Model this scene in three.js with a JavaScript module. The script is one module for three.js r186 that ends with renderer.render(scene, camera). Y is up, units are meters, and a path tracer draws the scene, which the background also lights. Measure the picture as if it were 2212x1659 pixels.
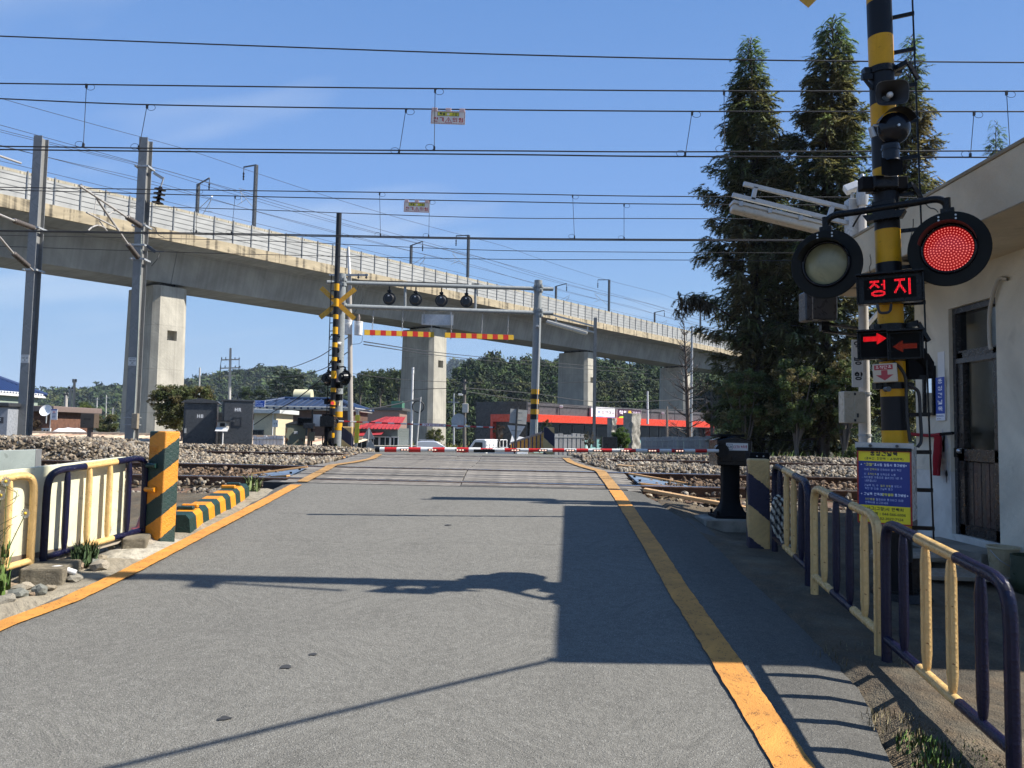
import * as THREE from 'three';
import { mergeGeometries } from 'three/addons/utils/BufferGeometryUtils.js';
import { RoundedBoxGeometry } from 'three/addons/geometries/RoundedBoxGeometry.js';
import { ImprovedNoise } from 'three/addons/math/ImprovedNoise.js';

// ---------------------------------------------------------------- camera, sky, sun, exposure
const scene = new THREE.Scene();
const camera = new THREE.PerspectiveCamera(53.1, 4 / 3, 0.05, 6000);
camera.position.set(0, 1.65, 0);
camera.rotation.set(THREE.MathUtils.degToRad(3.57), 0, THREE.MathUtils.degToRad(1.05), 'YXZ');
camera.updateMatrixWorld(true);
const renderer = new THREE.WebGLRenderer({ antialias: true });
renderer.toneMapping = THREE.LinearToneMapping;
renderer.toneMappingExposure = 2.0;
renderer.shadowMap.enabled = true;

const SUN = new THREE.Vector3(1, 1.02, 0.03).normalize();
const sun = new THREE.DirectionalLight(new THREE.Color().setRGB(1, 0.945, 0.86), 4.8);
sun.name = 'sun'; sun.position.copy(SUN).multiplyScalar(60); sun.castShadow = true; sun.shadow.radius = 1;
Object.assign(sun.shadow.camera, { left: -40, right: 40, top: 40, bottom: -40, near: 1, far: 200 });
scene.add(sun, sun.target);

const noise3 = new ImprovedNoise();
const nz = (x, y = 0, z = 0) => noise3.noise(x + 0.37, y + 0.71, z + 0.13);
const fbm = (x, y, z = 0, o = 4) => { let s = 0, a = 0.5, f = 1; for (let i = 0; i < o; i++) { s += a * nz(x * f, y * f, z * f + i * 7.7); a *= 0.5; f *= 2.03; } return s; };
const lerp = THREE.MathUtils.lerp, clamp = THREE.MathUtils.clamp, sm = THREE.MathUtils.smoothstep;
const s2l = (c) => (c <= 0.04045 ? c / 12.92 : Math.pow((c + 0.055) / 1.055, 2.4));

// clear autumn sky: deep blue overhead, paler to the horizon all round, a few wisps of high cloud
function makeSky() {
  const W = 2048, H = 1024, d = new Float32Array(W * H * 4);
  const stops = [[0, 0.42, 0.55, 0.71], [0.06, 0.35, 0.51, 0.73], [0.16, 0.27, 0.455, 0.74], [0.3, 0.19, 0.36, 0.72], [0.5, 0.135, 0.285, 0.62], [0.75, 0.1, 0.235, 0.54], [1, 0.085, 0.205, 0.49]];
  for (let j = 0; j < H; j++) {
    const el = ((j + 0.5) / H - 0.5) * Math.PI, y = Math.sin(el), e = Math.max(y, 0);
    let k = 0; while (k < stops.length - 2 && stops[k + 1][0] < e) k++;
    const t = clamp((e - stops[k][0]) / (stops[k + 1][0] - stops[k][0]), 0, 1);
    for (let i = 0; i < W; i++) {
      const az = ((i + 0.5) / W - 0.5) * 2 * Math.PI, x = Math.cos(az) * Math.cos(el), z = Math.sin(az) * Math.cos(el), o = (j * W + i) * 4;
      let c = [1, 2, 3].map((n) => lerp(stops[k][n], stops[k + 1][n], t));
      if (y < 0) c = [0.3, 0.33, 0.34];
      else {
        const px = x / (y + 0.16), pz = z / (y + 0.16);
        const band = fbm(px * 0.45 + pz * 0.12, pz * 1.6 - px * 0.5, 3, 5), wisp = fbm(px * 2.2, pz * 5, 9, 5);
        const a = clamp((band - 0.06) * 2.6 + wisp * 0.35, 0, 1) * sm(e, 0.03, 0.2) * 0.4;
        c = c.map((v, n) => lerp(v, [0.78, 0.84, 0.9][n], a));
      }
      d[o] = c[0]; d[o + 1] = c[1]; d[o + 2] = c[2]; d[o + 3] = 1;
    }
  }
  const t = new THREE.DataTexture(d, W, H, THREE.RGBAFormat, THREE.FloatType);
  t.mapping = THREE.EquirectangularReflectionMapping; t.magFilter = t.minFilter = THREE.LinearFilter; t.colorSpace = THREE.LinearSRGBColorSpace; t.needsUpdate = true;
  return t;
}
scene.background = makeSky(); scene.environment = scene.background;
scene.backgroundIntensity = 0.57; scene.environmentIntensity = 0.57;
scene.fog = new THREE.FogExp2(new THREE.Color().setRGB(0.62, 0.76, 0.95), 0.00016);

// ---------------------------------------------------------------- helpers
let seed = 7;
const rnd = () => { seed = (seed + 0x6d2b79f5) | 0; let t = Math.imul(seed ^ (seed >>> 15), 1 | seed); t = (t + Math.imul(t ^ (t >>> 7), 61 | t)) ^ t; return ((t ^ (t >>> 14)) >>> 0) / 4294967296; };
const rr = (a, b) => a + (b - a) * rnd();
const pick = (a) => a[Math.floor(rnd() * a.length)];
const V = (x, y, z) => new THREE.Vector3(x, y, z);
const U = 2212, F = 1660;
// a sight line of the photograph (in a 2212 x 1659 copy of it), cut at a depth Z (metres ahead), a side distance X, or the ground
const ray = (u, v) => V((u - U / 2) / F, (829.5 - v) / F, -1).applyEuler(camera.rotation);
const at = (u, v, Z) => { const d = ray(u, v); return d.multiplyScalar(Z / -d.z).add(camera.position); };
const atX = (u, v, X) => { const d = ray(u, v); return d.multiplyScalar(X / d.x).add(camera.position); };
const pz = (Z) => Z / F;                                     // metres per photograph pixel at depth Z
const PROFILE = [[-60, -1.2], [-10, -0.42], [0, 0], [2, 0.158], [11.2, 0.885], [12.9, 1.02], [15, 0.99], [17.48, 0.98], [18.92, 1.036], [20.5, 1.04], [24, 0.97], [30, 0.74], [45, -0.2], [60, -0.97], [77, -1.15], [120, -1.25], [6000, -1.25]];
function profile(Z) {
  let k = 0; while (k < PROFILE.length - 2 && PROFILE[k + 1][0] < Z) k++;
  const [a, b] = [PROFILE[k], PROFILE[k + 1]]; return lerp(a[1], b[1], (Z - a[0]) / (b[0] - a[0]));
}
function onRoad(u, v, up = 0) {                              // where a sight line meets the road surface
  const d = ray(u, v); let a = 0.5, b = 400;
  const f = (Z) => 1.65 + d.y / -d.z * Z - profile(Z) - up;
  let z = a; while (z < b && f(z) > 0) z *= 1.02;
  let lo = z / 1.02, hi = z; for (let i = 0; i < 30; i++) { const m = (lo + hi) / 2; if (f(m) > 0) lo = m; else hi = m; }
  return at(u, v, lo);
}
function G(X, Z) {                                           // the lie of the land off the road
  let y = profile(Z);
  const off = Math.max(sm(-X, 3.4, 4.2), sm(X, 1.9, 2.7));
  if (Z > 9.8 && Z < 24) y -= off * 0.26 * sm(Z, 9.8, 10.8) * (1 - sm(Z, 20, 23));
  y -= 0.14 * sm(X, 2.7, 4.2) * sm(Z, 1, 4) * (1 - sm(Z, 9, 10.5));
  y -= 0.13 * sm(X, 2.1, 2.3) * sm(Z, 7.7, 8.3) * (1 - sm(Z, 9.5, 10.2)) * (1 - sm(X, 2.9, 3.6));
  y -= 0.35 * sm(-X, 12, 20) * sm(Z, 24, 32) * (1 - sm(Z, 60, 90));
  return y;
}

const names = new Map();
const numbered = (n) => { const k = names.get(n) ?? 0; names.set(n, k + 1); return k ? `${n}_${String(k).padStart(3, '0')}` : n; };
function tag(o, label, category, group, kind) {
  if (label) o.userData.label = label; if (category) o.userData.category = category;
  if (group) o.userData.group = group; if (kind) o.userData.kind = kind; return o;
}
function thing(name, label, category, p = V(0, 0, 0), group, ry = 0) {
  const o = new THREE.Group(); o.name = numbered(name); o.position.copy(p); o.rotation.y = ry; scene.add(o);
  return tag(o, label, category, group);
}
function part(parent, name, g, m, label) {
  const o = new THREE.Mesh(Array.isArray(g) ? mg(g) : g, m); o.name = parent === scene ? numbered(name) : name; o.castShadow = o.receiveShadow = true; parent.add(o);
  if (label) o.userData.label = label; return o;
}
const single = (name, g, m, label, category, group, p) => { const o = part(scene, name, g, m); if (p) o.position.copy(p); return tag(o, label, category, group); };
const struct = (name, g, m) => tag(part(scene, name, g, m), null, null, null, 'structure');
function dup(root, label, p, ry, group) {
  const r = root.clone(); r.userData = { ...root.userData }; r.name = numbered(root.name.replace(/_\d{3}$/, '')); scene.add(r);
  if (p) r.position.copy(p); if (ry !== undefined) r.rotation.y = ry; if (label) r.userData.label = label; if (group) r.userData.group = group; return r;
}
// geometry: everything becomes non-indexed with position, normal, uv (metres) and, where coloured, color
function fin(g, keepUV = false) {
  if (g.index) g = g.toNonIndexed();
  if (!g.attributes.normal) g.computeVertexNormals();
  for (const k of Object.keys(g.attributes)) if (!['position', 'normal', 'uv', 'color'].includes(k)) g.deleteAttribute(k);
  if (!keepUV || !g.attributes.uv) {
    const p = g.attributes.position, n = g.attributes.normal, uv = new Float32Array(p.count * 2);
    for (let i = 0; i < p.count; i++) {
      const a = Math.abs(n.getX(i)), b = Math.abs(n.getY(i)), c = Math.abs(n.getZ(i));
      const [s, t] = b >= a && b >= c ? [p.getX(i), -p.getZ(i)] : a >= c ? [p.getZ(i) + 0.31, p.getY(i)] : [p.getX(i), p.getY(i)];
      uv[i * 2] = s; uv[i * 2 + 1] = t;
    }
    g.setAttribute('uv', new THREE.BufferAttribute(uv, 2));
  }
  g.morphAttributes = {}; return g;
}
function mg(list) {
  list = list.flat(9).filter(Boolean); const anyC = list.some((g) => g.attributes.color);
  if (anyC) list.forEach((g) => { if (!g.attributes.color) paint(g, [1, 1, 1]); });
  return list.length === 1 ? list[0] : mergeGeometries(list.map((g) => (g.index || !g.attributes.uv ? fin(g) : g)));
}
function paint(g, c) {
  const n = g.attributes.position.count, a = new Float32Array(n * 3), f = typeof c === 'function' ? c : () => c, p = g.attributes.position;
  for (let i = 0; i < n; i++) a.set(f(p.getX(i), p.getY(i), p.getZ(i), i), i * 3);
  g.setAttribute('color', new THREE.BufferAttribute(a, 3)); return g;
}
const box = (w, h, d, x = 0, y = 0, z = 0, r = 0, seg = 1) => fin((r ? new RoundedBoxGeometry(w, h, d, seg, Math.min(r, w / 2.01, h / 2.01, d / 2.01)) : new THREE.BoxGeometry(w, h, d)).translate(x, y, z));
const cyl = (r1, r2, h, x = 0, y = 0, z = 0, n = 16, open = false) => fin(new THREE.CylinderGeometry(r1, r2, h, n, 1, open).translate(x, y, z));
const sph = (r, x = 0, y = 0, z = 0, n = 14) => fin(new THREE.SphereGeometry(r, n, Math.ceil(n * 0.7)).translate(x, y, z));
const UP = V(0, 1, 0);
function rod(a, b, r1, r2 = r1, n = 8) { const d = b.clone().sub(a), L = d.length(); return fin(new THREE.CylinderGeometry(r2, r1, L, n).applyQuaternion(new THREE.Quaternion().setFromUnitVectors(UP, d.normalize())).translate((a.x + b.x) / 2, (a.y + b.y) / 2, (a.z + b.z) / 2)); }
function bar(a, b, w, h, r = 0) {                             // rectangular bar: w across (level), h up
  const d = b.clone().sub(a), L = d.length(), zx = d.clone().normalize(); let side = V(0, 1, 0).cross(zx); if (side.length() < 0.01) side = V(1, 0, 0); side.normalize();
  const up = zx.clone().cross(side), m = new THREE.Matrix4().makeBasis(side, up, zx).setPosition(a.clone().add(b).multiplyScalar(0.5));
  const g = (r ? new RoundedBoxGeometry(w, h, L, 1, r) : new THREE.BoxGeometry(w, h, L)); g.applyMatrix4(m); return fin(g);
}
const curve = (pts, closed = false, tension = 0.5) => new THREE.CatmullRomCurve3(pts, closed, 'catmullrom', tension);
const tube = (pts, r, seg = 24, n = 6, closed = false) => fin(new THREE.TubeGeometry(curve(pts, closed), seg, r, n, closed));
const lathe = (pts, n = 24, x = 0, y = 0, z = 0) => fin(new THREE.LatheGeometry(pts.map(([a, b]) => new THREE.Vector2(a, b)), n).translate(x, y, z));
function poly(pts, depth, bevel = 0, holes = []) {           // outline in x,y pushed along +z
  const s = new THREE.Shape(pts.map(([a, b]) => new THREE.Vector2(a, b))); holes.forEach((h) => s.holes.push(new THREE.Path(h.map(([a, b]) => new THREE.Vector2(a, b)))));
  return fin(new THREE.ExtrudeGeometry(s, { depth, bevelEnabled: bevel > 0, bevelSize: bevel, bevelThickness: bevel, bevelSegments: 1, bevelOffset: -bevel, steps: 1, curveSegments: 12 }));
}
const rot = (g, x = 0, y = 0, z = 0) => g.applyMatrix4(new THREE.Matrix4().makeRotationFromEuler(new THREE.Euler(x, y, z)));
const mv = (g, x, y, z) => g.translate(x, y, z);
function quadFace(a, b, c, d) {                              // flat printed sheet: a lower left, b lower right, c upper right, d upper left
  const g = new THREE.BufferGeometry(); g.setAttribute('position', new THREE.Float32BufferAttribute([a, b, c, a, c, d].flatMap((p) => p.toArray()), 3));
  g.setAttribute('uv', new THREE.Float32BufferAttribute([0, 0, 1, 0, 1, 1, 0, 0, 1, 1, 0, 1], 2)); g.computeVertexNormals(); return g;
}
const plate = (w, h, x = 0, y = 0, z = 0) => fin(new THREE.PlaneGeometry(w, h).translate(x, y, z), true);   // faces +z, uv 0..1
function gridSheet(xs, zs, fy, skip) {
  const p = [], id = [], nx = xs.length; zs.forEach((Z) => xs.forEach((X) => p.push(X, fy(X, Z), -Z)));
  for (let j = 0; j < zs.length - 1; j++) for (let i = 0; i < nx - 1; i++) { if (skip && skip((xs[i] + xs[i + 1]) / 2, (zs[j] + zs[j + 1]) / 2)) continue; const a = j * nx + i; id.push(a, a + 1, a + nx, a + 1, a + nx + 1, a + nx); }
  const g = new THREE.BufferGeometry(); g.setAttribute('position', new THREE.Float32BufferAttribute(p, 3)); g.setIndex(id); g.computeVertexNormals();
  const uv = []; for (let i = 0; i < p.length; i += 3) uv.push(p[i], -p[i + 2]); g.setAttribute('uv', new THREE.Float32BufferAttribute(uv, 2)); return g;
}
function strip(L, R, n = 1) {                                // sheet between two lines of points
  const p = [], id = [], uv = [];
  L.forEach((a, j) => { for (let i = 0; i <= n; i++) { const q = a.clone().lerp(R[j], i / n); p.push(q.x, q.y, q.z); uv.push(q.x, -q.z); } });
  for (let j = 0; j < L.length - 1; j++) for (let i = 0; i < n; i++) { const a = j * (n + 1) + i, b = a + n + 1; id.push(a, a + 1, b, a + 1, b + 1, b); }
  const g = new THREE.BufferGeometry(); g.setAttribute('position', new THREE.Float32BufferAttribute(p, 3)); g.setAttribute('uv', new THREE.Float32BufferAttribute(uv, 2)); g.setIndex(id); g.computeVertexNormals(); return g;
}
// the same copies baked into one real mesh, for the crown of a single tree
function baked(parent, name, geos, mt, lists) {
  let n = 0; lists.forEach((l, i) => { n += l.length * geos[i].attributes.position.count; });
  const P = new Float32Array(n * 3), N = new Float32Array(n * 3), C = new Float32Array(n * 3), v = V(0, 0, 0), nm = new THREE.Matrix3(); let o = 0;
  lists.forEach((l, k) => { const a = geos[k].attributes, q = a.position.count; for (const [M4, col] of l) { nm.getNormalMatrix(M4); for (let i = 0; i < q; i++, o += 3) { v.fromBufferAttribute(a.position, i).applyMatrix4(M4).toArray(P, o); v.fromBufferAttribute(a.normal, i).applyMatrix3(nm).normalize().toArray(N, o); C[o] = a.color.getX(i) * col[0]; C[o + 1] = a.color.getY(i) * col[1]; C[o + 2] = a.color.getZ(i) * col[2]; } } });
  const g = new THREE.BufferGeometry(); g.setAttribute('position', new THREE.BufferAttribute(P, 3)); g.setAttribute('normal', new THREE.BufferAttribute(N, 3)); g.setAttribute('color', new THREE.BufferAttribute(C, 3)); return part(parent, name, g, mt);
}
function scatter(parent, name, g, m, list, kind) {           // list of [Matrix4, [r,g,b]?]
  const o = new THREE.InstancedMesh(g, m, list.length); o.name = parent === scene ? numbered(name) : name; o.castShadow = o.receiveShadow = true; const c = new THREE.Color();
  list.forEach(([M4, col], i) => { o.setMatrixAt(i, M4); if (col) o.setColorAt(i, c.setRGB(...col)); });
  if (kind) o.userData.kind = kind; parent.add(o); return o;
}
const mat4 = (p, e, s) => new THREE.Matrix4().compose(p, e.isQuaternion ? e : new THREE.Quaternion().setFromEuler(e), typeof s === 'number' ? V(s, s, s) : s);

// ---------------------------------------------------------------- textures and materials
function dataTex(n, fn, srgb = false, mean = 1) {
  const d = new Uint8Array(n * n * 4); for (let j = 0; j < n; j++) for (let i = 0; i < n; i++) { const c = fn(i / n, j / n, i, j), o = (j * n + i) * 4; for (let k = 0; k < 3; k++) d[o + k] = clamp(Math.round((Array.isArray(c) ? c[k] : c) * 255), 0, 255); d[o + 3] = 255; }
  const t = new THREE.DataTexture(d, n, n); t.wrapS = t.wrapT = THREE.RepeatWrapping; t.magFilter = THREE.LinearFilter; t.minFilter = THREE.LinearMipmapLinearFilter; if (srgb) t.colorSpace = THREE.SRGBColorSpace; t.needsUpdate = true; return t;
}
const rep = (t, sx, sy = sx) => { const c = t.clone(); c.repeat.set(sx, sy); c.needsUpdate = true; return c; };
// periodic noise on a torus so that the tiles join
const tn = (u, v, f, s = 0) => { const a = u * 2 * Math.PI, b = v * 2 * Math.PI, r = f / (2 * Math.PI); return nz(Math.cos(a) * r + s, Math.sin(a) * r + Math.cos(b) * r, Math.sin(b) * r + s * 1.7); };
const tfbm = (u, v, f, o = 4, s = 0) => { let t = 0, a = 0.5; for (let i = 0; i < o; i++) { t += a * tn(u, v, f * 2 ** i, s + i * 3.1); a *= 0.55; } return t; };
function rand2(i, j) { let h = Math.imul(i, 374761393) + Math.imul(j, 668265263); h = Math.imul(h ^ (h >>> 13), 1274126177); return ((h ^ (h >>> 16)) >>> 0) / 4294967296; }
const T = {};
T.asphalt = dataTex(1024, (u, v, i, j) => {                  // 2 m tile: binder with pale and dark aggregate
  const big = tfbm(u, v, 5, 5), g = rand2(i >> 1, j >> 1), g2 = rand2(i + 999, j), mid = tfbm(u, v, 40, 2, 4);
  const a = 0.72 + big * 0.05 + mid * 0.12 + (g - 0.5) * 0.19 + (g2 - 0.5) * 0.12 + (g > 0.965 ? 0.22 : g < 0.03 ? -0.2 : 0);
  return [a * 1.0, a * 0.985, a * 0.955];
}, true);
T.asphaltBump = dataTex(1024, (u, v, i, j) => 0.5 + (rand2(i >> 1, j >> 1) - 0.5) * 0.7 + tfbm(u, v, 90, 2, 4) * 0.6);
T.concrete = dataTex(512, (u, v, i, j) => { const a = 0.74 + tfbm(u, v, 4, 5, 2) * 0.28 + (rand2(i, j) - 0.5) * 0.07 + Math.min(0, tfbm(u, v, 18, 3, 8)) * 0.3; return [a, a * 0.98, a * 0.93]; }, true);
T.concreteBump = dataTex(512, (u, v, i, j) => 0.5 + tfbm(u, v, 12, 5, 2) * 0.6 + (rand2(i, j) - 0.5) * 0.15);
T.streak = dataTex(512, (u, v, i, j) => {                    // weather stains running down a concrete edge
  const col = tfbm(u, 0.3, 26, 3, 5), run = clamp(col * 2.2 + tfbm(u, v, 9, 3, 1) * 0.9, -1, 1), a = 0.80 + tfbm(u, v, 6, 4, 3) * 0.2 - Math.max(0, run) * 0.42; return [a, a * 0.955, a * 0.865];
}, true);
T.form = dataTex(512, (u, v, i, j) => {                      // formwork concrete: board joints and blotches
  const a = 0.78 + tfbm(u, v, 3, 5, 7) * 0.2 + tfbm(u, 0.2, 30, 2, 3) * 0.1 + (rand2(i, j) - 0.5) * 0.05 - (j % 256 < 2 ? 0.1 : 0); return [a, a * 0.985, a * 0.945];
}, true);
T.dirt = dataTex(1024, (u, v, i, j) => {
  const a = 0.56 + tfbm(u, v, 6, 5, 1) * 0.3 + (rand2(i >> 1, j >> 1) - 0.5) * 0.2, b = tfbm(u, v, 9, 3, 9), g = rand2(i >> 2, j >> 2); const p = g > 0.95 ? 0.16 : 0;
  return [a * (1.0 + b * 0.12) + p, a * 0.93 + p, a * (0.82 - b * 0.1) + p];
}, true);
T.dirtBump = dataTex(1024, (u, v, i, j) => 0.5 + tfbm(u, v, 20, 5, 1) * 0.7 + (rand2(i >> 2, j >> 2) > 0.93 ? 0.3 : 0) + (rand2(i >> 1, j >> 1) - 0.5) * 0.2);
T.plaster = dataTex(512, (u, v, i, j) => { const a = 0.88 + tfbm(u, v, 3, 5, 4) * 0.19 + (rand2(i, j) - 0.5) * 0.03 - Math.max(0, tfbm(u, v, 7, 3, 6) - 0.22) * 0.5; return [a, a * 0.985, a * 0.95]; }, true);
T.soft = dataTex(256, (u, v, i, j) => 0.55 + tfbm(u, v, 6, 4, 11) * 0.7 + (rand2(i, j) - 0.5) * 0.08);
T.wear = dataTex(512, (u, v, i, j) => { const a = 0.94 + tfbm(u, v, 7, 4, 13) * 0.09 - (tfbm(u, v, 22, 3, 5) > 0.36 ? 0.12 : 0) - (rand2(i >> 1, j >> 1) > 0.993 ? 0.15 : 0); return [a, a, a]; }, true);
T.wood = dataTex(512, (u, v, i, j) => { const g = tfbm(u * 0.5, v, 6, 3, 3) + 0.9 * tn(0.5, v, 60, 2) + 0.7 * tn(u, v, 34, 6); const a = 0.62 + g * 0.3 + (rand2(i >> 3, j) - 0.5) * 0.14 - (tfbm(u, v, 24, 2, 8) > 0.34 ? 0.25 : 0); return [a, a * 0.97, a * 0.93]; }, true);
T.paintline = dataTex(512, (u, v, i, j) => { const w = tfbm(u, v, 30, 4, 5) + (rand2(i >> 1, j >> 1) - 0.5) * 0.7, k = w > 0.42 ? 0.62 : 1, a = 0.9 + tfbm(u, v, 5, 4, 2) * 0.2 + (rand2(i, j) - 0.5) * 0.08; return [a * k, a * k, a * k]; }, true);
T.chips = dataTex(512, (u, v, i, j) => { const c = tfbm(u, v, 26, 3, 21) > 0.4 || tfbm(u, v, 9, 4, 31) > 0.42, a = 0.95 + tfbm(u, v, 6, 4, 17) * 0.12 - (tfbm(u, v, 15, 3, 41) > 0.3 ? 0.06 : 0); return c ? [0.55, 0.42, 0.34] : [a, a, a * 0.99]; }, true);
T.rust = dataTex(512, (u, v, i, j) => { const k = 0.85 * sm(tfbm(u, v, 5, 5, 6) + tfbm(u, 0.1, 12, 2, 2) * 0.5, 0.12, 0.4), a = 0.85 + (rand2(i, j) - 0.5) * 0.06; return [a * lerp(0.66, 0.5, k), a * lerp(0.68, 0.28, k), a * lerp(0.6, 0.15, k)]; }, true);

function M(rgb, rough = 0.7, o = {}) {
  const m = new THREE.MeshPhysicalMaterial({ roughness: rough, ...o }); m.color.setRGB(...(Array.isArray(rgb) ? rgb : [rgb, rgb, rgb])); return m;
}
const worn = (rgb, rough = 0.55, s = 1.4, o = {}) => M(rgb, rough, { map: rep(T.wear, s), roughnessMap: rep(T.soft, s * 1.7), ...o });
const VC = (rough = 0.55, o = {}) => M(1, rough, { vertexColors: true, map: rep(T.wear, 1.7), specularIntensity: 0.6, ...o });
const K = {
  yellow: [0.66, 0.34, 0.012], black: [0.009, 0.0095, 0.012], cream: [0.72, 0.47, 0.19], navy: [0.0075, 0.008, 0.032], orange: [0.72, 0.25, 0.012], green: [0.011, 0.03, 0.026], red: [0.5, 0.016, 0.014], white: [0.78, 0.77, 0.74],
};
const m = {
  steel: worn([0.27, 0.28, 0.28], 0.5, 0.8, { metalness: 0.1 }), galv: worn([0.42, 0.43, 0.43], 0.5, 1.1, { metalness: 0.15 }), black: worn([0.0085, 0.009, 0.01], 0.5, 2, { specularIntensity: 0.4 }), blackgloss: M([0.006, 0.007, 0.011], 0.25, { clearcoat: 0.15, clearcoatRoughness: 0.15, specularIntensity: 0.5 }),
  blackmatt: M([0.0065, 0.0065, 0.0075], 0.85, { specularIntensity: 0.35 }), yellow: worn(K.yellow, 0.5, 1.8), vc: VC(), vcgloss: VC(0.35), wire: M(0.02, 0.6), white: worn(K.white, 0.5, 1.2), concrete: M([0.46, 0.45, 0.42], 0.9, { map: rep(T.concrete, 0.5), bumpMap: rep(T.concreteBump, 0.7), bumpScale: 0.006 }),
  rope: M(1, 0.95, { vertexColors: true }), silver: M(0.5, 0.3, { metalness: 0.8 }), glassdark: M([0.02, 0.025, 0.03], 0.06, {}), darkgrey: worn([0.045, 0.048, 0.053], 0.6, 0.6), beige: worn([0.56, 0.49, 0.37], 0.55, 1.2), rust: M([0.62, 0.6, 0.55], 0.8, { map: rep(T.rust, 0.8) }), redcloth: M([0.28, 0.012, 0.02], 0.95),
};

// ---------------------------------------------------------------- Korean lettering drawn with strokes
const JL = 'ㄱㄲㄴㄷㄸㄹㅁㅂㅃㅅㅆㅇㅈㅉㅊㅋㅌㅍㅎ', JV = 'ㅏㅐㅑㅒㅓㅔㅕㅖㅗㅘㅙㅚㅛㅜㅝㅞㅟㅠㅡㅢㅣ', JT = ' ㄱㄲㄳㄴㄵㄶㄷㄹㄺㄻㄼㄽㄾㄿㅀㅁㅂㅄㅅㅆㅇㅈㅊㅋㅌㅍㅎ';
const J = {
  ㄱ: [[0, 0, 1, 0, 1, 1]], ㄴ: [[0, 0, 0, 1, 1, 1]], ㄷ: [[1, 0, 0, 0, 0, 1, 1, 1]], ㄹ: [[0, 0, 1, 0, 1, 0.5, 0, 0.5, 0, 1, 1, 1]], ㅁ: [[0, 0, 1, 0, 1, 1, 0, 1, 0, 0]], ㅂ: [[0, 0, 0, 1, 1, 1, 1, 0], [0, 0.5, 1, 0.5]],
  ㅅ: [[0.5, 0, 0.5, 0.3, 0, 1], [0.5, 0.3, 1, 1]], ㅇ: ['o', 0, 0, 1, 1], ㅈ: [[0, 0, 1, 0], [0.5, 0, 0.5, 0.3, 0, 1], [0.5, 0.35, 1, 1]], ㅊ: [[0.3, -0.05, 0.7, -0.05], [0, 0.22, 1, 0.22], [0.5, 0.22, 0.5, 0.45, 0, 1], [0.5, 0.5, 1, 1]],
  ㅋ: [[0, 0, 1, 0, 1, 1], [0, 0.5, 1, 0.5]], ㅌ: [[1, 0, 0, 0, 0, 1, 1, 1], [0, 0.5, 1, 0.5]], ㅍ: [[0, 0, 1, 0], [0, 1, 1, 1], [0.3, 0, 0.3, 1], [0.7, 0, 0.7, 1]], ㅎ: [[0.3, -0.05, 0.7, -0.05], [0, 0.2, 1, 0.2]],
};
function jamo(x, ch, X, Y, W, H) {
  const dbl = { ㄲ: 'ㄱ', ㄸ: 'ㄷ', ㅃ: 'ㅂ', ㅆ: 'ㅅ', ㅉ: 'ㅈ' }[ch], pair = { ㄳ: 'ㄱㅅ', ㄵ: 'ㄴㅈ', ㄶ: 'ㄴㅎ', ㄺ: 'ㄹㄱ', ㄻ: 'ㄹㅁ', ㄼ: 'ㄹㅂ', ㅄ: 'ㅂㅅ', ㅀ: 'ㄹㅎ' }[ch] ?? (dbl && dbl + dbl);
  if (pair) { jamo(x, pair[0], X, Y, W * 0.42, H); jamo(x, pair[1], X + W * 0.58, Y, W * 0.42, H); return; }
  const oval = (a, b, c, d) => { x.beginPath(); x.ellipse(X + a * W + c * W / 2, Y + b * H + d * H / 2, c * W / 2, d * H / 2, 0, 0, 7); x.stroke(); };
  if (ch === 'ㅇ') return oval(0, 0, 1, 1);
  if (ch === 'ㅎ') oval(0.08, 0.42, 0.84, 0.58);
  for (const s of J[ch] ?? []) { x.beginPath(); for (let i = 0; i < s.length; i += 2) x[i ? 'lineTo' : 'moveTo'](X + s[i] * W, Y + s[i + 1] * H); x.stroke(); }
}
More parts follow.
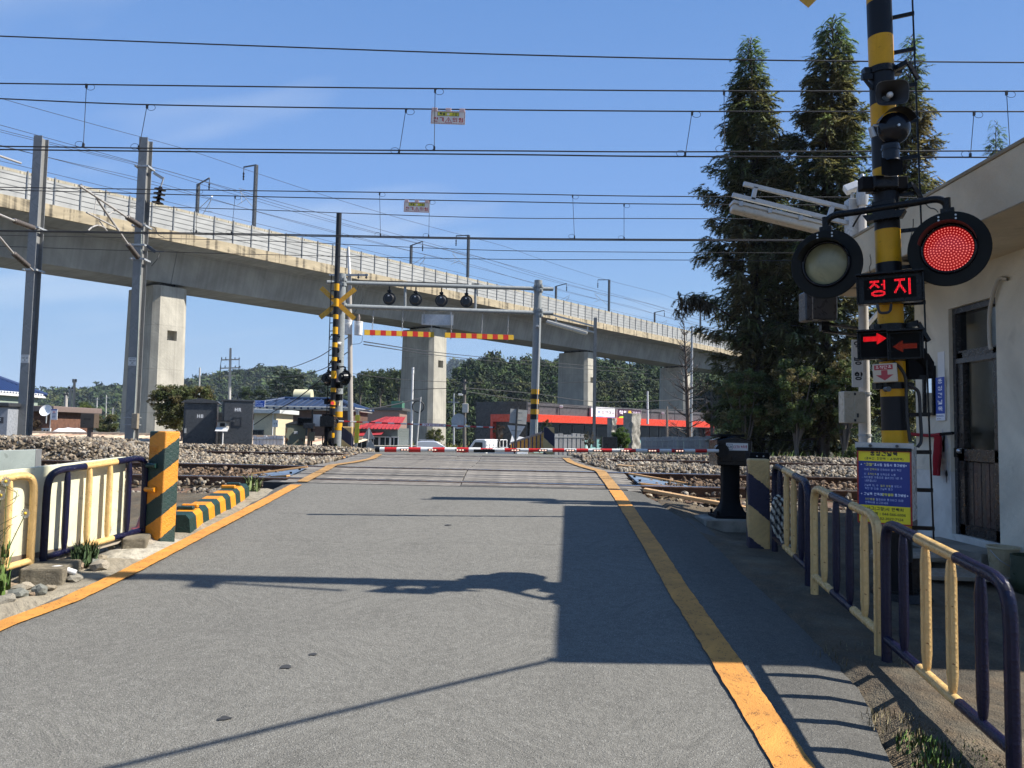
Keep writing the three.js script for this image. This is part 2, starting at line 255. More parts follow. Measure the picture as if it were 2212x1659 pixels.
function hangul(x, ch, X, Y, S, w) {                          // one syllable in the square X, Y, S
  const c = ch.charCodeAt(0) - 0xac00, l = JL[Math.floor(c / 588)], v = JV[Math.floor(c / 28) % 21], t = JT[c % 28]; x.lineWidth = w; x.lineCap = 'butt'; x.lineJoin = 'miter';
  const line = (a, b, c2, d) => { x.beginPath(); x.moveTo(X + a * S, Y + b * S); x.lineTo(X + c2 * S, Y + d * S); x.stroke(); };
  const hasT = t !== ' ', bot = hasT ? 0.56 : 0.94;
  const vert = { ㅏ: [1, 0, 1], ㅐ: [1, 0, 2], ㅑ: [2, 0, 1], ㅓ: [1, 1, 1], ㅔ: [1, 1, 2], ㅕ: [2, 1, 1], ㅖ: [2, 1, 2], ㅣ: [0, 0, 1] }, hor = { ㅗ: [1, 0], ㅛ: [2, 0], ㅜ: [1, 1], ㅠ: [2, 1], ㅡ: [0, 0] };
  const mix = { ㅘ: 'ㅗㅏ', ㅙ: 'ㅗㅐ', ㅚ: 'ㅗㅣ', ㅝ: 'ㅜㅓ', ㅞ: 'ㅜㅔ', ㅟ: 'ㅜㅣ', ㅢ: 'ㅡㅣ' }[v];
  const doV = (q, top, btm) => { const [n, left, bars] = vert[q], x0 = bars === 2 ? 0.72 : 0.82; for (let b = 0; b < bars; b++) line(x0 + b * 0.2, top, x0 + b * 0.2, btm); const h = btm - top; for (let i = 0; i < n; i++) { const yy = top + h * (n === 1 ? 0.48 : 0.34 + i * 0.26); left ? line(x0 - 0.17, yy, x0, yy) : line(x0, yy, x0 + (bars === 2 ? 0.2 : 0.17), yy); } };
  const doH = (q, yy, a, b) => { const [n, down] = hor[q]; line(a, yy, b, yy); for (let i = 0; i < n; i++) { const xx = n === 1 ? (a + b) / 2 : a + (b - a) * (0.35 + i * 0.3); down ? line(xx, yy, xx, yy + 0.16) : line(xx, yy - 0.16, xx, yy); } };
  if (vert[v]) { const bars = vert[v][2], left = vert[v][1]; jamo(x, l, X + 0.08 * S, Y + 0.12 * S, (bars === 2 ? 0.46 : left ? 0.48 : 0.54) * S, (bot - 0.2) * S); doV(v, 0.04, hasT ? 0.6 : 0.98); }
  else if (hor[v]) { const y0 = hasT ? 0.47 : 0.8, up = hor[v][0] && !hor[v][1] ? 0.17 : 0.07; const yy = hor[v][1] ? y0 - (hasT ? 0.06 : 0.12) : y0; jamo(x, l, X + 0.2 * S, Y + 0.08 * S, 0.6 * S, (yy - up - 0.08) * S); doH(v, yy, 0.06, 0.94); }
  else { const [a, b] = mix; jamo(x, l, X + 0.1 * S, Y + 0.1 * S, 0.44 * S, (hasT ? 0.22 : 0.4) * S); doH(a, hasT ? 0.48 : 0.78, 0.04, 0.64); doV(b, 0.04, hasT ? 0.6 : 0.98); }
  if (hasT) jamo(x, t, X + 0.2 * S, Y + 0.68 * S, 0.62 * S, 0.26 * S);
}
function text(x, str, X, Y, S, o = {}) {                      // left edge X, top Y, size S; hangul by strokes, the rest by the font
  const w = (o.w ?? 0.13) * S, sx = o.sx ?? 1, adv = (ch) => (ch >= '가' && ch <= '힣' ? 1.0 * S * sx : ch === ' ' ? 0.4 * S : (x.font = `${o.bold === false ? '' : 'bold '}${S * 1.02}px sans-serif`, x.measureText(ch).width * sx));
  if (o.center) { let W = 0; for (const ch of str) W += adv(ch); X -= W / 2; }
  x.strokeStyle = x.fillStyle = o.color ?? '#000';
  for (const ch of str) {
    const a = adv(ch); x.save(); x.translate(X, Y); x.scale(sx, 1);
    if (ch >= '가' && ch <= '힣') hangul(x, ch, 0.04 * S, 0, S * 0.9, w); else if (ch !== ' ') { x.textBaseline = 'alphabetic'; x.font = `${o.bold === false ? '' : 'bold '}${S * 1.02}px sans-serif`; x.fillText(ch, 0, S * 0.86); }
    x.restore(); X += a;
  }
}
function canvasTex(w, h, draw) {
  const c = document.createElement('canvas'); c.width = w; c.height = h; const x = c.getContext('2d'); draw(x, w, h);
  const t = new THREE.CanvasTexture(c); t.colorSpace = THREE.SRGBColorSpace; t.magFilter = THREE.LinearFilter; return t;
}
const print = (w, h, draw, o = {}) => M(1, 0.5, { map: canvasTex(w, h, draw), ...o });
// ================================================================ the setting: ground, road, deck, tracks, hills
const SK = 0.06;                                             // the tracks run a little askew: their right ends come nearer
const P2 = (X, Z) => profile(Z + SK * X);
const GY = (X, Z) => G(X, Z + SK * X);
const axis = (fine, lo, hi, far, g = 1.28) => { const a = []; for (let x = lo; x <= hi + 1e-6; x += fine) a.push(x); let s = fine; while (a[a.length - 1] < far) { s *= g; a.push(a[a.length - 1] + s); } return a; };
{
  const half = axis(0.22, 0, 13, 3200), xs = [...half.slice(1).reverse().map((x) => -x), ...half], zs = [...axis(0.3, 4, 60, 500).slice(1).reverse().map((z) => 0 - z), ...axis(0.22, -4, 30, 5500, 1.22)];
  const g = gridSheet(xs, zs, (X, Z) => {
    const inRoad = X > -3.4 && X < 1.9 && Z > -8 && Z < 44; let y = GY(X, Z);
    if (Z + SK * X > 10.3 && Z + SK * X < 20.2) return Math.min(y, profile(Z + SK * X) - 0.4);
    if (inRoad) return y - 0.12;
    return y + (Z < 30 ? 0.025 * fbm(X * 0.9, Z * 0.9, 2) + 0.012 * fbm(X * 4, Z * 4, 5) : 0);
  });
  paint(g, (x, y, z) => { const Z = -z, f = sm(Z, 22, 34), n = 0.85 + 0.5 * fbm(x * 0.25, z * 0.25, 1), n2 = fbm(x * 0.03, z * 0.03, 4) + 0.2; const near = [0.42 * n, 0.38 * n, 0.31 * n], far = [0.1 + 0.12 * n2, 0.12 + 0.08 * n2, 0.05 + 0.07 * n2]; return near.map((v, i) => lerp(v, far[i], f)); });
  struct('ground', g, M(1, 0.95, { vertexColors: true, map: rep(T.dirt, 0.6), bumpMap: rep(T.dirtBump, 0.6), bumpScale: 0.02 }));
}
// the asphalt, one sheet each side of the tracks, with a raw uneven edge
const asphalt = M([0.275, 0.272, 0.252], 0.93, { map: rep(T.asphalt, 0.5), bumpMap: rep(T.asphaltBump, 0.5), bumpScale: 0.004, vertexColors: true });
const lineL = [[-10, -3.4], [3, -3.28], [4.9, -3.16], [5.4, -3.05], [6.1, -3.01], [9.3, -2.99], [12.5, -3.0], [17, -3.12], [20, -3.3]];
const lineR = [[-10, 0.8], [3.3, 1.2], [4.6, 1.25], [5.8, 1.28], [7.4, 1.35], [9.4, 1.42], [11.1, 1.47], [12.6, 1.49], [18, 1.35], [20, 1.3]];
const edgeR = [[-10, 1.1], [3.2, 1.62], [4, 1.84], [5, 1.95], [6.5, 2.02], [7.6, 2.1], [8.6, 2.16], [9.4, 2.0], [10.2, 1.86], [11.4, 1.82], [20, 1.7]];
const edgeL = [[-10, -3.65], [3, -3.5], [5, -3.34], [6, -3.17], [7, -3.14], [8, -3.14], [9, -3.18], [10, -3.23], [12, -3.3], [20, -3.7]];
const along = (list, Z) => { let k = 0; while (k < list.length - 2 && list[k + 1][0] < Z) k++; const [a, b] = [list[k], list[k + 1]]; return lerp(a[1], b[1], clamp((Z - a[0]) / (b[0] - a[0]), 0, 1)); };
{
  const L = [], R = []; for (let Z = -9; Z < 10.9; Z += 0.06) {
    const xl = along(edgeL, Z) + 0.05 * fbm(Z * 1.7, 3) + 0.03 * fbm(Z * 7, 9), xr = along(edgeR, Z) + 0.06 * fbm(Z * 1.3, 13) + 0.045 * fbm(Z * 8, 19), zl = Math.min(Z, 10.88 - SK * xl), zr = Math.min(Z, 10.88 - SK * xr);
    L.push(V(xl, 0, -zl)); R.push(V(xr, 0, -zr));
  }
  L.push(V(L[L.length - 1].x, 0, -(10.88 - SK * L[L.length - 1].x))); R.push(V(R[R.length - 1].x, 0, -(10.88 - SK * R[R.length - 1].x)));
  const g = strip(L, R, 28), p = g.attributes.position;
  for (let i = 0; i < p.count; i++) { const x = p.getX(i), Z = -p.getZ(i), k = i % 29; p.setY(i, P2(x, Z) + 0.008 + 0.012 * fbm(x * 0.6, Z * 0.6, 3, 2) * sm(10.5 - Z, 0, 1) - (k === 0 || k === 28 ? 0.035 : k === 1 || k === 27 ? 0.006 : 0)); }
  g.computeVertexNormals();
  // fresh dark patches of paving along the right verge and beside the left line, toned darker to deepen the building shade, traffic-worn grey between them
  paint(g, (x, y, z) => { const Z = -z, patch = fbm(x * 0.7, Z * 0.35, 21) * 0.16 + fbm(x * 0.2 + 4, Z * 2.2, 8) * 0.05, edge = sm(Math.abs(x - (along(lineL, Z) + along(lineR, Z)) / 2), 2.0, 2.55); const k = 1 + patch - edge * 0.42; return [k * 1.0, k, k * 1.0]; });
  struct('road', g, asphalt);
  const L2 = [], R2 = []; for (let Z = 19.4; Z < 44; Z += 0.4) { L2.push(V(lerp(-3.8, -5.4, sm(Z, 20, 27)) , 0, -Z)); R2.push(V(lerp(1.6, 1.2, sm(Z, 20, 27)), 0, -Z)); }
  const g2 = strip(L2, R2, 6), q = g2.attributes.position; for (let i = 0; i < q.count; i++) q.setY(i, P2(q.getX(i), -q.getZ(i)) + 0.006); g2.computeVertexNormals(); paint(g2, [0.9, 0.9, 0.9]);
  struct('road', g2, asphalt);
  // the road across, where the cars wait
  struct('road', gridSheet(axis(3, -90, 90, 91), axis(2, 58, 84, 85), (X, Z) => profile(Z) + 0.05), M([0.2, 0.2, 0.19], 0.95));
}
// fine cracks across the road and a few oil spots
{
  const cm = M([0.045, 0.045, 0.045], 0.95); seed = 19;
  const crack = (label, Z, x0, x1, w, wob, dz = 0) => { const L = [], R = []; for (let x = x0; x <= x1; x += 0.04) { const z = Z + wob * fbm(x * 1.3, Z) + 0.03 * fbm(x * 9, Z) + dz * (x - x0), k = w * (0.35 + 0.9 * Math.abs(nz(x * 3, Z))); L.push(V(x, P2(x, z) + 0.0125, -z + k)); R.push(V(x, P2(x, z) + 0.0125, -z - k)); } single('road_crack', strip(R, L), cm, label, 'crack', 'fine cracks in the asphalt'); };
  crack('long fine crack across the road just before the barrier shadow', 8.75, -2.7, 0.6, 0.0035, 0.16); crack('second long fine crack across the road, nearer than the barrier shadow', 7.35, -2.5, 1.0, 0.0035, 0.2); crack('short crack in the shaded asphalt by the right line', 6.75, 0.9, 1.7, 0.004, 0.1);
  const spot = (u, v, s, lb) => { const p = onRoad(u, v), g = new THREE.CircleGeometry(1, 14), q = g.attributes.position; rot(g, -Math.PI / 2); for (let i = 0; i < q.count; i++) { const k = i ? rr(0.6, 1.25) : 1, x = p.x + q.getX(i) * s * k * 1.5, z = p.z + q.getZ(i) * s * k; q.setXYZ(i, x, P2(x, -z) + 0.0135, z); } g.computeVertexNormals(); single('oil_spot', fin(g), M([0.035, 0.035, 0.034], 0.7), lb, 'stain', 'small dark spots on the asphalt'); };
  spot(677, 1416, 0.018, 'small dark spot on the asphalt, farthest of three on the left lane'); spot(617, 1443, 0.028, 'largest dark spot on the asphalt, middle of three on the left lane'); spot(486, 1554, 0.022, 'dark spot on the asphalt nearest the slanting shadow at lower left'); spot(968, 1136, 0.03, 'flat dark stain on the asphalt just behind the barrier shadow');
}
// orange edge lines of thick road paint with nibbled edges
const lineMat = M([0.65, 0.285, 0.05], 0.75, { map: rep(T.paintline, 0.9), bumpMap: rep(T.asphaltBump, 0.5), bumpScale: 0.002 });
function edgeLine(list, w, label, z0, z1, lift) {
  const L = [], R = []; for (let Z = z0; Z < z1; Z += 0.035) { const x = along(list, Z), k = 0.007; L.push(V(x - w / 2 + k * fbm(Z * 9, 1) * 2, P2(x, Z) + lift, -Z)); R.push(V(x + w / 2 + k * fbm(Z * 9, 7) * 2, P2(x, Z) + lift, -Z)); }
  return strip(L, R, 1);
}
{
  const a = single('edge_line', edgeLine(lineL, 0.155, '', -8, 10.85, 0.019), lineMat, 'orange painted line along the left edge of the road, before the tracks', 'road marking', 'orange road edge lines');
  const b = single('edge_line', edgeLine(lineR, 0.172, '', -8, 10.75, 0.019), lineMat, 'orange painted line along the right edge of the road, partly in the building shadow', 'road marking', 'orange road edge lines');
  const old = M([0.44, 0.245, 0.08], 0.85, { map: rep(T.paintline, 1.3) });
  single('edge_line', edgeLine(lineL, 0.16, '', 11.14, 19, 0.017), old, 'worn orange line painted over the crossing deck on its left side', 'road marking', 'orange road edge lines');
  single('edge_line', edgeLine(lineR, 0.17, '', 10.86, 18.7, 0.017), old, 'worn orange line painted over the crossing deck on its right side', 'road marking', 'orange road edge lines');
  a.receiveShadow = b.receiveShadow = true;
}
// pale concrete at the left verge, kerb strip and apron round the striped post
{
  const L = [], R = []; for (let Z = 4; Z < 10.6; Z += 0.12) { const e = along(edgeL, Z); L.push(V(e - 0.62 + 0.12 * fbm(Z, 40), 0, -Z)); R.push(V(e + 0.06, 0, -Z)); }
  const g = strip(L, R, 5), p = g.attributes.position; for (let i = 0; i < p.count; i++) p.setY(i, P2(p.getX(i), -p.getZ(i)) + 0.006 + 0.05 * fbm(p.getX(i) * 2, p.getZ(i) * 2, 6) + 0.014 * fbm(p.getX(i) * 9, p.getZ(i) * 9, 6) - (i % 6 === 5 ? 0.03 : 0)); g.computeVertexNormals();
  struct('verge', g, M([0.50, 0.455, 0.375], 0.95, { map: rep(T.concrete, 0.8), bumpMap: rep(T.dirtBump, 0.9), bumpScale: 0.012 }));
  const h = new THREE.RingGeometry(0.001, 1, 40, 6); rot(h, -Math.PI / 2); const q = h.attributes.position; for (let i = 0; i < q.count; i++) { const a = Math.atan2(q.getZ(i), q.getX(i)), r = Math.hypot(q.getX(i), q.getZ(i)), k = 1 + 0.3 * nz(Math.cos(a) * 1.7, Math.sin(a) * 1.7, 5), x = -3.33 + Math.cos(a) * r * k * 0.34, z = -7.05 + Math.sin(a) * r * k * 0.5; q.setXYZ(i, x, P2(x, -z) + 0.05 - 0.07 * r * r + 0.012 * fbm(x * 9, z * 9, 2), z); }
  h.computeVertexNormals(); struct('apron', fin(h), M([0.74, 0.71, 0.64], 0.95, { map: rep(T.concrete, 1.1), side: THREE.DoubleSide, bumpMap: rep(T.dirtBump, 1), bumpScale: 0.012 }));
}
// crossing deck: rows of long planks between and beside the rails, butted near the middle
const RAILS = [[11.4, 0], [12.84, 0], [17.48, 1], [18.92, 1]];
{
  const deck = thing('crossing_deck', 'grey plank deck carrying the road level across both railway tracks', 'crossing deck'); deck.userData.kind = 'structure';
  const mats = [0.46, 0.4, 0.5, 0.43, 0.36].map((v, i) => M([v, v * 0.965, v * 0.9], 0.92, { map: rep(i % 2 ? T.wood : T.wood, 0.28, 0.9), bumpMap: rep(T.soft, 1.2), bumpScale: 0.008 }));
  const rows = []; const fill = (a, b, w) => { const n = Math.max(1, Math.round((b - a) / w)); for (let i = 0; i < n; i++) rows.push([lerp(a, b, i / n), lerp(a, b, (i + 1) / n)]); };
  fill(10.9, 11.335, 0.23); fill(11.5, 12.745, 0.25); fill(12.91, 17.41, 0.265); fill(17.58, 18.83, 0.26); fill(18.99, 19.38, 0.26);
  rows.forEach(([a, b], j) => {
    const left = lerp(-3.3, -3.75, sm(a, 11, 18)), right = lerp(1.83, 1.6, sm(a, 11, 18)), seam = j % 3 === 1 && a > 13 ? -1.3 : -0.72;
    for (const [x0, x1] of [[left + rr(-0.06, 0.03), seam], [seam + 0.012, right + rr(-0.03, 0.08)]]) {
      const Z = (a + b) / 2, w = b - a - 0.016, y = profile(Z) + rr(-0.004, 0.003), g = box(x1 - x0, 0.1, w, 0, -0.05, 0, 0.008);
      rot(g, Math.atan2(profile(b) - profile(a), b - a) * 1 + rr(-0.008, 0.008), 0, 0);
      g.applyMatrix4(new THREE.Matrix4().set(1, 0, 0, (x0 + x1) / 2, 0, 1, 0, y, SK, 0, 1, -Z + SK * (x0 + x1) / 2, 0, 0, 0, 1)); part(deck, 'plank', g, pick(mats));
    }
  });
  single('deck_bed', tkx(box(5.2, 0.5, 8.4, -0.95, 0.62, -15.1)), M(0.04, 1), 'dark packed bed under the planks of the crossing', 'track bed').userData.kind = 'structure';
}
function tkx(g) { return g.applyMatrix4(new THREE.Matrix4().set(1, 0, 0, 0, 0, 1, 0, 0, SK, 0, 1, 0, 0, 0, 0, 1)); }
// two railway tracks
{
  const prof = [[-0.065, -0.153], [0.065, -0.153], [0.065, -0.142], [0.012, -0.124], [0.009, -0.04], [0.035, -0.03], [0.036, -0.006], [0.03, 0], [-0.03, 0], [-0.036, -0.006], [-0.035, -0.03], [-0.009, -0.04], [-0.012, -0.124], [-0.065, -0.142]];
  const rust = worn([0.085, 0.042, 0.026], 0.75, 2), head = M([0.35, 0.37, 0.42], 0.3, { metalness: 0.85, roughnessMap: rep(T.soft, 2) }), tie = worn([0.16, 0.1, 0.065], 0.9, 1.5), clipM = worn([0.1, 0.055, 0.035], 0.8, 3);
  ['railway track nearest the camera, brown sleepers showing right of the road', 'farther railway track, low behind the ballast mound'].forEach((label, k) => {
    const zc = k ? 18.2 : 12.12, slope = k ? (profile(18.92) - profile(17.48)) / 1.44 : (profile(12.84) - profile(11.4)) / 1.44, ang = Math.atan(slope), t = thing('railway_track', label, 'railway track', V(0, profile(zc), -zc), 'railway tracks');
    for (const s of [1, -1]) {
      const z = s * 0.72, y = -s * 0.72 * slope, g = poly(prof, 90); mv(g, 0, 0, -45); rot(g, 0, Math.PI / 2, 0); rot(g, ang, 0, 0); part(t, 'rail', tkx(mv(g, 0, y, z)), rust);
      part(t, 'rail_head', tkx(mv(rot(box(90, 0.006, 0.056, 0, 0.001, 0), ang), 0, y, z)), head);
    }
    const sl = fin(mg([rot(box(0.24, 0.15, 2.5, 0, -0.235, 0, 0.015), ang), ...[1, -1].flatMap((s) => [1, -1].map((q) => rot(bar(V(-0.06, -0.13, s * 0.72 + q * 0.1), V(0.06, -0.11, s * 0.72 + q * 0.075), 0.05, 0.035), ang)))]));
    for (let x = -24; x < 24; x += 0.62) { if (x > -3.9 && x < 2.0) continue; if (k && (x < -16 || x > 18)) continue; const o = part(t, 'sleeper', sl, tie); o.position.set(x, 0, SK * x); o.rotation.y = -0.06; }
  });
}
// ballast
{
  const g = (sd) => { seed = sd; const q = new THREE.IcosahedronGeometry(1, 0), p = q.attributes.position, mem = {}; for (let i = 0; i < p.count; i++) { const key = [p.getX(i), p.getY(i), p.getZ(i)].map((v) => v.toFixed(2)).join(); const k = mem[key] ??= [rr(0.65, 1.2), rr(0.65, 1.2), rr(0.65, 1.2)]; p.setXYZ(i, p.getX(i) * k[0], p.getY(i) * k[1], p.getZ(i) * k[2]); } q.deleteAttribute('normal'); q.computeVertexNormals(); return q; };
  var stoneGeos = [g(3), g(5), g(11)]; seed = 101;
  var B = (X, Zt) => {                                       // top of the ballast
    const far = sm(Zt, 14, 17), c = far > 0.5 ? 18.2 : 12.12; let y = profile(Zt) - 0.2;
    const bet = sm(Zt, 13.1, 13.9) * (1 - sm(Zt, 16.3, 17.1)); y += bet * (X < 0 ? 0.09 + 0.34 * sm(-X, 5.6, 9) : 0.13);
    const back = sm(Zt, 19.2, 20) * (1 - sm(Zt, 22, 24)); y += back * (X < 0 ? 0.17 : 0.13);
    const dd = X < 0 ? -3.5 - X : X - 1.8; if (Zt > 13.2) y = lerp(profile(Zt) - 0.1, y, sm(dd, 0, 1.1));
    const fr = 1 - sm(Zt, 9.7, 11.1); y = lerp(y + 0.1 * sm(Zt, 11.2, 10.8), G(X, Zt) - 0.02, fr);
    return y + 0.05 * fbm(X * 0.8, Zt * 0.8, 14);
  };
  const bed = gridSheet(axis(0.4, -26, 26, 26.5), axis(0.2, 9.7, 24, 24.1), (X, Z) => B(X, Z) - 0.045, (x, z) => x > -3.25 && x < 1.55); tkx(bed); bed.computeVertexNormals();
  struct('ballast_bed', bed, M([0.3, 0.265, 0.21], 1, { map: rep(T.dirt, 1.2) }));
  const lists = [[], [], []], E = new THREE.Euler();
  for (let x = -25; x < 25; x += 0.068) for (let Z = 9.9; Z < 23.6; Z += 0.068) {
    const X = x + rr(-0.05, 0.05), Zt = Z + rr(-0.05, 0.05), l = lerp(-3.42, -3.85, sm(Zt, 11, 18)) , r = lerp(1.95, 1.7, sm(Zt, 11, 18));
    if (X > l && X < r) continue; if (Math.abs(X) > 0.8 * Zt) continue; if (Zt > 15 && rnd() < 0.3) continue;
    const edge = Zt < 10.4 + 0.3 * fbm(X, 3) ; if (edge && rnd() < 0.75) continue; if (X < 0 && Zt < 10.6 && X > -4.5 && rnd() < 0.8) continue;
    const nearRail = RAILS.some(([z]) => Math.abs(Zt - z) < 0.07); if (nearRail) continue;
    const tie = (Math.abs(Zt - 12.12) < 1.25 || Math.abs(Zt - 18.2) < 1.25) && Math.abs(((X + 24 + 620) % 0.62) - 0) < 0.1; if (tie && rnd() < 0.93) continue;
    const s = rr(0.022, 0.045) * (Zt > 15 ? 1.2 : 1), t = rnd(), v = rr(0.6, 1.25), c = t < 0.45 ? [0.25, 0.2, 0.14] : t < 0.72 ? [0.215, 0.19, 0.155] : t < 0.9 ? [0.09, 0.068, 0.05] : [0.36, 0.32, 0.255];
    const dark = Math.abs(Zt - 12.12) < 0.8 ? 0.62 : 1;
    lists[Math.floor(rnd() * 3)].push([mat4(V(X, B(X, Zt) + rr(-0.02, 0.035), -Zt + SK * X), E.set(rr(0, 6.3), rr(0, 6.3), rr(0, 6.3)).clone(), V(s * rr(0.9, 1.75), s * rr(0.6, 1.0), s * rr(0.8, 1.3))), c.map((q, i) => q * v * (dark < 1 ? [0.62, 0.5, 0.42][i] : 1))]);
  }
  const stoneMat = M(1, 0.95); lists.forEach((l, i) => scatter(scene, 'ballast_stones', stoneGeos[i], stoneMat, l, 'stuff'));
  scene.children.filter((o) => /^ballast_stones/.test(o.name)).forEach((o) => tag(o, 'loose tan and grey ballast stones heaped along both tracks', 'gravel', 'ballast stones'));
}
// steel deflector plates with orange edges, at the ends of the deck between the rails
{
  const mat = VC(0.6); const mk = (label, X, zc, dir, wide, len) => {
    const y = profile(zc), sl = (profile(zc + 0.5) - profile(zc - 0.5)), t = thing('deflector_plate', label, 'deflector plate', V(X, y, -zc + SK * X), 'deflector plates at the ends of the deck');
    const P = (x, z, h) => V(x * dir, h - z * sl, z + SK * x * dir), n = 0.16, d = -0.19;
    const quad = (a, b, c, e, col) => { const q = quadFace(a, b, c, e); return paint(fin(q), col); };
    const top = [P(0, wide / 2, -0.005), P(len, n, d), P(len, -n, d), P(0, -wide / 2, -0.005)];
    const dn = top.map((p) => V(p.x, p.y - 0.03, p.z));
    const c = [0.16, 0.22, 0.3]; part(t, 'plate', mg([quad(...top, c), quad(dn[0], dn[1], top[1], top[0], c), quad(dn[2], dn[3], top[3], top[2], c), quad(...dn, c)]), VC(0.5, { side: THREE.DoubleSide }));
    for (const [a, b] of [[top[0], top[1]], [top[3], top[2]]]) part(t, 'orange_edge', bar(a.clone().setY(a.y + 0.015), b.clone().setY(b.y + 0.015), 0.1, 0.025), worn([0.6, 0.33, 0.13], 0.8, 2));
    for (const q of [1, -1]) part(t, 'bolt', cyl(0.02, 0.02, 0.03, dir * 0.05, 0.01 - q * 0.2 * sl, q * 0.25, 8), m.black);
  };
  mk('blue-grey steel deflector with orange edges, right end of the near track deck', 1.92, 12.12, 1, 1.1, 1.5); mk('blue-grey steel deflector with orange edges, left end of the near track deck', -3.38, 12.12, -1, 1.1, 1.5);
  mk('small orange and blue deflector at the right end of the far track deck', 1.75, 18.2, 1, 1.1, 1.6); mk('deflector plate at the left end of the far track deck', -3.85, 18.2, -1, 1.1, 1.3);
  const p = V(1.9, profile(11.1) - 0.01, -11.1 + SK * 1.9); single('orange_plank', bar(V(0, 0, 0), V(1.35, -0.2, 0.45), 0.16, 0.05, 0.01), worn([0.58, 0.36, 0.17], 0.85, 2), 'orange worn timber sloping off the front right corner of the deck', 'timber', null, p);
  const q = V(2.3, profile(14.6) + 0.0, -14.6 + SK * 2.3); single('orange_plank', bar(V(-0.3, 0.06, 0), V(0.75, 0.0, 0.2), 0.16, 0.05, 0.01), worn([0.58, 0.36, 0.17], 0.85, 2), 'orange worn timber in the ballast between the two tracks', 'timber', null, q);
}
// ---------------------------------------------------------------- foliage
function leafClump(n, sd, o = {}) {                          // leaves on a lumpy ball of radius about 1; depth of leaves varies so that clumps shade one another
  seed = sd; const lumps = []; for (let i = 0; i < (o.lumps ?? 9); i++) { const d = V(rr(-1, 1), rr(-0.7, 1), rr(-1, 1)).normalize(); lumps.push([d.multiplyScalar(rr(0.35, 0.75)), rr(0.3, 0.52)]); }
  const pos = [], nor = [], col = [], a = V(0, 0, 0), b = V(0, 0, 0), S = o.leaf ?? 0.13;
  for (let i = 0; i < n; i++) {
    const [c, r] = pick(lumps), d = V(rr(-1, 1), rr(-1, 1), rr(-1, 1)).normalize(), p = c.clone().addScaledVector(d, r * Math.pow(rnd(), 0.4)); p.y *= o.tall ?? 1;
    const s = S * rr(0.6, 1.4), nd = d.clone().add(V(rr(-0.7, 0.7), rr(-0.2, 0.9), rr(-0.7, 0.7))).normalize();
    a.set(rr(-1, 1), rr(-1, 1), rr(-1, 1)).cross(nd).normalize(); b.crossVectors(nd, a);
    const v = [p.clone().addScaledVector(a, s), p.clone().addScaledVector(b, s * 0.8).addScaledVector(a, -s * 0.5), p.clone().addScaledVector(b, -s * 0.8).addScaledVector(a, -s * 0.6)], k = rr(0.7, 1.3);
    for (const q of v) { pos.push(q.x, q.y, q.z); nor.push(nd.x, nd.y, nd.z); col.push(k, k * rr(0.95, 1.05), k * 0.9); }
  }
  const g = new THREE.BufferGeometry(); g.setAttribute('position', new THREE.Float32BufferAttribute(pos, 3)); g.setAttribute('normal', new THREE.Float32BufferAttribute(nor, 3)); g.setAttribute('color', new THREE.Float32BufferAttribute(col, 3));
  g.setAttribute('uv', new THREE.Float32BufferAttribute(new Float32Array(pos.length / 3 * 2), 2)); return g;
}
const leafMat = M(1, 0.85, { vertexColors: true, side: THREE.DoubleSide, specularIntensity: 0.5 }), thinLeaf = M(1, 0.95, { vertexColors: true, side: THREE.DoubleSide, transmission: 0.4, thickness: 0, specularIntensity: 0.3 });
const CL = [1, 2, 3, 4].map((k) => leafClump(420, 40 + k, { leaf: 0.12 }));
const CLs = [1, 2].map((k) => leafClump(150, 60 + k, { leaf: 0.2, lumps: 7 }));
seed = 900;
// ---------------------------------------------------------------- hills, each a ridge with its own wood
function hill(label, ridge, Zr, depth, foot, step, size, cols, geos) {
  const pts = ridge.map(([u, v]) => at(u, v, Zr)), xs = []; for (let i = 0; i <= 90; i++) xs.push(lerp(pts[0].x, pts[pts.length - 1].x, i / 90));
  const top = (X) => { let k = 0; while (k < pts.length - 2 && pts[k + 1].x < X) k++; return lerp(pts[k].y, pts[k + 1].y, clamp((X - pts[k].x) / (pts[k + 1].x - pts[k].x), 0, 1)); };
  const H = (X, Z) => { const t = (Z - (Zr - depth)) / depth, e = t < 1 ? sm(t, 0, 1.05) : 1 - sm(t, 1, 2.2) * 0.8; return foot + (top(X) - size * 0.9 - foot) * e + 2 * size * 0.12 * fbm(X / size * 0.2, Z / size * 0.2, 3); };
  const zs = []; for (let i = 0; i <= 40; i++) zs.push(Zr - depth + depth * 2.2 * i / 40);
  const g = gridSheet(xs, zs, H); struct('hill', g, M([0.05, 0.065, 0.028], 1));
  const list = geos.map(() => []);
  for (let X = pts[0].x; X < pts[pts.length - 1].x; X += step) for (let Z = Zr - depth; Z < Zr + depth * 0.25; Z += step) {
    const x = X + rr(-0.5, 0.5) * step, z = Z + rr(-0.5, 0.5) * step, s = size * (rnd() < 0.12 ? rr(1.0, 1.25) : rr(0.55, 1.05)), c = pick(cols), k = rr(0.6, 1.45);
    list[Math.floor(rnd() * geos.length)].push([mat4(V(x, H(x, z) + s * 0.45, -z), new THREE.Euler(0, rr(0, 6.3), 0), V(s * rr(0.8, 1.15), s * rr(0.85, 1.35), s)), c.map((q) => q * k)]);
  }
  list.forEach((l, i) => tag(scatter(scene, 'wooded_hillside', geos[i], leafMat, l, 'stuff'), label, 'woodland', label));
}
const greens = [[0.034, 0.055, 0.016], [0.042, 0.064, 0.02], [0.026, 0.046, 0.015], [0.055, 0.064, 0.022], [0.03, 0.045, 0.019]];
hill('hazy wooded mountain between the viaduct piers', [[820, 850], [900, 820], [945, 798], [985, 779], [1012, 781], [1045, 790], [1100, 806], [1200, 830]], 1250, 260, -1, 13, 11, greens, CLs);
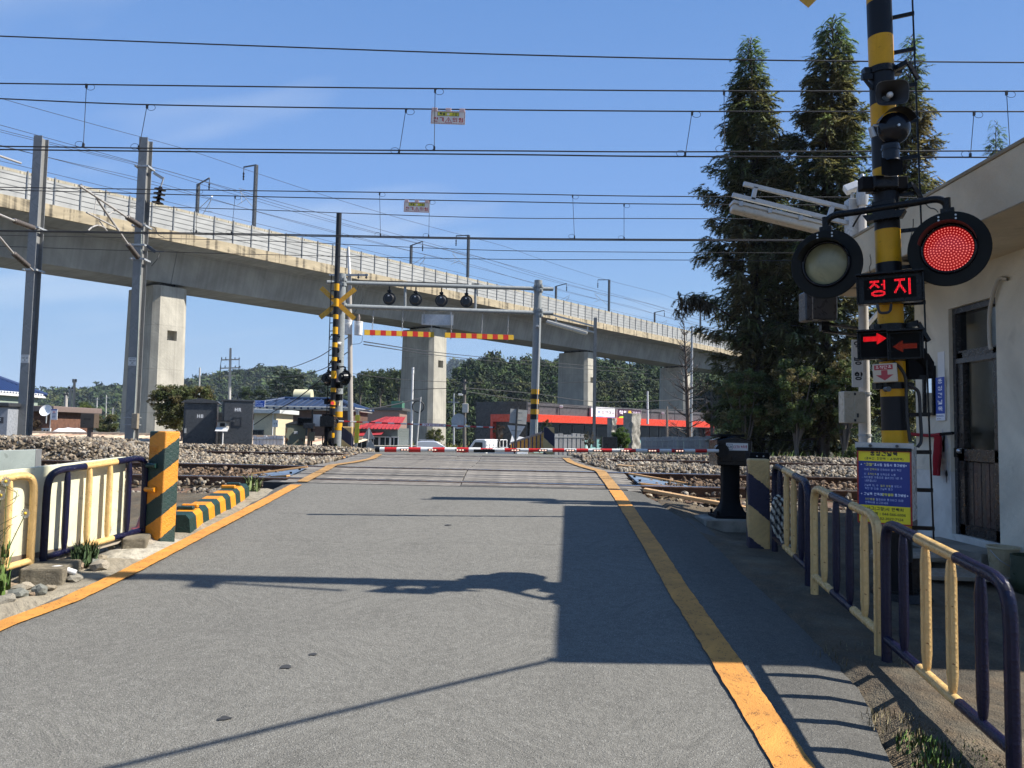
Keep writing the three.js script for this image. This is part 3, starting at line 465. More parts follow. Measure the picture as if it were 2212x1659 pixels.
hill('low far wooded ridge behind the village on the left', [[-120, 853], [0, 848], [80, 846], [150, 850], [200, 848], [262, 840], [330, 835], [400, 829], [440, 822], [480, 815], [520, 807], [553, 797], [590, 796], [620, 800], [668, 811], [760, 818], [850, 835], [960, 850]], 560, 190, -1, 6.2, 5.6, greens, CLs);
hill('dense wood on the low hill behind the pale viaduct piers', [[985, 850], [1005, 800], [1020, 783], [1060, 775], [1100, 779], [1130, 784], [1160, 780], [1200, 780], [1250, 778], [1290, 776], [1340, 784], [1400, 792], [1450, 797], [1520, 806], [1600, 815], [1750, 822], [1900, 830]], 235, 75, -1, 3.1, 3.1, greens, CL);
hill('wooded bank behind the red roofed shed', [[735, 860], [765, 822], [800, 808], [840, 800], [880, 806], [935, 815], [990, 835]], 215, 45, -1, 2.9, 2.9, greens, CL);
// ================================================================ railway viaduct
import { Brush, Evaluator, SUBTRACTION } from 'three-bvh-csg';
const VA = Math.atan2(0.777, 0.629), VO = V(-35.06, 0, -75), SPAN = 36.7;
const vpt = (t, y, o) => V(VO.x + 0.629 * t + 0.777 * o, y, VO.z - 0.777 * t + 0.629 * o);   // t along the viaduct, o towards the camera side
const vgrade = (t) => 0.006 * t;
{
  const v = thing('viaduct', 'long grey concrete railway viaduct with a pale noise barrier, rising to the left', 'viaduct', VO, null, VA);
  const conc = M([0.49, 0.505, 0.505], 0.9, { map: rep(T.form, 0.11), bumpMap: rep(T.concreteBump, 0.25), bumpScale: 0.02 }), edge = M([0.64, 0.59, 0.49], 0.92, { map: rep(T.streak, 0.1, 0.33) }), pierM = M([0.66, 0.64, 0.585], 0.9, { map: rep(T.form, 0.17, 0.12), bumpMap: rep(T.concreteBump, 0.3), bumpScale: 0.02 });
  const along3 = (sec, t0, t1) => { const g = poly(sec, t1 - t0); rot(g, 0, Math.PI / 2, 0); const p = g.attributes.position; for (let i = 0; i < p.count; i++) { const x = p.getX(i) + t0; p.setX(i, x); p.setY(i, p.getY(i) + vgrade(x)); } return fin(rotz(g)); };
  function rotz(g) { return g; }
  // cross-section in (across, up); after the turn "across" points away from the camera, so it is mirrored
  const boxS = [[-2.6, 15.3], [2.6, 15.3], [3.5, 18.3], [3.6, 18.75], [-3.6, 18.75], [-3.5, 18.3]], wing = [[-6.4, 18.76], [-6.4, 18.5], [-3.5, 18.35], [3.5, 18.35], [6.4, 18.5], [6.4, 18.76]].reverse();
  const para = (s) => [[s * 6.45 - 0.14, 18.45], [s * 6.45 + 0.14, 18.45], [s * 6.45 + 0.14, 19.45], [s * 6.45 - 0.14, 19.45]];
  for (let k = -2; k < 7; k++) {
    const a = k * SPAN + 0.02, b = (k + 1) * SPAN - 0.02;
    part(v, 'girder', along3(boxS, a, b), conc); part(v, 'deck_slab', along3(wing, a, b), conc); part(v, 'parapet', along3(para(-1), a, b), edge); part(v, 'parapet', along3(para(1), a, b), edge);
  }
  // pier: chamfered shaft, wider at the foot, with a square hole on its narrow side
  const W = 3.0, D = 1.65, c = 0.5, out = [[-D + c, -W], [D - c, -W], [D, -W + c], [D, W - c], [D - c, W], [-D + c, W], [-D, W - c], [-D, -W + c]], H = 16.3;
  let pg = new THREE.ExtrudeGeometry(new THREE.Shape(out.map(([a, b]) => new THREE.Vector2(a, b))), { depth: H, bevelEnabled: false, steps: 1 }); rot(pg, -Math.PI / 2, 0, 0);
  { const p = pg.attributes.position; for (let i = 0; i < p.count; i++) { const k = 1 + 0.085 * (1 - p.getY(i) / H); p.setX(i, p.getX(i) * k); p.setZ(i, p.getZ(i) * k); } pg.computeVertexNormals(); }
  const hole = new Brush(new THREE.BoxGeometry(0.95, 0.95, 1.6)); hole.position.set(0.1, 11.6, W); hole.updateMatrixWorld(); const shaft = new Brush(pg); shaft.updateMatrixWorld();
  const res = new Evaluator(); res.attributes = ['position', 'normal']; res.useGroups = false; const cut = fin(res.evaluate(shaft, hole, SUBTRACTION).geometry);
  const bear = mg([box(1.1, 0.6, 0.9, 0, 16.5, 1.9), box(1.1, 0.6, 0.9, 0, 16.5, -1.9), box(1.4, 0.6, 1.5, 0, 16.45, 0)]);
  for (let k = -1; k < 5; k++) { const p = part(v, 'pier', cut, pierM); p.position.set(k * SPAN, -1.35 + vgrade(k * SPAN), 0); part(p, 'bearing', bear, m.blackmatt); }
  // noise barrier: a post every two metres, between them panels of five boards
  const board = mg([0, 1, 2, 3, 4].map((i) => mg([box(1.88, 0.375, 0.07, 0, 0.2 + i * 0.435, 0, 0), box(1.88, 0.06, 0.02, 0, 0.0 + i * 0.435, -0.03)])).concat([box(1.9, 0.05, 0.1, 0, 2.19, 0)])), boardM = [0.46, 0.49, 0.43].map((q) => M([q * 0.98, q * 1.02, q * 1.06], 0.45, { map: rep(T.plaster, 0.15), metalness: 0.05 })), postG = box(0.085, 2.3, 0.16, 0, 1.15, 0.02), postM = worn([0.22, 0.23, 0.235], 0.5, 1);
  const topM = M([0.66, 0.66, 0.62], 0.8, { map: rep(T.streak, 0.3) }), cap = box(1.9, 0.2, 0.075, 0, 2.06, 0);
  for (let t = -20; t < 172; t += 2) {
    const y = 19.45 + vgrade(t), p = part(v, 'noise_panel', board, pick(boardM)); p.position.set(t + 1, y, 6.45); const b = part(p, 'top_board', cap, topM); b.position.z = 0.005;
    part(v, 'barrier_post', postG, postM).position.set(t, y, 6.47);
  }
  part(v, 'far_barrier', along3([[6.42, 19.45], [6.48, 19.45], [6.48, 21.6], [6.42, 21.6]], -60, 220), boardM[0]);
}
// masts of the railway on the viaduct: two rows, each with a bracket, an insulator and a folded cantilever
const MAST_GROUP = 'catenary masts standing on the viaduct';
function viaductMast(t, o, hTop, label, side) {
  const base = vpt(t, 18.8 + vgrade(t), o), M0 = thing('catenary_mast', label, 'catenary mast', base, MAST_GROUP, VA), h = hTop, d = -side;
  const steel = worn([0.045, 0.05, 0.055], 0.55, 1);
  part(M0, 'post', box(0.3, h, 0.3, 0, h / 2, 0), steel); part(M0, 'bracket', [bar(V(0, h, 0), V(0, h + 0.25, d * 2.3), 0.12, 0.12), bar(V(0, h + 0.25, d * 2.3), V(0, h - 0.3, d * 2.3), 0.06, 0.06)], steel); part(M0, 'insulator', lathe([[0.03, 0], [0.11, 0.1], [0.05, 0.2], [0.11, 0.4], [0.05, 0.5], [0.11, 0.7], [0.03, 0.9]], 8, 0, h - 1.15, d * 2.3), m.black);
  part(M0, 'cantilever', [rod(V(0, h - 2.9, 0), V(0, h - 1.9, d * 3), 0.035), rod(V(0, h - 4.6, 0), V(0, h - 2.2, d * 2.9), 0.035), rod(V(0, h - 3.3, d * 1.6), V(0, h - 3.6, d * 3.2), 0.025), rod(V(0, h - 2.2, d * 2.7), V(0, h - 3.6, d * 2.4), 0.02)], m.galv);
}
{
  const find = (u, o) => { let lo = -60, hi = 230; const X = at(u, 700, 1); const k = X.x / -X.z; for (let i = 0; i < 50; i++) { const q = (lo + hi) / 2, p = vpt(q, 0, o); p.x / -p.z < k ? (lo = q) : (hi = q); } return lo; };
  const near = [[540, 352, 'viaduct mast tallest in view, leftmost of the near row above the noise barrier'], [1008, 505, 'viaduct mast right of the crossing gantry lights, second of the near row'], [1315, 602, 'viaduct mast above the third pier, third of the near row'], [1513, 668, 'viaduct mast beside the tall dark conifer, last of the near row']];
  const far = [[415, 394, 'viaduct mast behind the barrier right of the second steel railway mast'], [884, 527, 'viaduct mast behind the barrier above the gantry beam'], [1200, 616, 'viaduct mast behind the barrier just right of the grey gantry post'], [1414, 673, 'viaduct mast behind the barrier, farthest right before the conifers']];
  for (const [list, o, s] of [[near, 4.9, 1], [far, -4.9, -1]]) for (const [u, v, label] of list) { const t = find(u, o), p = vpt(t, 0, o), top = 1.65 + at(u, v, -p.z).y - 1.65; viaductMast(t, o, top - 18.8 - vgrade(t) - 0.2, label, s); }
  const wires = thing('viaduct_catenary', 'thin overhead wires strung along the viaduct between its masts', 'overhead wires');
  for (const [o, y] of [[4.2, 28.2], [2.2, 26.3], [2.2, 24.6], [-2.2, 26.3], [-2.2, 24.6], [-4.2, 28.2], [4.8, 25.4]]) { const pts = []; for (let t = -40; t <= 240; t += 8) pts.push(vpt(t, y + vgrade(t) - (y > 26 ? 0.5 * Math.abs(Math.sin(t / 15)) : 0), o)); part(wires, 'wire', tube(pts, 0.022, 120, 4), m.wire); }
}
// ================================================================ the crossing keeper's house on the right
{
  const Xw = 4.6, z0 = 4.9, z1 = 8.74, fl = 0.3, plaster = M([0.88, 0.84, 0.73], 0.93, { map: rep(T.plaster, 0.45), bumpMap: rep(T.concreteBump, 0.9), bumpScale: 0.008 }), lower = M([0.82, 0.83, 0.82], 0.93, { map: rep(T.plaster, 0.7), bumpMap: rep(T.concreteBump, 0.9), bumpScale: 0.006 });
  const h = thing('crossing_house', 'cream plastered flat-roofed keeper hut with a dark timber door at the right', 'hut', V(Xw, fl, -6.8)), z = (Z) => -Z + 6.8;
  const top = 3.39 - fl, dz0 = 7.27, dz1 = 8.06, dtop = 3.03 - fl, dbot = 0.68 - fl;
  // walls of real thickness round a door opening
  const T0 = 0.2, wallX = (za, zb, ya, yb, mt) => part(h, 'wall', box(T0, yb - ya, zb - za, T0 / 2, (ya + yb) / 2, (z(za) + z(zb)) / 2), mt);
  wallX(dz1, z1, 1.02, top, plaster); wallX(dz1, z1, -0.2, 1.018, lower); wallX(z0, dz0, -0.2, top, plaster); wallX(dz0, dz1, dtop, top, plaster); wallX(dz0, dz1, -0.2, dbot, lower);
  part(h, 'wall', box(3.6, top + 0.2, T0, 2.0 + 0.2, (top - 0.2) / 2, z(z1) + 0.1), plaster); part(h, 'wall', box(3.6, top + 0.2, T0, 2.2, (top - 0.2) / 2, z(z0) - 0.1), plaster); part(h, 'wall', box(0.2, top + 0.2, z1 - z0, 4.1, (top - 0.2) / 2, (z(z0) + z(z1)) / 2), plaster);
  const rz0 = 4.33, rz1 = 9.38, roof = part(h, 'roof', box(5.0, 0.45, rz1 - rz0, 3.71 - Xw + 2.5, 3.615 - fl, (z(rz0) + z(rz1)) / 2, 0.012), M([0.78, 0.68, 0.52], 0.95, { map: rep(T.plaster, 0.4), bumpMap: rep(T.concreteBump, 0.6), bumpScale: 0.014 }));
  part(roof, 'roof_lip', box(5.02, 0.035, rz1 - rz0 + 0.03, 3.71 - Xw + 2.5, 3.852 - fl, (z(rz0) + z(rz1)) / 2, 0.01), M([0.6, 0.54, 0.43], 0.95, { map: rep(T.concrete, 0.7) }));
  // cracks and flaked patches of the roof edge and ceiling
  const crack = M([0.1, 0.085, 0.065], 1), flake = M([0.33, 0.3, 0.26], 1, { map: rep(T.concrete, 1) });
  seed = 77;
  for (const [Z, y, len, a] of [[8.9, 3.72, 0.34, -1.3], [8.3, 3.62, 0.3, -1.6], [7.6, 3.68, 0.26, -1.1], [7.1, 3.55, 0.33, -1.9], [6.75, 3.72, 0.3, -0.6], [6.5, 3.6, 0.22, -1.5], [9.15, 3.6, 0.25, -1.45], [7.9, 3.48, 0.2, -1.7]]) {
    const pts = []; for (let i = 0; i < 7; i++) pts.push(V(3.71 - Xw - 0.0005, y - fl + Math.sin(a) * len * (i / 6 - 0.5) + rr(-0.02, 0.02), z(Z) + Math.cos(a) * len * (i / 6 - 0.5) + rr(-0.02, 0.02)));
    part(h, 'crack', tube(pts, 0.0055, 18, 4), crack);
  }
  for (let i = 0; i < 8; i++) { const g = new THREE.CircleGeometry(rr(0.06, 0.16), 13), p = g.attributes.position; for (let k = 1; k < p.count; k++) { const q = rr(0.5, 1.4); p.setXY(k, p.getX(k) * q * 1.8, p.getY(k) * q); } rot(g, Math.PI / 2, 0, rr(-0.3, 0.3)); part(h, 'flaked_patch', fin(mv(g, rr(-0.75, -0.1), 3.387 - fl, z(rr(6.9, 9.2)))), flake); }
  for (let i = 0; i < 4; i++) { const g = new THREE.CircleGeometry(rr(0.05, 0.11), 13), p = g.attributes.position; for (let k = 1; k < p.count; k++) { const q = rr(0.5, 1.4); p.setXY(k, p.getX(k) * q * 0.6, p.getY(k) * q * 1.4); } rot(g, 0, -Math.PI / 2, 0); part(h, 'flaked_patch', fin(mv(g, -0.003, rr(0.2, 1.4), z(rr(8.1, 8.2)))), M([0.5, 0.49, 0.46], 1)); }
  // door: frame, leaf with a fanlight and a big pane above vertical boards
  const wood = worn([0.035, 0.03, 0.028], 0.5, 2), dark = worn([0.05, 0.05, 0.055], 0.4, 2), d = part(h, 'door', mg([box(0.07, 0.09, dz1 - dz0 - 0.1, 0.09, dtop - 0.5, z((dz0 + dz1) / 2)), box(0.07, 0.12, dz1 - dz0 - 0.1, 0.09, 1.3 - 0.1, z((dz0 + dz1) / 2)), box(0.07, 0.1, dz1 - dz0 - 0.1, 0.09, dbot + 0.06, z((dz0 + dz1) / 2)), box(0.07, dtop - dbot - 0.45, 0.09, 0.09, (dtop + dbot - 0.5) / 2, z(dz0 + 0.1)), box(0.07, dtop - dbot - 0.45, 0.09, 0.09, (dtop + dbot - 0.5) / 2, z(dz1 - 0.1))]), wood);
  for (const [a, b, c, e] of [[dz0 + 0.025, 0.05, dbot, dtop], [dz1 - 0.025, 0.05, dbot, dtop]]) part(d, 'frame', box(0.12, e - c, b, 0.1, (c + e) / 2, z(a)), dark);
  part(d, 'frame', box(0.12, 0.06, dz1 - dz0 - 0.1, 0.1, dtop - 0.03, z((dz0 + dz1) / 2)), dark); part(d, 'frame', box(0.13, 0.05, dz1 - dz0 - 0.1, 0.1, dtop - 0.56, z((dz0 + dz1) / 2)), dark);
  const pane = M([0.8, 0.83, 0.84], 0.05, { transmission: 1, thickness: 0, ior: 1.5 });
  part(d, 'pane', box(0.006, 0.42, dz1 - dz0 - 0.1, 0.1, dtop - 0.28, z((dz0 + dz1) / 2)), pane); part(d, 'pane', box(0.006, dtop - 0.55 - 1.26, dz1 - dz0 - 0.28, 0.1, (dtop - 0.55 + 1.26) / 2, z((dz0 + dz1) / 2)), pane);
  for (let i = 0; i < 8; i++) part(d, 'board', box(0.03, 1.14 - dbot - 0.12, 0.062, 0.1 + (i % 2) * 0.004, (1.14 + dbot + 0.1) / 2, z(dz0 + 0.185 + i * 0.066), 0.006), worn([0.06 + (i % 3) * 0.012, 0.052, 0.045], 0.6, 2));
  part(d, 'handle', [sph(0.028, 0.03, 1.24, z(dz1 - 0.1), 10), cyl(0.012, 0.012, 0.05, 0.05, 1.24, z(dz1 - 0.1), 8)], m.silver); part(d, 'lock', box(0.03, 0.1, 0.06, 0.045, 1.22, z(dz1 - 0.03), 0.005), m.black);
  part(h, 'porch', box(0.62, 0.3, 1.75, -0.315, 0.52 - 0.15 - fl, z(7.86), 0.015), m.concrete); part(h, 'threshold', box(0.3, 0.12, 1.2, -0.16, dbot - 0.12, z((dz0 + dz1) / 2), 0.01), m.concrete);
  part(h, 'conduit', tube([V(-0.02, 2.85, z(7.05)), V(-0.04, 2.86, z(7.16)), V(-0.035, 2.6, z(7.3)), V(-0.03, 2.3, z(7.32)), V(-0.03, 2.22, z(7.3))], 0.018, 24, 8), worn([0.5, 0.46, 0.38], 0.7));
  // inside: floor and a pale far wall so that the pane shows a room
  part(h, 'floor', box(3.6, 0.05, z1 - z0 - 0.4, 2.1, dbot - 0.05, (z(z0) + z(z1)) / 2), worn([0.2, 0.18, 0.15], 0.9));
  // fittings on the wall
  const on = (u, v) => atX(u, v, Xw - 0.02), A = on(1996, 796), Bq = on(2018, 894);
  const f = thing('wall_mirror', 'narrow dark-framed mirror on the hut wall, left of the blue sign', 'mirror', V(Xw - 0.02, (A.y + Bq.y) / 2, (A.z + Bq.z) / 2)); const fw = Math.abs(A.z - Bq.z), fh = A.y - Bq.y;
  part(f, 'frame', [box(0.03, 0.03, fw, 0, fh / 2, 0), box(0.03, 0.03, fw, 0, -fh / 2, 0), box(0.032, fh + 0.03, 0.03, 0, 0, fw / 2), box(0.032, fh + 0.03, 0.03, 0, 0, -fw / 2)], m.black); part(f, 'glass', box(0.008, fh, fw, 0.004, 0, 0), M(0.8, 0.02, { metalness: 1 }));
  const a = on(2022, 816), b = on(2040, 908), bs = thing('name_sign', 'blue vertical enamel sign with white lettering beside the hut door', 'sign', V(Xw - 0.012, (a.y + b.y) / 2, (a.z + b.z) / 2)), w = 0.17, hh = a.y - b.y;
  part(bs, 'board', box(0.012, hh, w, 0, 0, 0), m.white);
  const face = part(bs, 'lettering', plate(w, hh), print(128, 640, (x) => { x.fillStyle = '#1d4aa8'; x.fillRect(0, 0, 128, 540); x.fillStyle = '#dfe3ea'; x.fillRect(0, 540, 128, 100); [...'풍성건널목'].forEach((c, i) => text(x, c, 24, 22 + i * 103, 80, { color: '#f2f4f6', w: 0.12 })); text(x, 'KORAIL', 6, 560, 30, { color: '#123a8c', sx: 0.98 }); text(x, '철도공사', 10, 606, 16, { color: '#334', w: 0.12 }); })); face.rotation.y = -Math.PI / 2; face.position.x = -0.008;
  const nt = on(2030, 790), pp = single('paper_notice', box(0.004, 0.3, 0.13, 0, 0, 0), M([0.72, 0.72, 0.7], 0.8), 'small white paper notice fixed above the blue vertical sign', 'notice', null, V(Xw - 0.004, nt.y, nt.z));
  // the red cloth hung on a peg
  const c1 = on(2030, 938), fl2 = thing('signal_flag', 'dark red cloth flag hanging from a short stick on the hut wall', 'flag', V(Xw - 0.05, c1.y, c1.z)); part(fl2, 'stick', rod(V(0, 0.01, 0.22), V(-0.01, -0.02, -0.55), 0.009), m.black); part(fl2, 'grip', rod(V(0, 0.012, 0.3), V(0, 0.002, 0.1), 0.016), m.blackmatt);
  { const n = 12, q = 7, pos = [], id = []; for (let i = 0; i <= n; i++) for (let j = 0; j <= q; j++) { const s = i / n, t = j / q, wd = 0.13 * (1 - Math.abs(s - 0.45) * 0.9) + 0.02; pos.push(-0.02 + 0.03 * Math.sin(t * 9 + s * 3), -0.02 - s * 0.42, (t - 0.5) * wd * 1.3 + 0.03 - s * 0.0); if (i < n && j < q) { const k = i * (q + 1) + j; id.push(k, k + 1, k + q + 1, k + 1, k + q + 2, k + q + 1); } } const g = new THREE.BufferGeometry(); g.setAttribute('position', new THREE.Float32BufferAttribute(pos, 3)); g.setIndex(id); g.computeVertexNormals(); part(fl2, 'cloth', fin(g), M([0.3, 0.014, 0.022], 0.95, { side: THREE.DoubleSide })); part(fl2, 'rolled_cloth', tube([V(0, 0, 0.08), V(-0.01, -0.015, -0.1), V(-0.005, -0.01, -0.3), V(-0.01, 0.0, -0.5)], 0.02, 20, 6), m.redcloth); }
  const bk = thing('plastic_bucket', 'beige plastic bucket by the hut wall right of the door', 'bucket', V(4.42, P2(4.4, 6.95) - 0.16, -6.95)); part(bk, 'body', lathe([[0, 0.01], [0.09, 0.01], [0.1, 0], [0.125, 0.28], [0.135, 0.28], [0.135, 0.3], [0.118, 0.3], [0.095, 0.02]], 22), worn([0.45, 0.38, 0.24], 0.6)); part(bk, 'handle', tube([V(-0.13, 0.27, 0.02), V(-0.1, 0.19, 0.12), V(0, 0.14, 0.15), V(0.1, 0.19, 0.12), V(0.13, 0.27, 0.02)], 0.005, 20, 5), m.galv);
  const dr = thing('old_drum', 'rusty dark green drum at the right picture edge by the bucket', 'drum', V(4.4, P2(4.4, 6.5) - 0.16, -6.52)); part(dr, 'body', lathe([[0, 0], [0.17, 0], [0.17, 0.1], [0.178, 0.11], [0.17, 0.12], [0.17, 0.32], [0.16, 0.32], [0.16, 0.03]], 22), worn([0.04, 0.06, 0.035], 0.8));
  [[3.75, 7.1, 0.1, 0.9, 0.24, 'grey plank lying below the hut porch, topmost of three'], [3.8, 6.75, 0.035, 1.0, 0.32, 'wide weathered plank below the hut porch, lowest and nearest'], [3.85, 7.3, 0.05, 0.8, 0.2, 'short plank below the hut porch, farthest of three']].forEach(([X, Z, y, L, w, lb], i) => { const o = single('loose_plank', box(L, 0.035, w, 0, 0, 0, 0.005), worn([0.27, 0.23, 0.18], 0.95, 2), lb, 'plank', null, V(X, P2(X, Z) - 0.1 + y, -Z)); o.rotation.set(0.06, 0.3 - i * 0.25, -0.03); });
  // overhead service cable from the near roof corner to a pole behind the photographer: only its shadow falls across the road
  const cb = thing('service_cable', 'thick overhead service cable whose slanting shadow crosses the foreground asphalt', 'cable', V(3.72, 3.88, -4.36)); part(cb, 'cable', tube([V(0, 0, 0), V(-3, -0.06, 2.05), V(-6, 0.02, 4.1), V(-9, 0.3, 6.2)], 0.019, 40, 8), m.wire); part(cb, 'anchor', box(0.06, 0.12, 0.06, 0.02, -0.02, 0), m.galv);
  const up = thing('utility_pole', 'plain concrete service pole behind the photographer carrying the slanting cable', 'utility pole', V(-5.28, -0.4, 1.84)); part(up, 'shaft', cyl(0.09, 0.13, 5.2, 0, 2.4, 0, 14), m.concrete); part(up, 'insulator', cyl(0.03, 0.04, 0.12, 0, 4.58, -0.1, 8), m.black);
}
// ================================================================ warning signal pole
const sgn = thing('crossing_signal', 'tall yellow and black crossing signal pole with a lit red lamp, beside the hut', 'crossing signal', V(2.97, P2(2.97, 5.9), -5.9));
sgn.rotation.z = 0.024; sgn.updateMatrixWorld(true);
const YAW = -0.62;
const ledTex = (w, h, draw, grid) => canvasTex(w, h, (x) => { x.fillStyle = '#000'; x.fillRect(0, 0, w, h); draw(x); x.fillStyle = 'rgba(0,0,0,0.8)'; for (let i = 0; i < w; i += grid) { x.fillRect(i, 0, grid * 0.35, h); } for (let j = 0; j < h; j += grid) x.fillRect(0, j, w, grid * 0.35); });
{
  const S = sgn, L = (u, v, Z = 5.9) => S.worldToLocal(at(u, v, Z)), yv = (v) => L(1915, v).y, R = 0.092;
  // pole with its painted bands
  const cuts = [8.4, 5.87, 5.62, 5.34, 5.06, 4.78, yv(8), yv(82), yv(152), yv(228), yv(272), yv(366), yv(404), yv(498), yv(569), yv(660), yv(704), yv(782), yv(857), yv(930), yv(1020), yv(1100), yv(1147), 0];
  const cols = [[0.02, 0.022, 0.026], K.yellow, K.black, K.yellow, K.black, K.yellow, K.black, K.yellow, K.black, K.yellow, K.black, K.yellow, K.black, K.yellow, K.black, K.yellow, K.black, K.yellow, K.black, K.yellow, K.black, K.yellow, K.black];
  part(S, 'pole', cols.map((c, i) => paint(cyl(R, R, cuts[i] - cuts[i + 1], 0, (cuts[i] + cuts[i + 1]) / 2, 0, 28), c)), VC(0.42, { specularIntensity: 0.45 }));
  part(S, 'footing', [cyl(0.2, 0.22, 0.06, 0, 0.0, 0, 20), ...[0, 1, 2, 3].map((i) => rot(box(0.012, 0.25, 0.1, 0, 0.14, 0.14), 0, i * Math.PI / 2))], m.black);
  for (const y of [yv(155), yv(410), yv(708), yv(834)]) part(S, 'clamp', [cyl(R + 0.012, R + 0.012, 0.05, 0, y, 0, 24), box(0.05, 0.05, 0.06, R + 0.03, y, 0), box(0.05, 0.05, 0.06, -R - 0.03, y, 0)], m.black);
  // crossbuck
  const bk = part(S, 'crossbuck', [rot(box(0.17, 1.6, 0.012, 0, 0, 0), 0, 0, 0.84), rot(box(0.17, 1.6, 0.012, 0, 0, 0.016), 0, 0, -0.84)], m.yellow); bk.rotation.y = -0.28; bk.position.set(-0.03, 5.2, 0.11);
  // ladder: one stile and rungs to the pole
  const x0 = 0.235; part(S, 'ladder_stile', bar(V(x0, 0.35, -0.02), V(x0, 6.2, -0.02), 0.012, 0.035), m.black).rotation.y = -0.45;
  for (let y = 0.5; y < 6.15; y += 0.285) part(S, 'rung', box(x0 - R + 0.02, 0.03, 0.014, (x0 + R) / 2, y, -0.02), m.black).rotation.y = -0.45;
  for (const y of [yv(160), yv(420), yv(713)]) part(S, 'ladder_brace', [bar(V(R, y + 0.02, 0), V(x0 - 0.05, y + 0.04, 0.04), 0.03, 0.04), bar(V(x0 - 0.05, y + 0.04, 0.04), V(x0 + 0.02, y - 0.1, 0), 0.02, 0.03)], m.black).rotation.y = -0.45;
  part(S, 'side_bracket', [box(0.08, 0.045, 0.03, -R - 0.04, yv(170), 0.03), bar(V(-R - 0.07, yv(170), 0.03), V(-R, yv(196), 0.03), 0.02, 0.02)], m.black);
  // horn loudspeaker: round throat opening to a rounded square mouth
  {
    const rings = [[0.03, 2, 0.08], [0.04, 2.2, 0.14], [0.06, 2.6, 0.19], [0.088, 3.2, 0.235], [0.112, 4.2, 0.265], [0.118, 4.6, 0.275]], N = 32, pos = [], id = [];
    rings.forEach(([r, e, z]) => { for (let i = 0; i < N; i++) { const a = i / N * 2 * Math.PI, c = Math.cos(a), s = Math.sin(a), k = Math.pow(Math.abs(c) ** e + Math.abs(s) ** e, -1 / e); pos.push(r * k * c, r * k * s * 0.78, z); } });
    for (let j = 0; j < rings.length - 1; j++) for (let i = 0; i < N; i++) { const a = j * N + i, b = j * N + (i + 1) % N; id.push(a, b, a + N, b, b + N, a + N); }
    const g = new THREE.BufferGeometry(); g.setAttribute('position', new THREE.Float32BufferAttribute(pos, 3)); g.setIndex(id); g.computeVertexNormals();
    const p = L(1911, 216, 5.85), hn = part(S, 'horn', fin(g), worn([0.33, 0.34, 0.34], 0.45, 3)); hn.position.set(p.x, p.y, 0); hn.rotation.set(0.14, -0.18, 0, 'YXZ');
    { const q = g.clone(), a = q.attributes.position; q.setIndex(id.map((_, i) => id[i - i % 3 + 2 - i % 3])); for (let i = 0; i < a.count; i++) a.setXYZ(i, a.getX(i) * 0.955, a.getY(i) * 0.955, a.getZ(i) + 0.0015); q.deleteAttribute('normal'); q.computeVertexNormals(); part(hn, 'mouth', fin(q), M([0.03, 0.03, 0.032], 0.7, { side: THREE.DoubleSide })); }
    part(hn, 'driver', cyl(0.045, 0.05, 0.1, 0, 0, 0, 16).applyMatrix4(new THREE.Matrix4().makeRotationX(Math.PI / 2)).translate(0, 0, 0.06), m.darkgrey); part(hn, 'plug', sph(0.025, 0, 0, 0.21, 12), m.white);
  }
  // bell under a curved hood
  {
    const p = L(1916, 287, 5.8), b = part(S, 'bell', rot(lathe([[0, 0.062], [0.03, 0.06], [0.07, 0.05], [0.1, 0.028], [0.118, 0.0], [0.122, -0.02], [0.12, -0.03], [0.09, -0.028], [0, -0.03]], 28), Math.PI / 2), m.blackgloss); b.position.set(p.x + 0.012, p.y, 0.2); b.rotation.set(0.1, -0.1, 0, 'YXZ');
    part(b, 'nut', rot(cyl(0.011, 0.011, 0.02, 0, 0.068, 0, 6), Math.PI / 2), m.silver); part(b, 'hood', rot(fin(new THREE.CylinderGeometry(0.136, 0.132, 0.12, 28, 1, true, Math.PI - 1.2, 2.4)), Math.PI / 2, 0, 0).translate(0, 0, 0.02), M(K.black, 0.5, { side: THREE.DoubleSide }));
    part(b, 'clapper', [rot(cyl(0.02, 0.025, 0.08, 0, 0, 0, 12), 0, 0, 0.3).translate(-0.16, -0.02, -0.02), rod(V(-0.15, 0.03, -0.02), V(-0.09, 0.02, -0.02), 0.01)], m.galv); part(b, 'arm', rod(V(0, 0, -0.02), V(0, 0, -0.14), 0.03), m.black);
  }
  const h1 = L(1917, 336, 5.8); part(S, 'bell_housing', [cyl(0.062, 0.062, 0.13, h1.x, h1.y, 0.15, 20), cyl(0.068, 0.068, 0.02, h1.x, h1.y + 0.03, 0.15, 20), cyl(0.065, 0.068, 0.012, h1.x, h1.y - 0.06, 0.15, 20)], m.blackgloss);
  const h2 = L(1914, 368, 5.8), sh = part(S, 'shield', [rot(box(0.085, 0.13, 0.006, -0.044, 0, 0), 0, 0.4, 0), rot(box(0.085, 0.13, 0.006, 0.044, 0, 0), 0, -0.4, 0)], m.blackmatt); sh.position.set(h2.x, h2.y, 0.16);
  const h3 = L(1912, 394, 5.8); for (const s of [-1, 1]) part(S, 'relay_box', box(0.1, 0.1, 0.09, h3.x + s * 0.125, h3.y, 0.06, 0.006), m.blackmatt); part(S, 'saddle', box(0.2, 0.105, 0.05, h3.x, h3.y, 0.1, 0.02, 2), m.black);
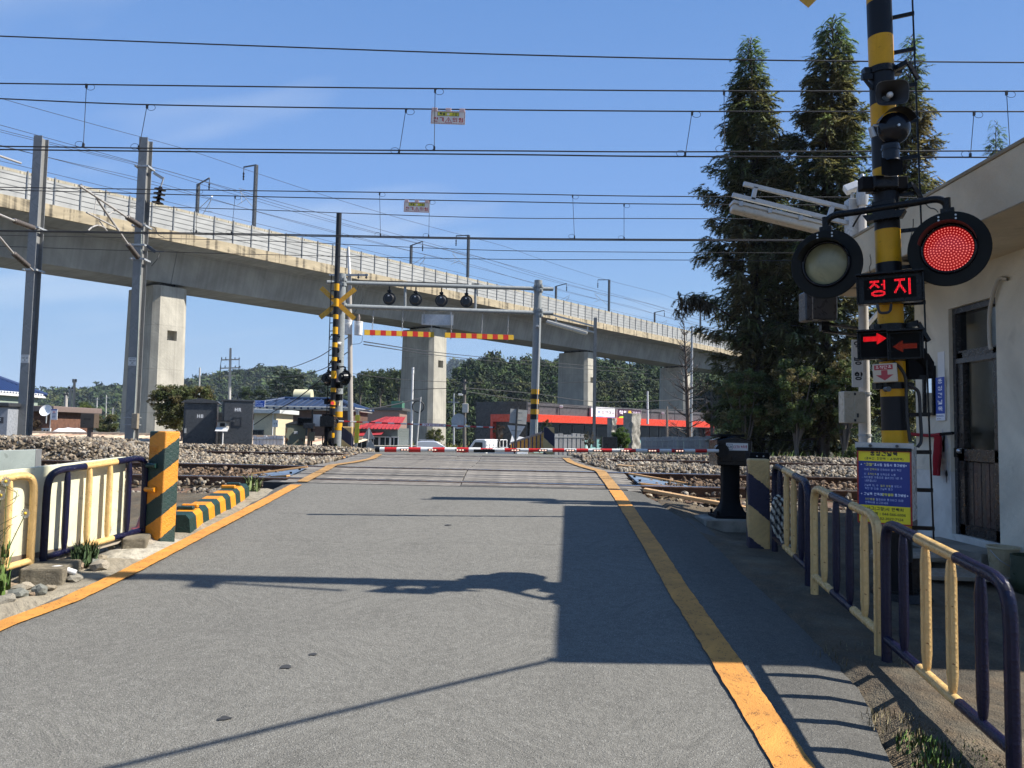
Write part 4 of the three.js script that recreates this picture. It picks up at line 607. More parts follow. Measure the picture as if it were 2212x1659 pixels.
  // cross arm with the two lamps
  const head = part(S, 'cross_arm', (() => { const y = yv(457), c = 0.395; return [tube([V(-c - 0.025, y - 0.1, 0.13), V(-c - 0.02, y - 0.04, 0.13), V(-c + 0.04, y, 0.13), V(-0.2, y, 0.13), V(0.2, y, 0.13), V(c - 0.04, y, 0.13), V(c + 0.02, y - 0.04, 0.13), V(c + 0.025, y - 0.1, 0.13)], 0.027, 60, 12), box(0.16, 0.11, 0.05, 0, y, 0.115, 0.005), rot(poly([[-0.15, 0], [0.15, 0], [0.12, -0.05], [-0.12, -0.05]], 0.09), 0).translate(0, y - 0.04, 0.06)]; })(), m.black); head.rotation.y = YAW;
  const dots = canvasTex(512, 512, (x) => { x.fillStyle = '#8a070b'; x.fillRect(0, 0, 512, 512); for (let r = 0; r < 9; r++) { const n = r ? Math.round(r * 6.1) : 1; for (let i = 0; i < n; i++) { const a = i / n * 6.283 + r * 0.3, px = 256 + Math.cos(a) * r * 29, py = 256 + Math.sin(a) * r * 29; const gr = x.createRadialGradient(px, py, 1, px, py, 12); gr.addColorStop(0, '#ffd0c4'); gr.addColorStop(0.5, '#ff5048'); gr.addColorStop(1, 'rgba(138,7,11,0)'); x.fillStyle = gr; x.fillRect(px - 13, py - 13, 26, 26); } } });
  const lamp = (sx, lit) => {
    const y = yv(457) - 0.385, l = part(head, 'signal_light', [rot(mg([cyl(0.2, 0.16, 0.16, 0, -0.1, 0, 32), cyl(0.1, 0.09, 0.06, 0, -0.2, 0, 20)]), Math.PI / 2)], m.black); l.position.set(sx * 0.425, y, 0.14); l.rotation.x = 0.05;
    const ring = poly(Array.from({ length: 48 }, (_, i) => [0.272 * Math.cos(i / 48 * 6.2832), 0.272 * Math.sin(i / 48 * 6.2832)]), 0.012, 0.004, [Array.from({ length: 40 }, (_, i) => [0.185 * Math.cos(i / 40 * 6.2832), 0.185 * Math.sin(i / 40 * 6.2832)])]); part(l, 'backplate', ring, M([0.009, 0.0105, 0.01], 0.7, { specularIntensity: 0.4 }));
    part(l, 'rim', rot(lathe([[0.163, 0], [0.163, 0.035], [0.178, 0.035], [0.19, 0.005], [0.19, -0.02]], 40), Math.PI / 2), m.blackgloss);
    part(l, 'visor', rot(fin(new THREE.CylinderGeometry(0.19, 0.182, 0.13, 32, 1, true, Math.PI - 1.35, 2.7)), Math.PI / 2, 0, 0).translate(0, 0, 0.085), M([0.012, 0.013, 0.013], 0.6, { side: THREE.DoubleSide }));
    const lens = fin(rot(new THREE.SphereGeometry(0.4, 40, 14, 0, 6.2832, 0, 0.42).translate(0, -0.365, 0), Math.PI / 2, 0, 0)); { const p = lens.attributes.position, q = lens.attributes.uv; for (let i = 0; i < p.count; i++) q.setXY(i, 0.5 + p.getX(i) / 0.34, 0.5 + p.getY(i) / 0.34); }
    part(l, 'lens', lens, lit ? M([0.1, 0.01, 0.01], 0.35, { emissive: new THREE.Color(1, 1, 1), emissiveMap: dots, emissiveIntensity: 0.46 }) : M([0.3, 0.31, 0.19], 0.42, { map: rep(T.plaster, 0.9), clearcoat: 0.4, clearcoatRoughness: 0.25 }), lit ? 'lit red lens of the right lamp' : 'unlit pale lens of the left lamp');
    for (const [bx, by] of [[-0.055, 0.24], [0.055, 0.24], [-0.055, 0.215], [0.055, 0.215]]) part(l, 'bolt', rot(cyl(0.007, 0.007, 0.008, bx, 0.02, -by, 8), Math.PI / 2), m.silver);
    part(l, 'neck', [cyl(0.025, 0.025, 0.12, 0, 0.32, -0.02, 12), box(0.09, 0.05, 0.06, 0, 0.28, -0.03, 0.006)], m.black); return l;
  };
  lamp(-1, false); lamp(1, true);
  // text panel and arrow panels
  const panel = (u, v, Z, w, h, d, name, tex, k, faceW = 0.8, faceH = 0.72) => { const p = L(u, v, Z), b = part(S, name, mg([box(w, h, d, 0, 0, 0, 0.006), box(w + 0.02, 0.012, 0.12, 0, h / 2 + 0.004, 0.06), box(0.01, h, 0.07, w / 2 + 0.003, 0, 0.05), box(0.01, h, 0.07, -w / 2 - 0.003, 0, 0.05)]), m.black); b.position.copy(p); b.rotation.y = YAW * 0.75; const f = part(b, 'led_screen', plate(w * faceW, h * faceH, 0, 0, d / 2 + 0.004), M(0.006, 0.8, { specularIntensity: 0.25, emissive: new THREE.Color(1, 1, 1), emissiveMap: tex, emissiveIntensity: k * 0.8 })); return [b, f]; };
  panel(1922, 625, 5.76, 0.44, 0.215, 0.1, 'text_panel', ledTex(512, 230, (x) => { x.save(); x.translate(34, 6); text(x, '정', 0, 0, 218, { color: '#ff2030', w: 0.1 }); text(x, '지', 245, 0, 218, { color: '#ff2030', w: 0.1 }); x.restore(); }, 14), 1.15);
  const arrow = (x, dir, c) => { x.fillStyle = c; x.beginPath(); const f = (a) => 128 + dir * a; x.moveTo(f(-105), 96); x.lineTo(f(20), 96); x.lineTo(f(20), 52); x.lineTo(f(110), 128); x.lineTo(f(20), 204); x.lineTo(f(20), 160); x.lineTo(f(-105), 160); x.fill(); };
  panel(1890, 747, 5.82, 0.225, 0.21, 0.09, 'arrow_panel', ledTex(256, 256, (x) => { x.translate(0, -50); x.scale(1, 0.85); arrow(x, 1, '#ff1a24'); }, 11), 1.0, 0.85, 0.85); panel(1955, 747, 5.68, 0.225, 0.21, 0.09, 'arrow_panel', ledTex(256, 256, (x) => { x.translate(0, 30); x.scale(1, 0.85); arrow(x, -1, '#a03018'); }, 11), 0.32, 0.85, 0.85);
  const rh = L(1986, 792, 5.85); part(S, 'rear_lamp_housing', [poly([[-0.1, -0.09], [0.1, -0.09], [0.11, 0.03], [0.07, 0.1], [-0.05, 0.1], [-0.1, 0.06]], 0.14, 0.008).translate(rh.x, rh.y, -0.08), rot(cyl(0.05, 0.05, 0.16, 0, 0, 0, 16), 0.4, 0, 0.6).translate(rh.x + 0.03, rh.y + 0.05, 0.05)], m.blackmatt);
  // push-button box
  const pb = L(1912, 806, 5.74), box1 = part(S, 'button_box', box(0.165, 0.14, 0.07, 0, 0, 0, 0.004), m.beige); box1.position.copy(pb); box1.rotation.set(0, YAW * 0.8, 0.03);
  part(box1, 'print', plate(0.155, 0.13, 0, 0, 0.037), print(310, 260, (x) => { x.fillStyle = '#b9ab95'; x.fillRect(0, 0, 310, 260); x.fillStyle = '#9c2a30'; x.fillRect(14, 10, 250, 74); text(x, '조작단추', 28, 20, 56, { color: '#e6d9c8', w: 0.1 }); x.fillStyle = '#a0343a'; x.beginPath(); x.moveTo(105, 90); x.lineTo(190, 90); x.lineTo(190, 160); x.lineTo(270, 160); x.lineTo(148, 245); x.lineTo(30, 160); x.lineTo(105, 160); x.fill(); }));
  part(S, 'button', rot(cyl(0.02, 0.02, 0.05, 0, 0, 0, 12), Math.PI / 2).translate(pb.x + 0.02, pb.y - 0.12, 0.14), m.darkgrey);
  const cab = (pts, r = 0.012) => part(S, 'cable', tube(pts.map(([u, v, Z]) => L(u, v, Z ?? 5.78)), r, 40, 6), m.wire);
  cab([[1930, 783], [1945, 795], [1956, 818], [1958, 860], [1960, 905], [1966, 954]]); cab([[1961, 832], [1975, 838], [1985, 852], [1988, 900], [1990, 950], [1982, 966]]); cab([[1895, 657, 5.7], [1900, 674, 5.68], [1912, 676, 5.66], [1922, 672, 5.66], [1925, 658, 5.7]], 0.01); cab([[1865, 455, 5.95], [1855, 468, 5.98], [1842, 490, 6.02]], 0.008);
}
// steel cabinet on the pole with the printed notice board
{
  const c = at(1912, 1050, 5.72), b = thing('notice_cabinet', 'blue and yellow printed crossing notice board on a grey cabinet strapped to the striped pole', 'notice board', c, null, YAW); b.scale.setScalar(0.9);
  part(b, 'cabinet', box(0.36, 0.6, 0.2, 0.03, 0.03, -0.08, 0.005), worn([0.47, 0.47, 0.44], 0.5, 1.5)); part(b, 'strap_plate', box(0.44, 0.05, 0.02, 0.0, 0.33, 0.03, 0.003), worn([0.5, 0.48, 0.43], 0.6)); for (const s of [-1, 1]) part(b, 'strap_bolt', rot(cyl(0.012, 0.012, 0.02, s * 0.1, 0.05, -0.33, 10), Math.PI / 2), m.darkgrey);
  for (const y of [0.2, -0.2]) part(b, 'hinge', box(0.012, 0.06, 0.02, 0.215, y, -0.03), m.galv);
  part(b, 'frame', [box(0.4, 0.025, 0.03, 0, 0.295, 0.045), box(0.012, 0.6, 0.012, -0.198, 0, 0.045), box(0.012, 0.6, 0.012, 0.198, 0, 0.045), box(0.4, 0.012, 0.012, 0, -0.302, 0.045)], worn([0.35, 0.03, 0.02], 0.5)); part(b, 'rail', box(0.41, 0.028, 0.034, 0, 0.3, 0.047, 0.003), m.black);
  part(b, 'backing', box(0.394, 0.6, 0.01, 0, 0, 0.038), m.white);
  part(b, 'notice', plate(0.386, 0.594, 0, 0, 0.0452), print(780, 1200, (x) => {
    const Y = '#e3d21f', N = '#16307e', Wt = '#d9e0ea'; x.fillStyle = Y; x.fillRect(0, 0, 780, 1200); x.fillStyle = N; x.fillRect(0, 190, 780, 730);
    text(x, '풍성건널목', 390, 22, 86, { center: true, w: 0.17, color: '#1a1a10' }); text(x, '(경부선. 천안역 ~ 소정리역)', 390, 124, 46, { center: true, w: 0.14, color: '#1a1a10' });
    const star = (X, y) => { x.fillStyle = Wt; x.save(); x.translate(X, y); x.rotate(0.785); x.fillRect(-9, -9, 18, 18); x.restore(); };
    star(44, 250); star(720, 250); text(x, '"고장"', 84, 224, 52, { color: '#e8df4a', w: 0.15 }); text(x, '표시등 점등시 통과방법', 240, 226, 50, { color: Wt, w: 0.15, sx: 0.86 });
    const rows = [['① 아래 ', '연락처', '에 전화하여 열차 확인', 310], ['② 위 ', '조작단추', '를 위쪽으로 누름', 388], ['- 차단봉은 자동으로 올라갔다 1분 후', '', '', 442], ['내려옵니다', '', '', 498], ['③ 건널목 좌, 우 ', '열차 없음', '을 반드시', 574], ['확인 한 다음 건널목 통과', '', '', 628]];
    rows.forEach(([a, b2, c2, y], i) => { let X = i === 3 || i === 5 ? 96 : 52; for (const [s, col] of [[a, '#b9c6de'], [b2, '#d8cf52'], [c2, '#b9c6de']]) { text(x, s, X, y, 40, { color: col, w: 0.1, sx: 0.9 }); for (const ch of s) X += ch >= '가' && ch <= '힣' ? 36 : ch === ' ' ? 16 : 18; } });
    star(44, 738); star(736, 738); text(x, '건널목 안쪽에 ', 78, 712, 50, { color: Wt, w: 0.15, sx: 0.9 }); text(x, '갇혔을때', 356, 712, 50, { color: '#e8df4a', w: 0.15, sx: 0.86 }); text(x, '통과방법', 545, 712, 50, { color: Wt, w: 0.15, sx: 0.86 });
    text(x, '차단봉을 ', 96, 802, 42, { color: '#d8cf52', w: 0.1, sx: 0.9 }); text(x, '돌파하여 통과하고 아래', 262, 802, 42, { color: '#b9c6de', w: 0.1, sx: 0.9 }); text(x, '연락처에 신고하세요', 96, 856, 42, { color: '#b9c6de', w: 0.1, sx: 0.9 });
    text(x, '사고(고장)시 연락처', 400, 944, 62, { center: true, w: 0.15, color: '#1a1a10' }); text(x, '소정리역 : 044-566-6006', 390, 1028, 56, { center: true, w: 0.15, color: '#1a1a10' }); text(x, '관제 : 02-2027-7124', 410, 1104, 56, { center: true, w: 0.15, color: '#1a1a10' });
  }, { clearcoat: 0.3 }));
}
// ================================================================ poles behind the signal: square steel lamp post, white round pole
{
  const p = at(1846, 950, 9.7), gy = GY(p.x, 9.7), ls = thing('lamp_post', 'square galvanised post with a long tube lamp on a slanting rail frame, behind the signal', 'lamp post', V(p.x, gy, p.z)), L = (u, v) => ls.worldToLocal(at(u, v, 9.7)); ls.updateMatrixWorld();
  const top = L(1842, 432).y, bt = L(1846, 640).y; part(ls, 'post', box(0.15, top - bt, 0.15, 0, (top + bt) / 2, 0, 0.006), m.galv); part(ls, 'pole_clamp', [box(0.26, 0.04, 0.05, 0.08, bt + 0.12, 0.09), box(0.26, 0.04, 0.05, 0.08, bt + 0.5, 0.09)], m.galv);
  const q = (u, v, dz = 0) => { const a = L(u, v); a.z += dz; return a; };
  part(ls, 'rail', bar(q(1606, 397), q(1838, 452), 0.05, 0.05), m.galv); part(ls, 'rail', bar(q(1582, 421), q(1838, 484), 0.05, 0.05), m.galv);
  for (const [a, b] of [[q(1632, 405), q(1626, 432)], [q(1798, 446), q(1790, 472)]]) part(ls, 'strut', bar(a, b, 0.05, 0.05), m.galv);
  const a = q(1584, 434, -0.1), b = q(1792, 484, -0.1), fx = part(ls, 'tube_lamp', bar(a, b, 0.2, 0.045, 0.01), worn([0.5, 0.5, 0.47], 0.6)); const dn = V(0, -0.065, 0); part(fx, 'diffuser', bar(a.clone().add(dn), b.clone().add(dn), 0.17, 0.1, 0.03), worn([0.5, 0.47, 0.4], 0.6)); for (const t of [0.08, 0.38, 0.7]) { const c = a.clone().lerp(b, t); part(fx, 'clip', box(0.05, 0.06, 0.02, c.x, c.y - 0.01, c.z + 0.1), m.galv); }
  const fl = L(1840, 406), fd = part(ls, 'floodlight', box(0.19, 0.12, 0.09, 0, 0, 0, 0.015, 2), m.white); fd.position.set(fl.x, fl.y, 0); fd.rotation.set(-0.5, -0.3, 0.25); part(ls, 'flood_bracket', bar(V(0, top, 0), V(fl.x, fl.y, 0), 0.04, 0.03), m.galv);
  const w = at(1868, 960, 9.55), wp = thing('white_pole', 'pale round concrete pole between the signal and the square lamp post', 'pole', V(w.x, GY(w.x, 9.55), w.z)); wp.updateMatrixWorld(); const Lw = (u, v) => wp.worldToLocal(at(u, v, 9.55)), wt = Lw(1862, 428).y; part(wp, 'shaft', cyl(0.045, 0.078, wt, 0, wt / 2, 0, 18), worn([0.6, 0.56, 0.5], 0.7)); part(wp, 'cap', lathe([[0.06, -0.1], [0.075, 0], [0.07, 0.08], [0.04, 0.2], [0.032, 0.28], [0.02, 0.31], [0, 0.315]], 16, 0, wt, 0), m.galv); for (const v of [850, 940]) part(wp, 'strap', cyl(0.08, 0.08, 0.03, 0, Lw(1868, v).y, 0, 18), m.galv);
  part(wp, 'strut', bar(V(0, Lw(1866, 712).y, 0), V(0.4, Lw(1866, 690).y + 0.3, -0.1), 0.04, 0.04), m.galv);
  const bx = Lw(1841, 880), tb = thing('terminal_box', 'beige steel terminal box strapped to the pale round pole', 'electrical box', at(1840, 880, 9.4)); part(tb, 'body', box(0.26, 0.385, 0.16, 0, 0, 0, 0.008), m.beige); part(tb, 'door', box(0.13, 0.37, 0.012, 0.06, 0, 0.084, 0.003), m.beige); part(tb, 'latch', box(0.02, 0.05, 0.015, 0.03, -0.1, 0.095), m.darkgrey); for (const s of [-1, 1]) part(tb, 'hinge', box(0.02, 0.03, 0.015, 0.0, s * 0.16, 0.09), m.darkgrey);
  const sg = thing('vertical_sign', 'white vertical sign with three black characters, fixed left of the pale round pole', 'sign', at(1852, 785, 9.42)); part(sg, 'board', box(0.135, 0.585, 0.012, 0, 0, 0), m.white); part(sg, 'lettering', plate(0.135, 0.585, 0, 0, 0.008), print(120, 520, (x) => { x.fillStyle = '#cfcdc8'; x.fillRect(0, 0, 120, 520); [...'역방향'].forEach((c, i) => text(x, c, 16, 14 + i * 168, 104, { w: 0.13, color: '#1b2026' })); }));
  const bb = thing('black_signal_box', 'black box lamp on a bracket left of the arrow panels', 'signal box', at(1770, 664, 9.6)); part(bb, 'housing', [box(0.32, 0.33, 0.2, 0.03, 0, 0, 0.02, 2), box(0.1, 0.37, 0.24, -0.17, 0, 0, 0.02, 2)], worn([0.03, 0.032, 0.04], 0.6)); part(bb, 'bracket', [bar(V(0, -0.2, 0), V(0.58, -0.24, -0.15), 0.06, 0.03), bar(V(0.06, -0.3, 0), V(0.58, -0.33, -0.15), 0.06, 0.03), box(0.1, 0.12, 0.08, 0.06, -0.24, 0)], m.black);
}
// ================================================================ barrier machines
const arrowBand = (n) => n;
function barrier(name, label, p, ry, armLen, armYaw, tilt, opt = {}) {
  const t = thing(name, label, 'level crossing barrier', p, 'level crossing barriers', ry);
  part(t, 'base_plate', [box(0.42, 0.035, 0.36, 0, 0.0175, 0, 0.004), ...[-1, 1].flatMap((a) => [-1, 1].map((b) => cyl(0.016, 0.016, 0.05, a * 0.18, 0.055, b * 0.14, 6)))], m.blackmatt);
  part(t, 'column', lathe([[0.25, 0], [0.19, 0.06], [0.145, 0.13], [0.13, 0.2], [0.13, 0.62]], 4).rotateY(Math.PI / 4).scale(0.95, 1, 0.95).translate(0, 0.03, 0), m.blackmatt);
  const hs = part(t, 'housing', poly([[-0.19, 0], [0.19, 0], [0.2, 0.04], [0.2, 0.29], [0, 0.345], [-0.2, 0.29], [-0.2, 0.04]], 0.36, 0.012).translate(0, 0.6, -0.18), worn([0.0085, 0.009, 0.0105], 0.4, 2, { specularIntensity: 0.5 })); part(hs, 'lid', box(0.3, 0.03, 0.38, -0.03, 0.945, -0.02, 0.006), m.blackmatt); part(hs, 'front_door', poly([[-0.16, 0.04], [0.16, 0.04], [0.16, 0.26], [0, 0.3], [-0.16, 0.26]], 0.015, 0.004).translate(0, 0.61, 0.185), worn([0.0095, 0.01, 0.012], 0.35, 2, { specularIntensity: 0.5 })); part(hs, 'handle', box(0.08, 0.02, 0.015, -0.02, 0.68, 0.21), m.black);
  part(t, 'crank', [rod(V(0.17, 0.1, 0.1), V(0.17, 0.32, 0.1), 0.018), sph(0.026, 0.17, 0.34, 0.1, 10)], m.blackmatt); part(t, 'hub', rot(cyl(0.08, 0.08, 0.1, 0, 0, 0, 18), Math.PI / 2).translate(-0.16, 0.77, 0.2), m.black);
  const arm = new THREE.Group(); arm.name = 'boom'; t.add(arm); arm.position.set(-0.2, 0.77, 0.24); arm.rotation.set(0, armYaw, tilt);
  const bw = opt.band ?? 0.135, n = Math.ceil(armLen / bw), red = [0.55, 0.018, 0.014], wh = [0.74, 0.72, 0.68], sleeve = opt.sleeve ?? 1.5, gs = [];
  for (let i = 0; i < n; i++) { const x0 = i * bw, x1 = Math.min(armLen, x0 + bw), r = x0 > armLen - sleeve ? 0.029 : 0.021; gs.push(paint(rot(cyl(r, r, x1 - x0, 0, 0, 0, 14), 0, 0, Math.PI / 2).translate(-(x0 + x1) / 2, 0, 0), i % 2 ? red : wh)); }
  part(arm, 'boom_tube', gs, VC(0.4, { clearcoat: 0.3, clearcoatRoughness: 0.3 })); part(arm, 'tip_cap', rot(cyl(0.031, 0.031, 0.05, 0, 0, 0, 14), 0, 0, Math.PI / 2).translate(-armLen, 0, 0), m.black);
  if (opt.lamps) { const lm = M(0.02, 0.4, { emissive: new THREE.Color(1, 0.62, 0.5), emissiveMap: canvasTex(96, 32, (x) => { x.fillStyle = '#000'; x.fillRect(0, 0, 96, 32); for (let i = 0; i < 3; i++) { x.fillStyle = '#fff'; x.beginPath(); x.arc(18 + i * 30, 16, 11, 0, 7); x.fill(); } }), emissiveIntensity: 0.8 }); for (let i = 0; i < 11; i++) { const l = part(arm, 'warning_lamp', box(0.11, 0.026, 0.012, -0.45 - i * 0.31, 0.0, i * 0.31 + 0.45 > armLen - sleeve ? 0.032 : 0.025, 0.003), m.darkgrey); part(l, 'lit_face', plate(0.1, 0.022, -0.45 - i * 0.31, 0, (i * 0.31 + 0.45 > armLen - sleeve ? 0.032 : 0.025) + 0.0068), lm); } part(arm, 'clamp_sleeve', box(0.24, 0.035, 0.05, -(armLen - sleeve), -0.01, 0.01, 0.006), m.black); }
  return [t, arm];
}
{
  const X = 2.56, Z = 9.0, pl = single('machine_plinth', box(0.66, 0.3, 0.55, 0, 0, 0, 0.02), m.concrete, 'low concrete plinth under the near barrier machine', 'plinth', null, V(X - 0.02, P2(X, Z) - 0.165, -Z));
  const [t] = barrier('crossing_barrier', 'near black barrier machine with a camera notice and its red and white boom lowered', V(X, P2(X, Z) - 0.015, -Z), 0, 3.86, 0.02, 0.014, { lamps: true, sleeve: 1.2 });
  const lb = part(t, 'camera_notice', plate(0.25, 0.085, 0.02, 0.82, 0.2085), print(380, 130, (x) => { x.fillStyle = '#d9d6d2'; x.fillRect(0, 0, 380, 130); x.strokeStyle = '#223'; x.lineWidth = 6; x.strokeRect(20, 22, 88, 88); x.strokeRect(38, 52, 40, 26); x.beginPath(); x.moveTo(78, 60); x.lineTo(94, 52); x.lineTo(94, 78); x.lineTo(78, 70); x.stroke(); text(x, 'CCTV', 122, 36, 62, { color: '#a32030', sx: 0.75 }); text(x, '녹화중', 252, 38, 56, { color: '#a32030', sx: 0.7, w: 0.13 }); }));
  const [f, fa] = barrier('crossing_barrier', 'far black barrier machine beyond the tracks, left, with a long white and red boom', V(at(708, 960, 26).x, 0.985, -26), Math.PI, 4.45, 0, 0.022, { band: 0.18, sleeve: 0 }); f.scale.setScalar(1.2);
  part(f, 'counterweight', [box(0.5, 0.12, 0.1, 0.35, 0.77, 0.24), box(0.42, 0.22, 0.16, 0.72, 0.74, 0.24, 0.02)], m.black);
  const ts = part(fa, 'boom_sign', box(0.68, 0.09, 0.012, -2.75, 0.0, -0.035), m.white); const pr = part(ts, 'lettering', plate(0.67, 0.086, 2.75, 0, 0.043), print(560, 60, (x) => { x.fillStyle = '#e2dcd8'; x.fillRect(0, 0, 560, 60); x.strokeStyle = '#b03038'; x.lineWidth = 4; x.strokeRect(3, 3, 554, 54); text(x, '건널목 일단 정지 하세요', 280, 10, 42, { center: true, color: '#b03038', w: 0.12 }); })); pr.rotation.y = Math.PI;
}
// ================================================================ guard fences of bent tube
function fencePanel(name, label, navyEnds, p, q, group) {       // p: far end, q: near end (feet)
  const d = V(q.x - p.x, 0, q.z - p.z), Ln = d.length(), sl = (q.y - p.y) / Ln, t = thing(name, label, 'guard fence', p, group, Math.atan2(-d.z, d.x)), h = 0.8, r = 0.029, c = 0.13, A = navyEnds ? K.navy : K.cream, Bc = navyEnds ? K.cream : K.navy;
  const mats = new Map([[K.navy, fenceNavy], [K.cream, fenceCream]]), P = (x, y) => V(x, y + sl * x, 0);
  const bend = (s) => { const x = s ? Ln : 0, k = s ? -1 : 1; return [P(x, -0.12), P(x, 0.3), P(x, h - c - 0.06), P(x + k * 0.012, h - 0.075), P(x + k * 0.05, h - 0.022), P(x + k * c, h), P(x + k * Ln * 0.2, h), P(x + k * Ln * 0.34, h)]; };
  part(t, 'end_post', tube(bend(0), r, 48, 12), mats.get(A)); part(t, 'end_post', tube(bend(1), r, 48, 12), mats.get(A));
  part(t, 'top_rail', rod(P(Ln * 0.34, h), P(Ln * 0.66, h), r + 0.0005, r + 0.0005, 14), mats.get(Bc));
  part(t, 'bottom_rail', rod(P(0, 0.13), P(Ln * 0.34, 0.13), r * 0.92, r * 0.92, 12), mats.get(A)); part(t, 'bottom_rail', rod(P(Ln * 0.34, 0.13), P(Ln * 0.66, 0.13), r * 0.94, r * 0.94, 12), mats.get(Bc)); part(t, 'bottom_rail', rod(P(Ln * 0.66, 0.13), P(Ln, 0.13), r * 0.92, r * 0.92, 12), mats.get(A));
  [0.19, 0.4, 0.61, 0.82].forEach((k, i) => { const a = 0.14, b = h - 0.01, y = sl * Ln * k, g = lathe([[0.012, a], [0.02, a + 0.03], [0.026, a + 0.1], [0.026, b - 0.1], [0.02, b - 0.03], [0.012, b]], 12); part(t, 'baluster', mv(g, Ln * k, y, 0), mats.get(i === 0 || i === 3 ? A : Bc)); });
  return t;
}
const fenceNavy = worn(K.navy, 0.3, 2.2, { map: rep(T.chips, 1.6), clearcoat: 0.1, clearcoatRoughness: 0.3, specularIntensity: 0.6, bumpMap: rep(T.soft, 9), bumpScale: 0.004 }), fenceCream = worn(K.cream, 0.45, 2.2, { map: rep(T.chips, 1.9), bumpMap: rep(T.soft, 9), bumpScale: 0.004 });
{
  const f = (X, Z) => V(X, P2(X, Z), -Z), gr = 'bent tube guard fences by the road';
  fencePanel('guard_fence', 'navy-ended tube guard fence at lower right, nearest the camera', true, f(2.19, 4.52), f(2.06, 3.2), gr);
  fencePanel('guard_fence', 'cream-ended tube guard fence in the middle of the right row', false, f(2.31, 5.88), f(2.2, 4.63), gr);
  fencePanel('guard_fence', 'navy-ended tube guard fence behind, tied with striped rope, beside the striped block', true, f(2.48, 7.25), f(2.35, 6.1), gr);
  fencePanel('guard_fence', 'navy-ended tube guard fence before the cream board, left of the orange post', true, f(-3.4, 7.2), f(-3.66, 6.12), gr);
  fencePanel('guard_fence', 'cream-ended tube guard fence cut by the left edge of the picture', false, f(-3.70, 6.02), f(-3.95, 4.85), gr);
  // striped rope bundle on the third fence
  const rp = f(2.44, 7.02), ro = thing('rope_bundle', 'coiled black and white twisted rope hanging from the third fence of the right row', 'rope', V(rp.x, rp.y, rp.z + 0.05)); seed = 31;
  for (let k = 0; k < 7; k++) { const x = rr(-0.05, 0.05), z = rr(0.0, 0.05), y1 = rr(0.45, 0.56), y0 = rr(0.12, 0.28), w = rr(0.04, 0.075), pts = []; for (let i = 0; i < 14; i++) { const a = i / 14 * 6.2832; pts.push(V(x + Math.cos(a) * w, (y0 + y1) / 2 + Math.sin(a) * (y1 - y0) / 2, z + 0.015 * Math.sin(a * 2 + k))); } const g = tube(pts, 0.0125, 90, 7, true), n = g.attributes.position.count; paint(g, (a, b, c, i) => (Math.floor((b * 26 + a * 40)) % 2 ? [0.5, 0.5, 0.44] : [0.02, 0.02, 0.022])); part(ro, 'coil', g, m.rope); }
  { const g = tube([V(0.05, 0.8, 0.0), V(0.06, 0.6, 0.03), V(0.05, 0.4, 0.03), V(0.07, 0.1, 0.03)], 0.012, 60, 7); paint(g, (a, b) => (Math.floor(b * 30) % 2 ? [0.5, 0.5, 0.44] : [0.02, 0.02, 0.022])); part(ro, 'hanging_end', g, m.rope); }
}
// striped concrete posts: diagonal paint carried round the corners
const diag = (a, b, k = 0.75) => { const t = dataTex(256, (u, v, i, j) => { const s = ((u * k / k + v) % 1 + 1) % 1, e = tfbm(u, v, 20, 3, 3) * 0.03, c = (s + e + 1) % 1 < 0.5 ? a : b, n = 0.94 + tfbm(u, v, 8, 3, 9) * 0.16; return c.map((q) => q * n); }, true); return t; };
const srgb = (c) => c.map((v) => (v <= 0.0031308 ? v * 12.92 : 1.055 * Math.pow(v, 1 / 2.4) - 0.055));
function perimUV(g, w, d, k, per) { const p = g.attributes.position, n = g.attributes.normal, uv = g.attributes.uv; for (let i = 0; i < p.count; i++) { const nx = n.getX(i), ny = n.getY(i), nz2 = n.getZ(i); let s = p.getX(i); if (Math.abs(nx) > Math.abs(nz2) && Math.abs(nx) > 0.6) s = nx > 0 ? w / 2 + (d / 2 - p.getZ(i)) : -w / 2 - (d / 2 - p.getZ(i)); uv.setXY(i, -s * k / per, p.getY(i) / per); } return g; }
const paintOrange = M(1, 0.55, { map: diag(srgb([0.70, 0.27, 0.018]), srgb([0.012, 0.04, 0.034])), bumpMap: rep(T.soft, 8), bumpScale: 0.006 }), paintCream = M(1, 0.6, { map: diag(srgb([0.6, 0.4, 0.16]), srgb([0.016, 0.014, 0.04])), bumpMap: rep(T.soft, 8), bumpScale: 0.006 });
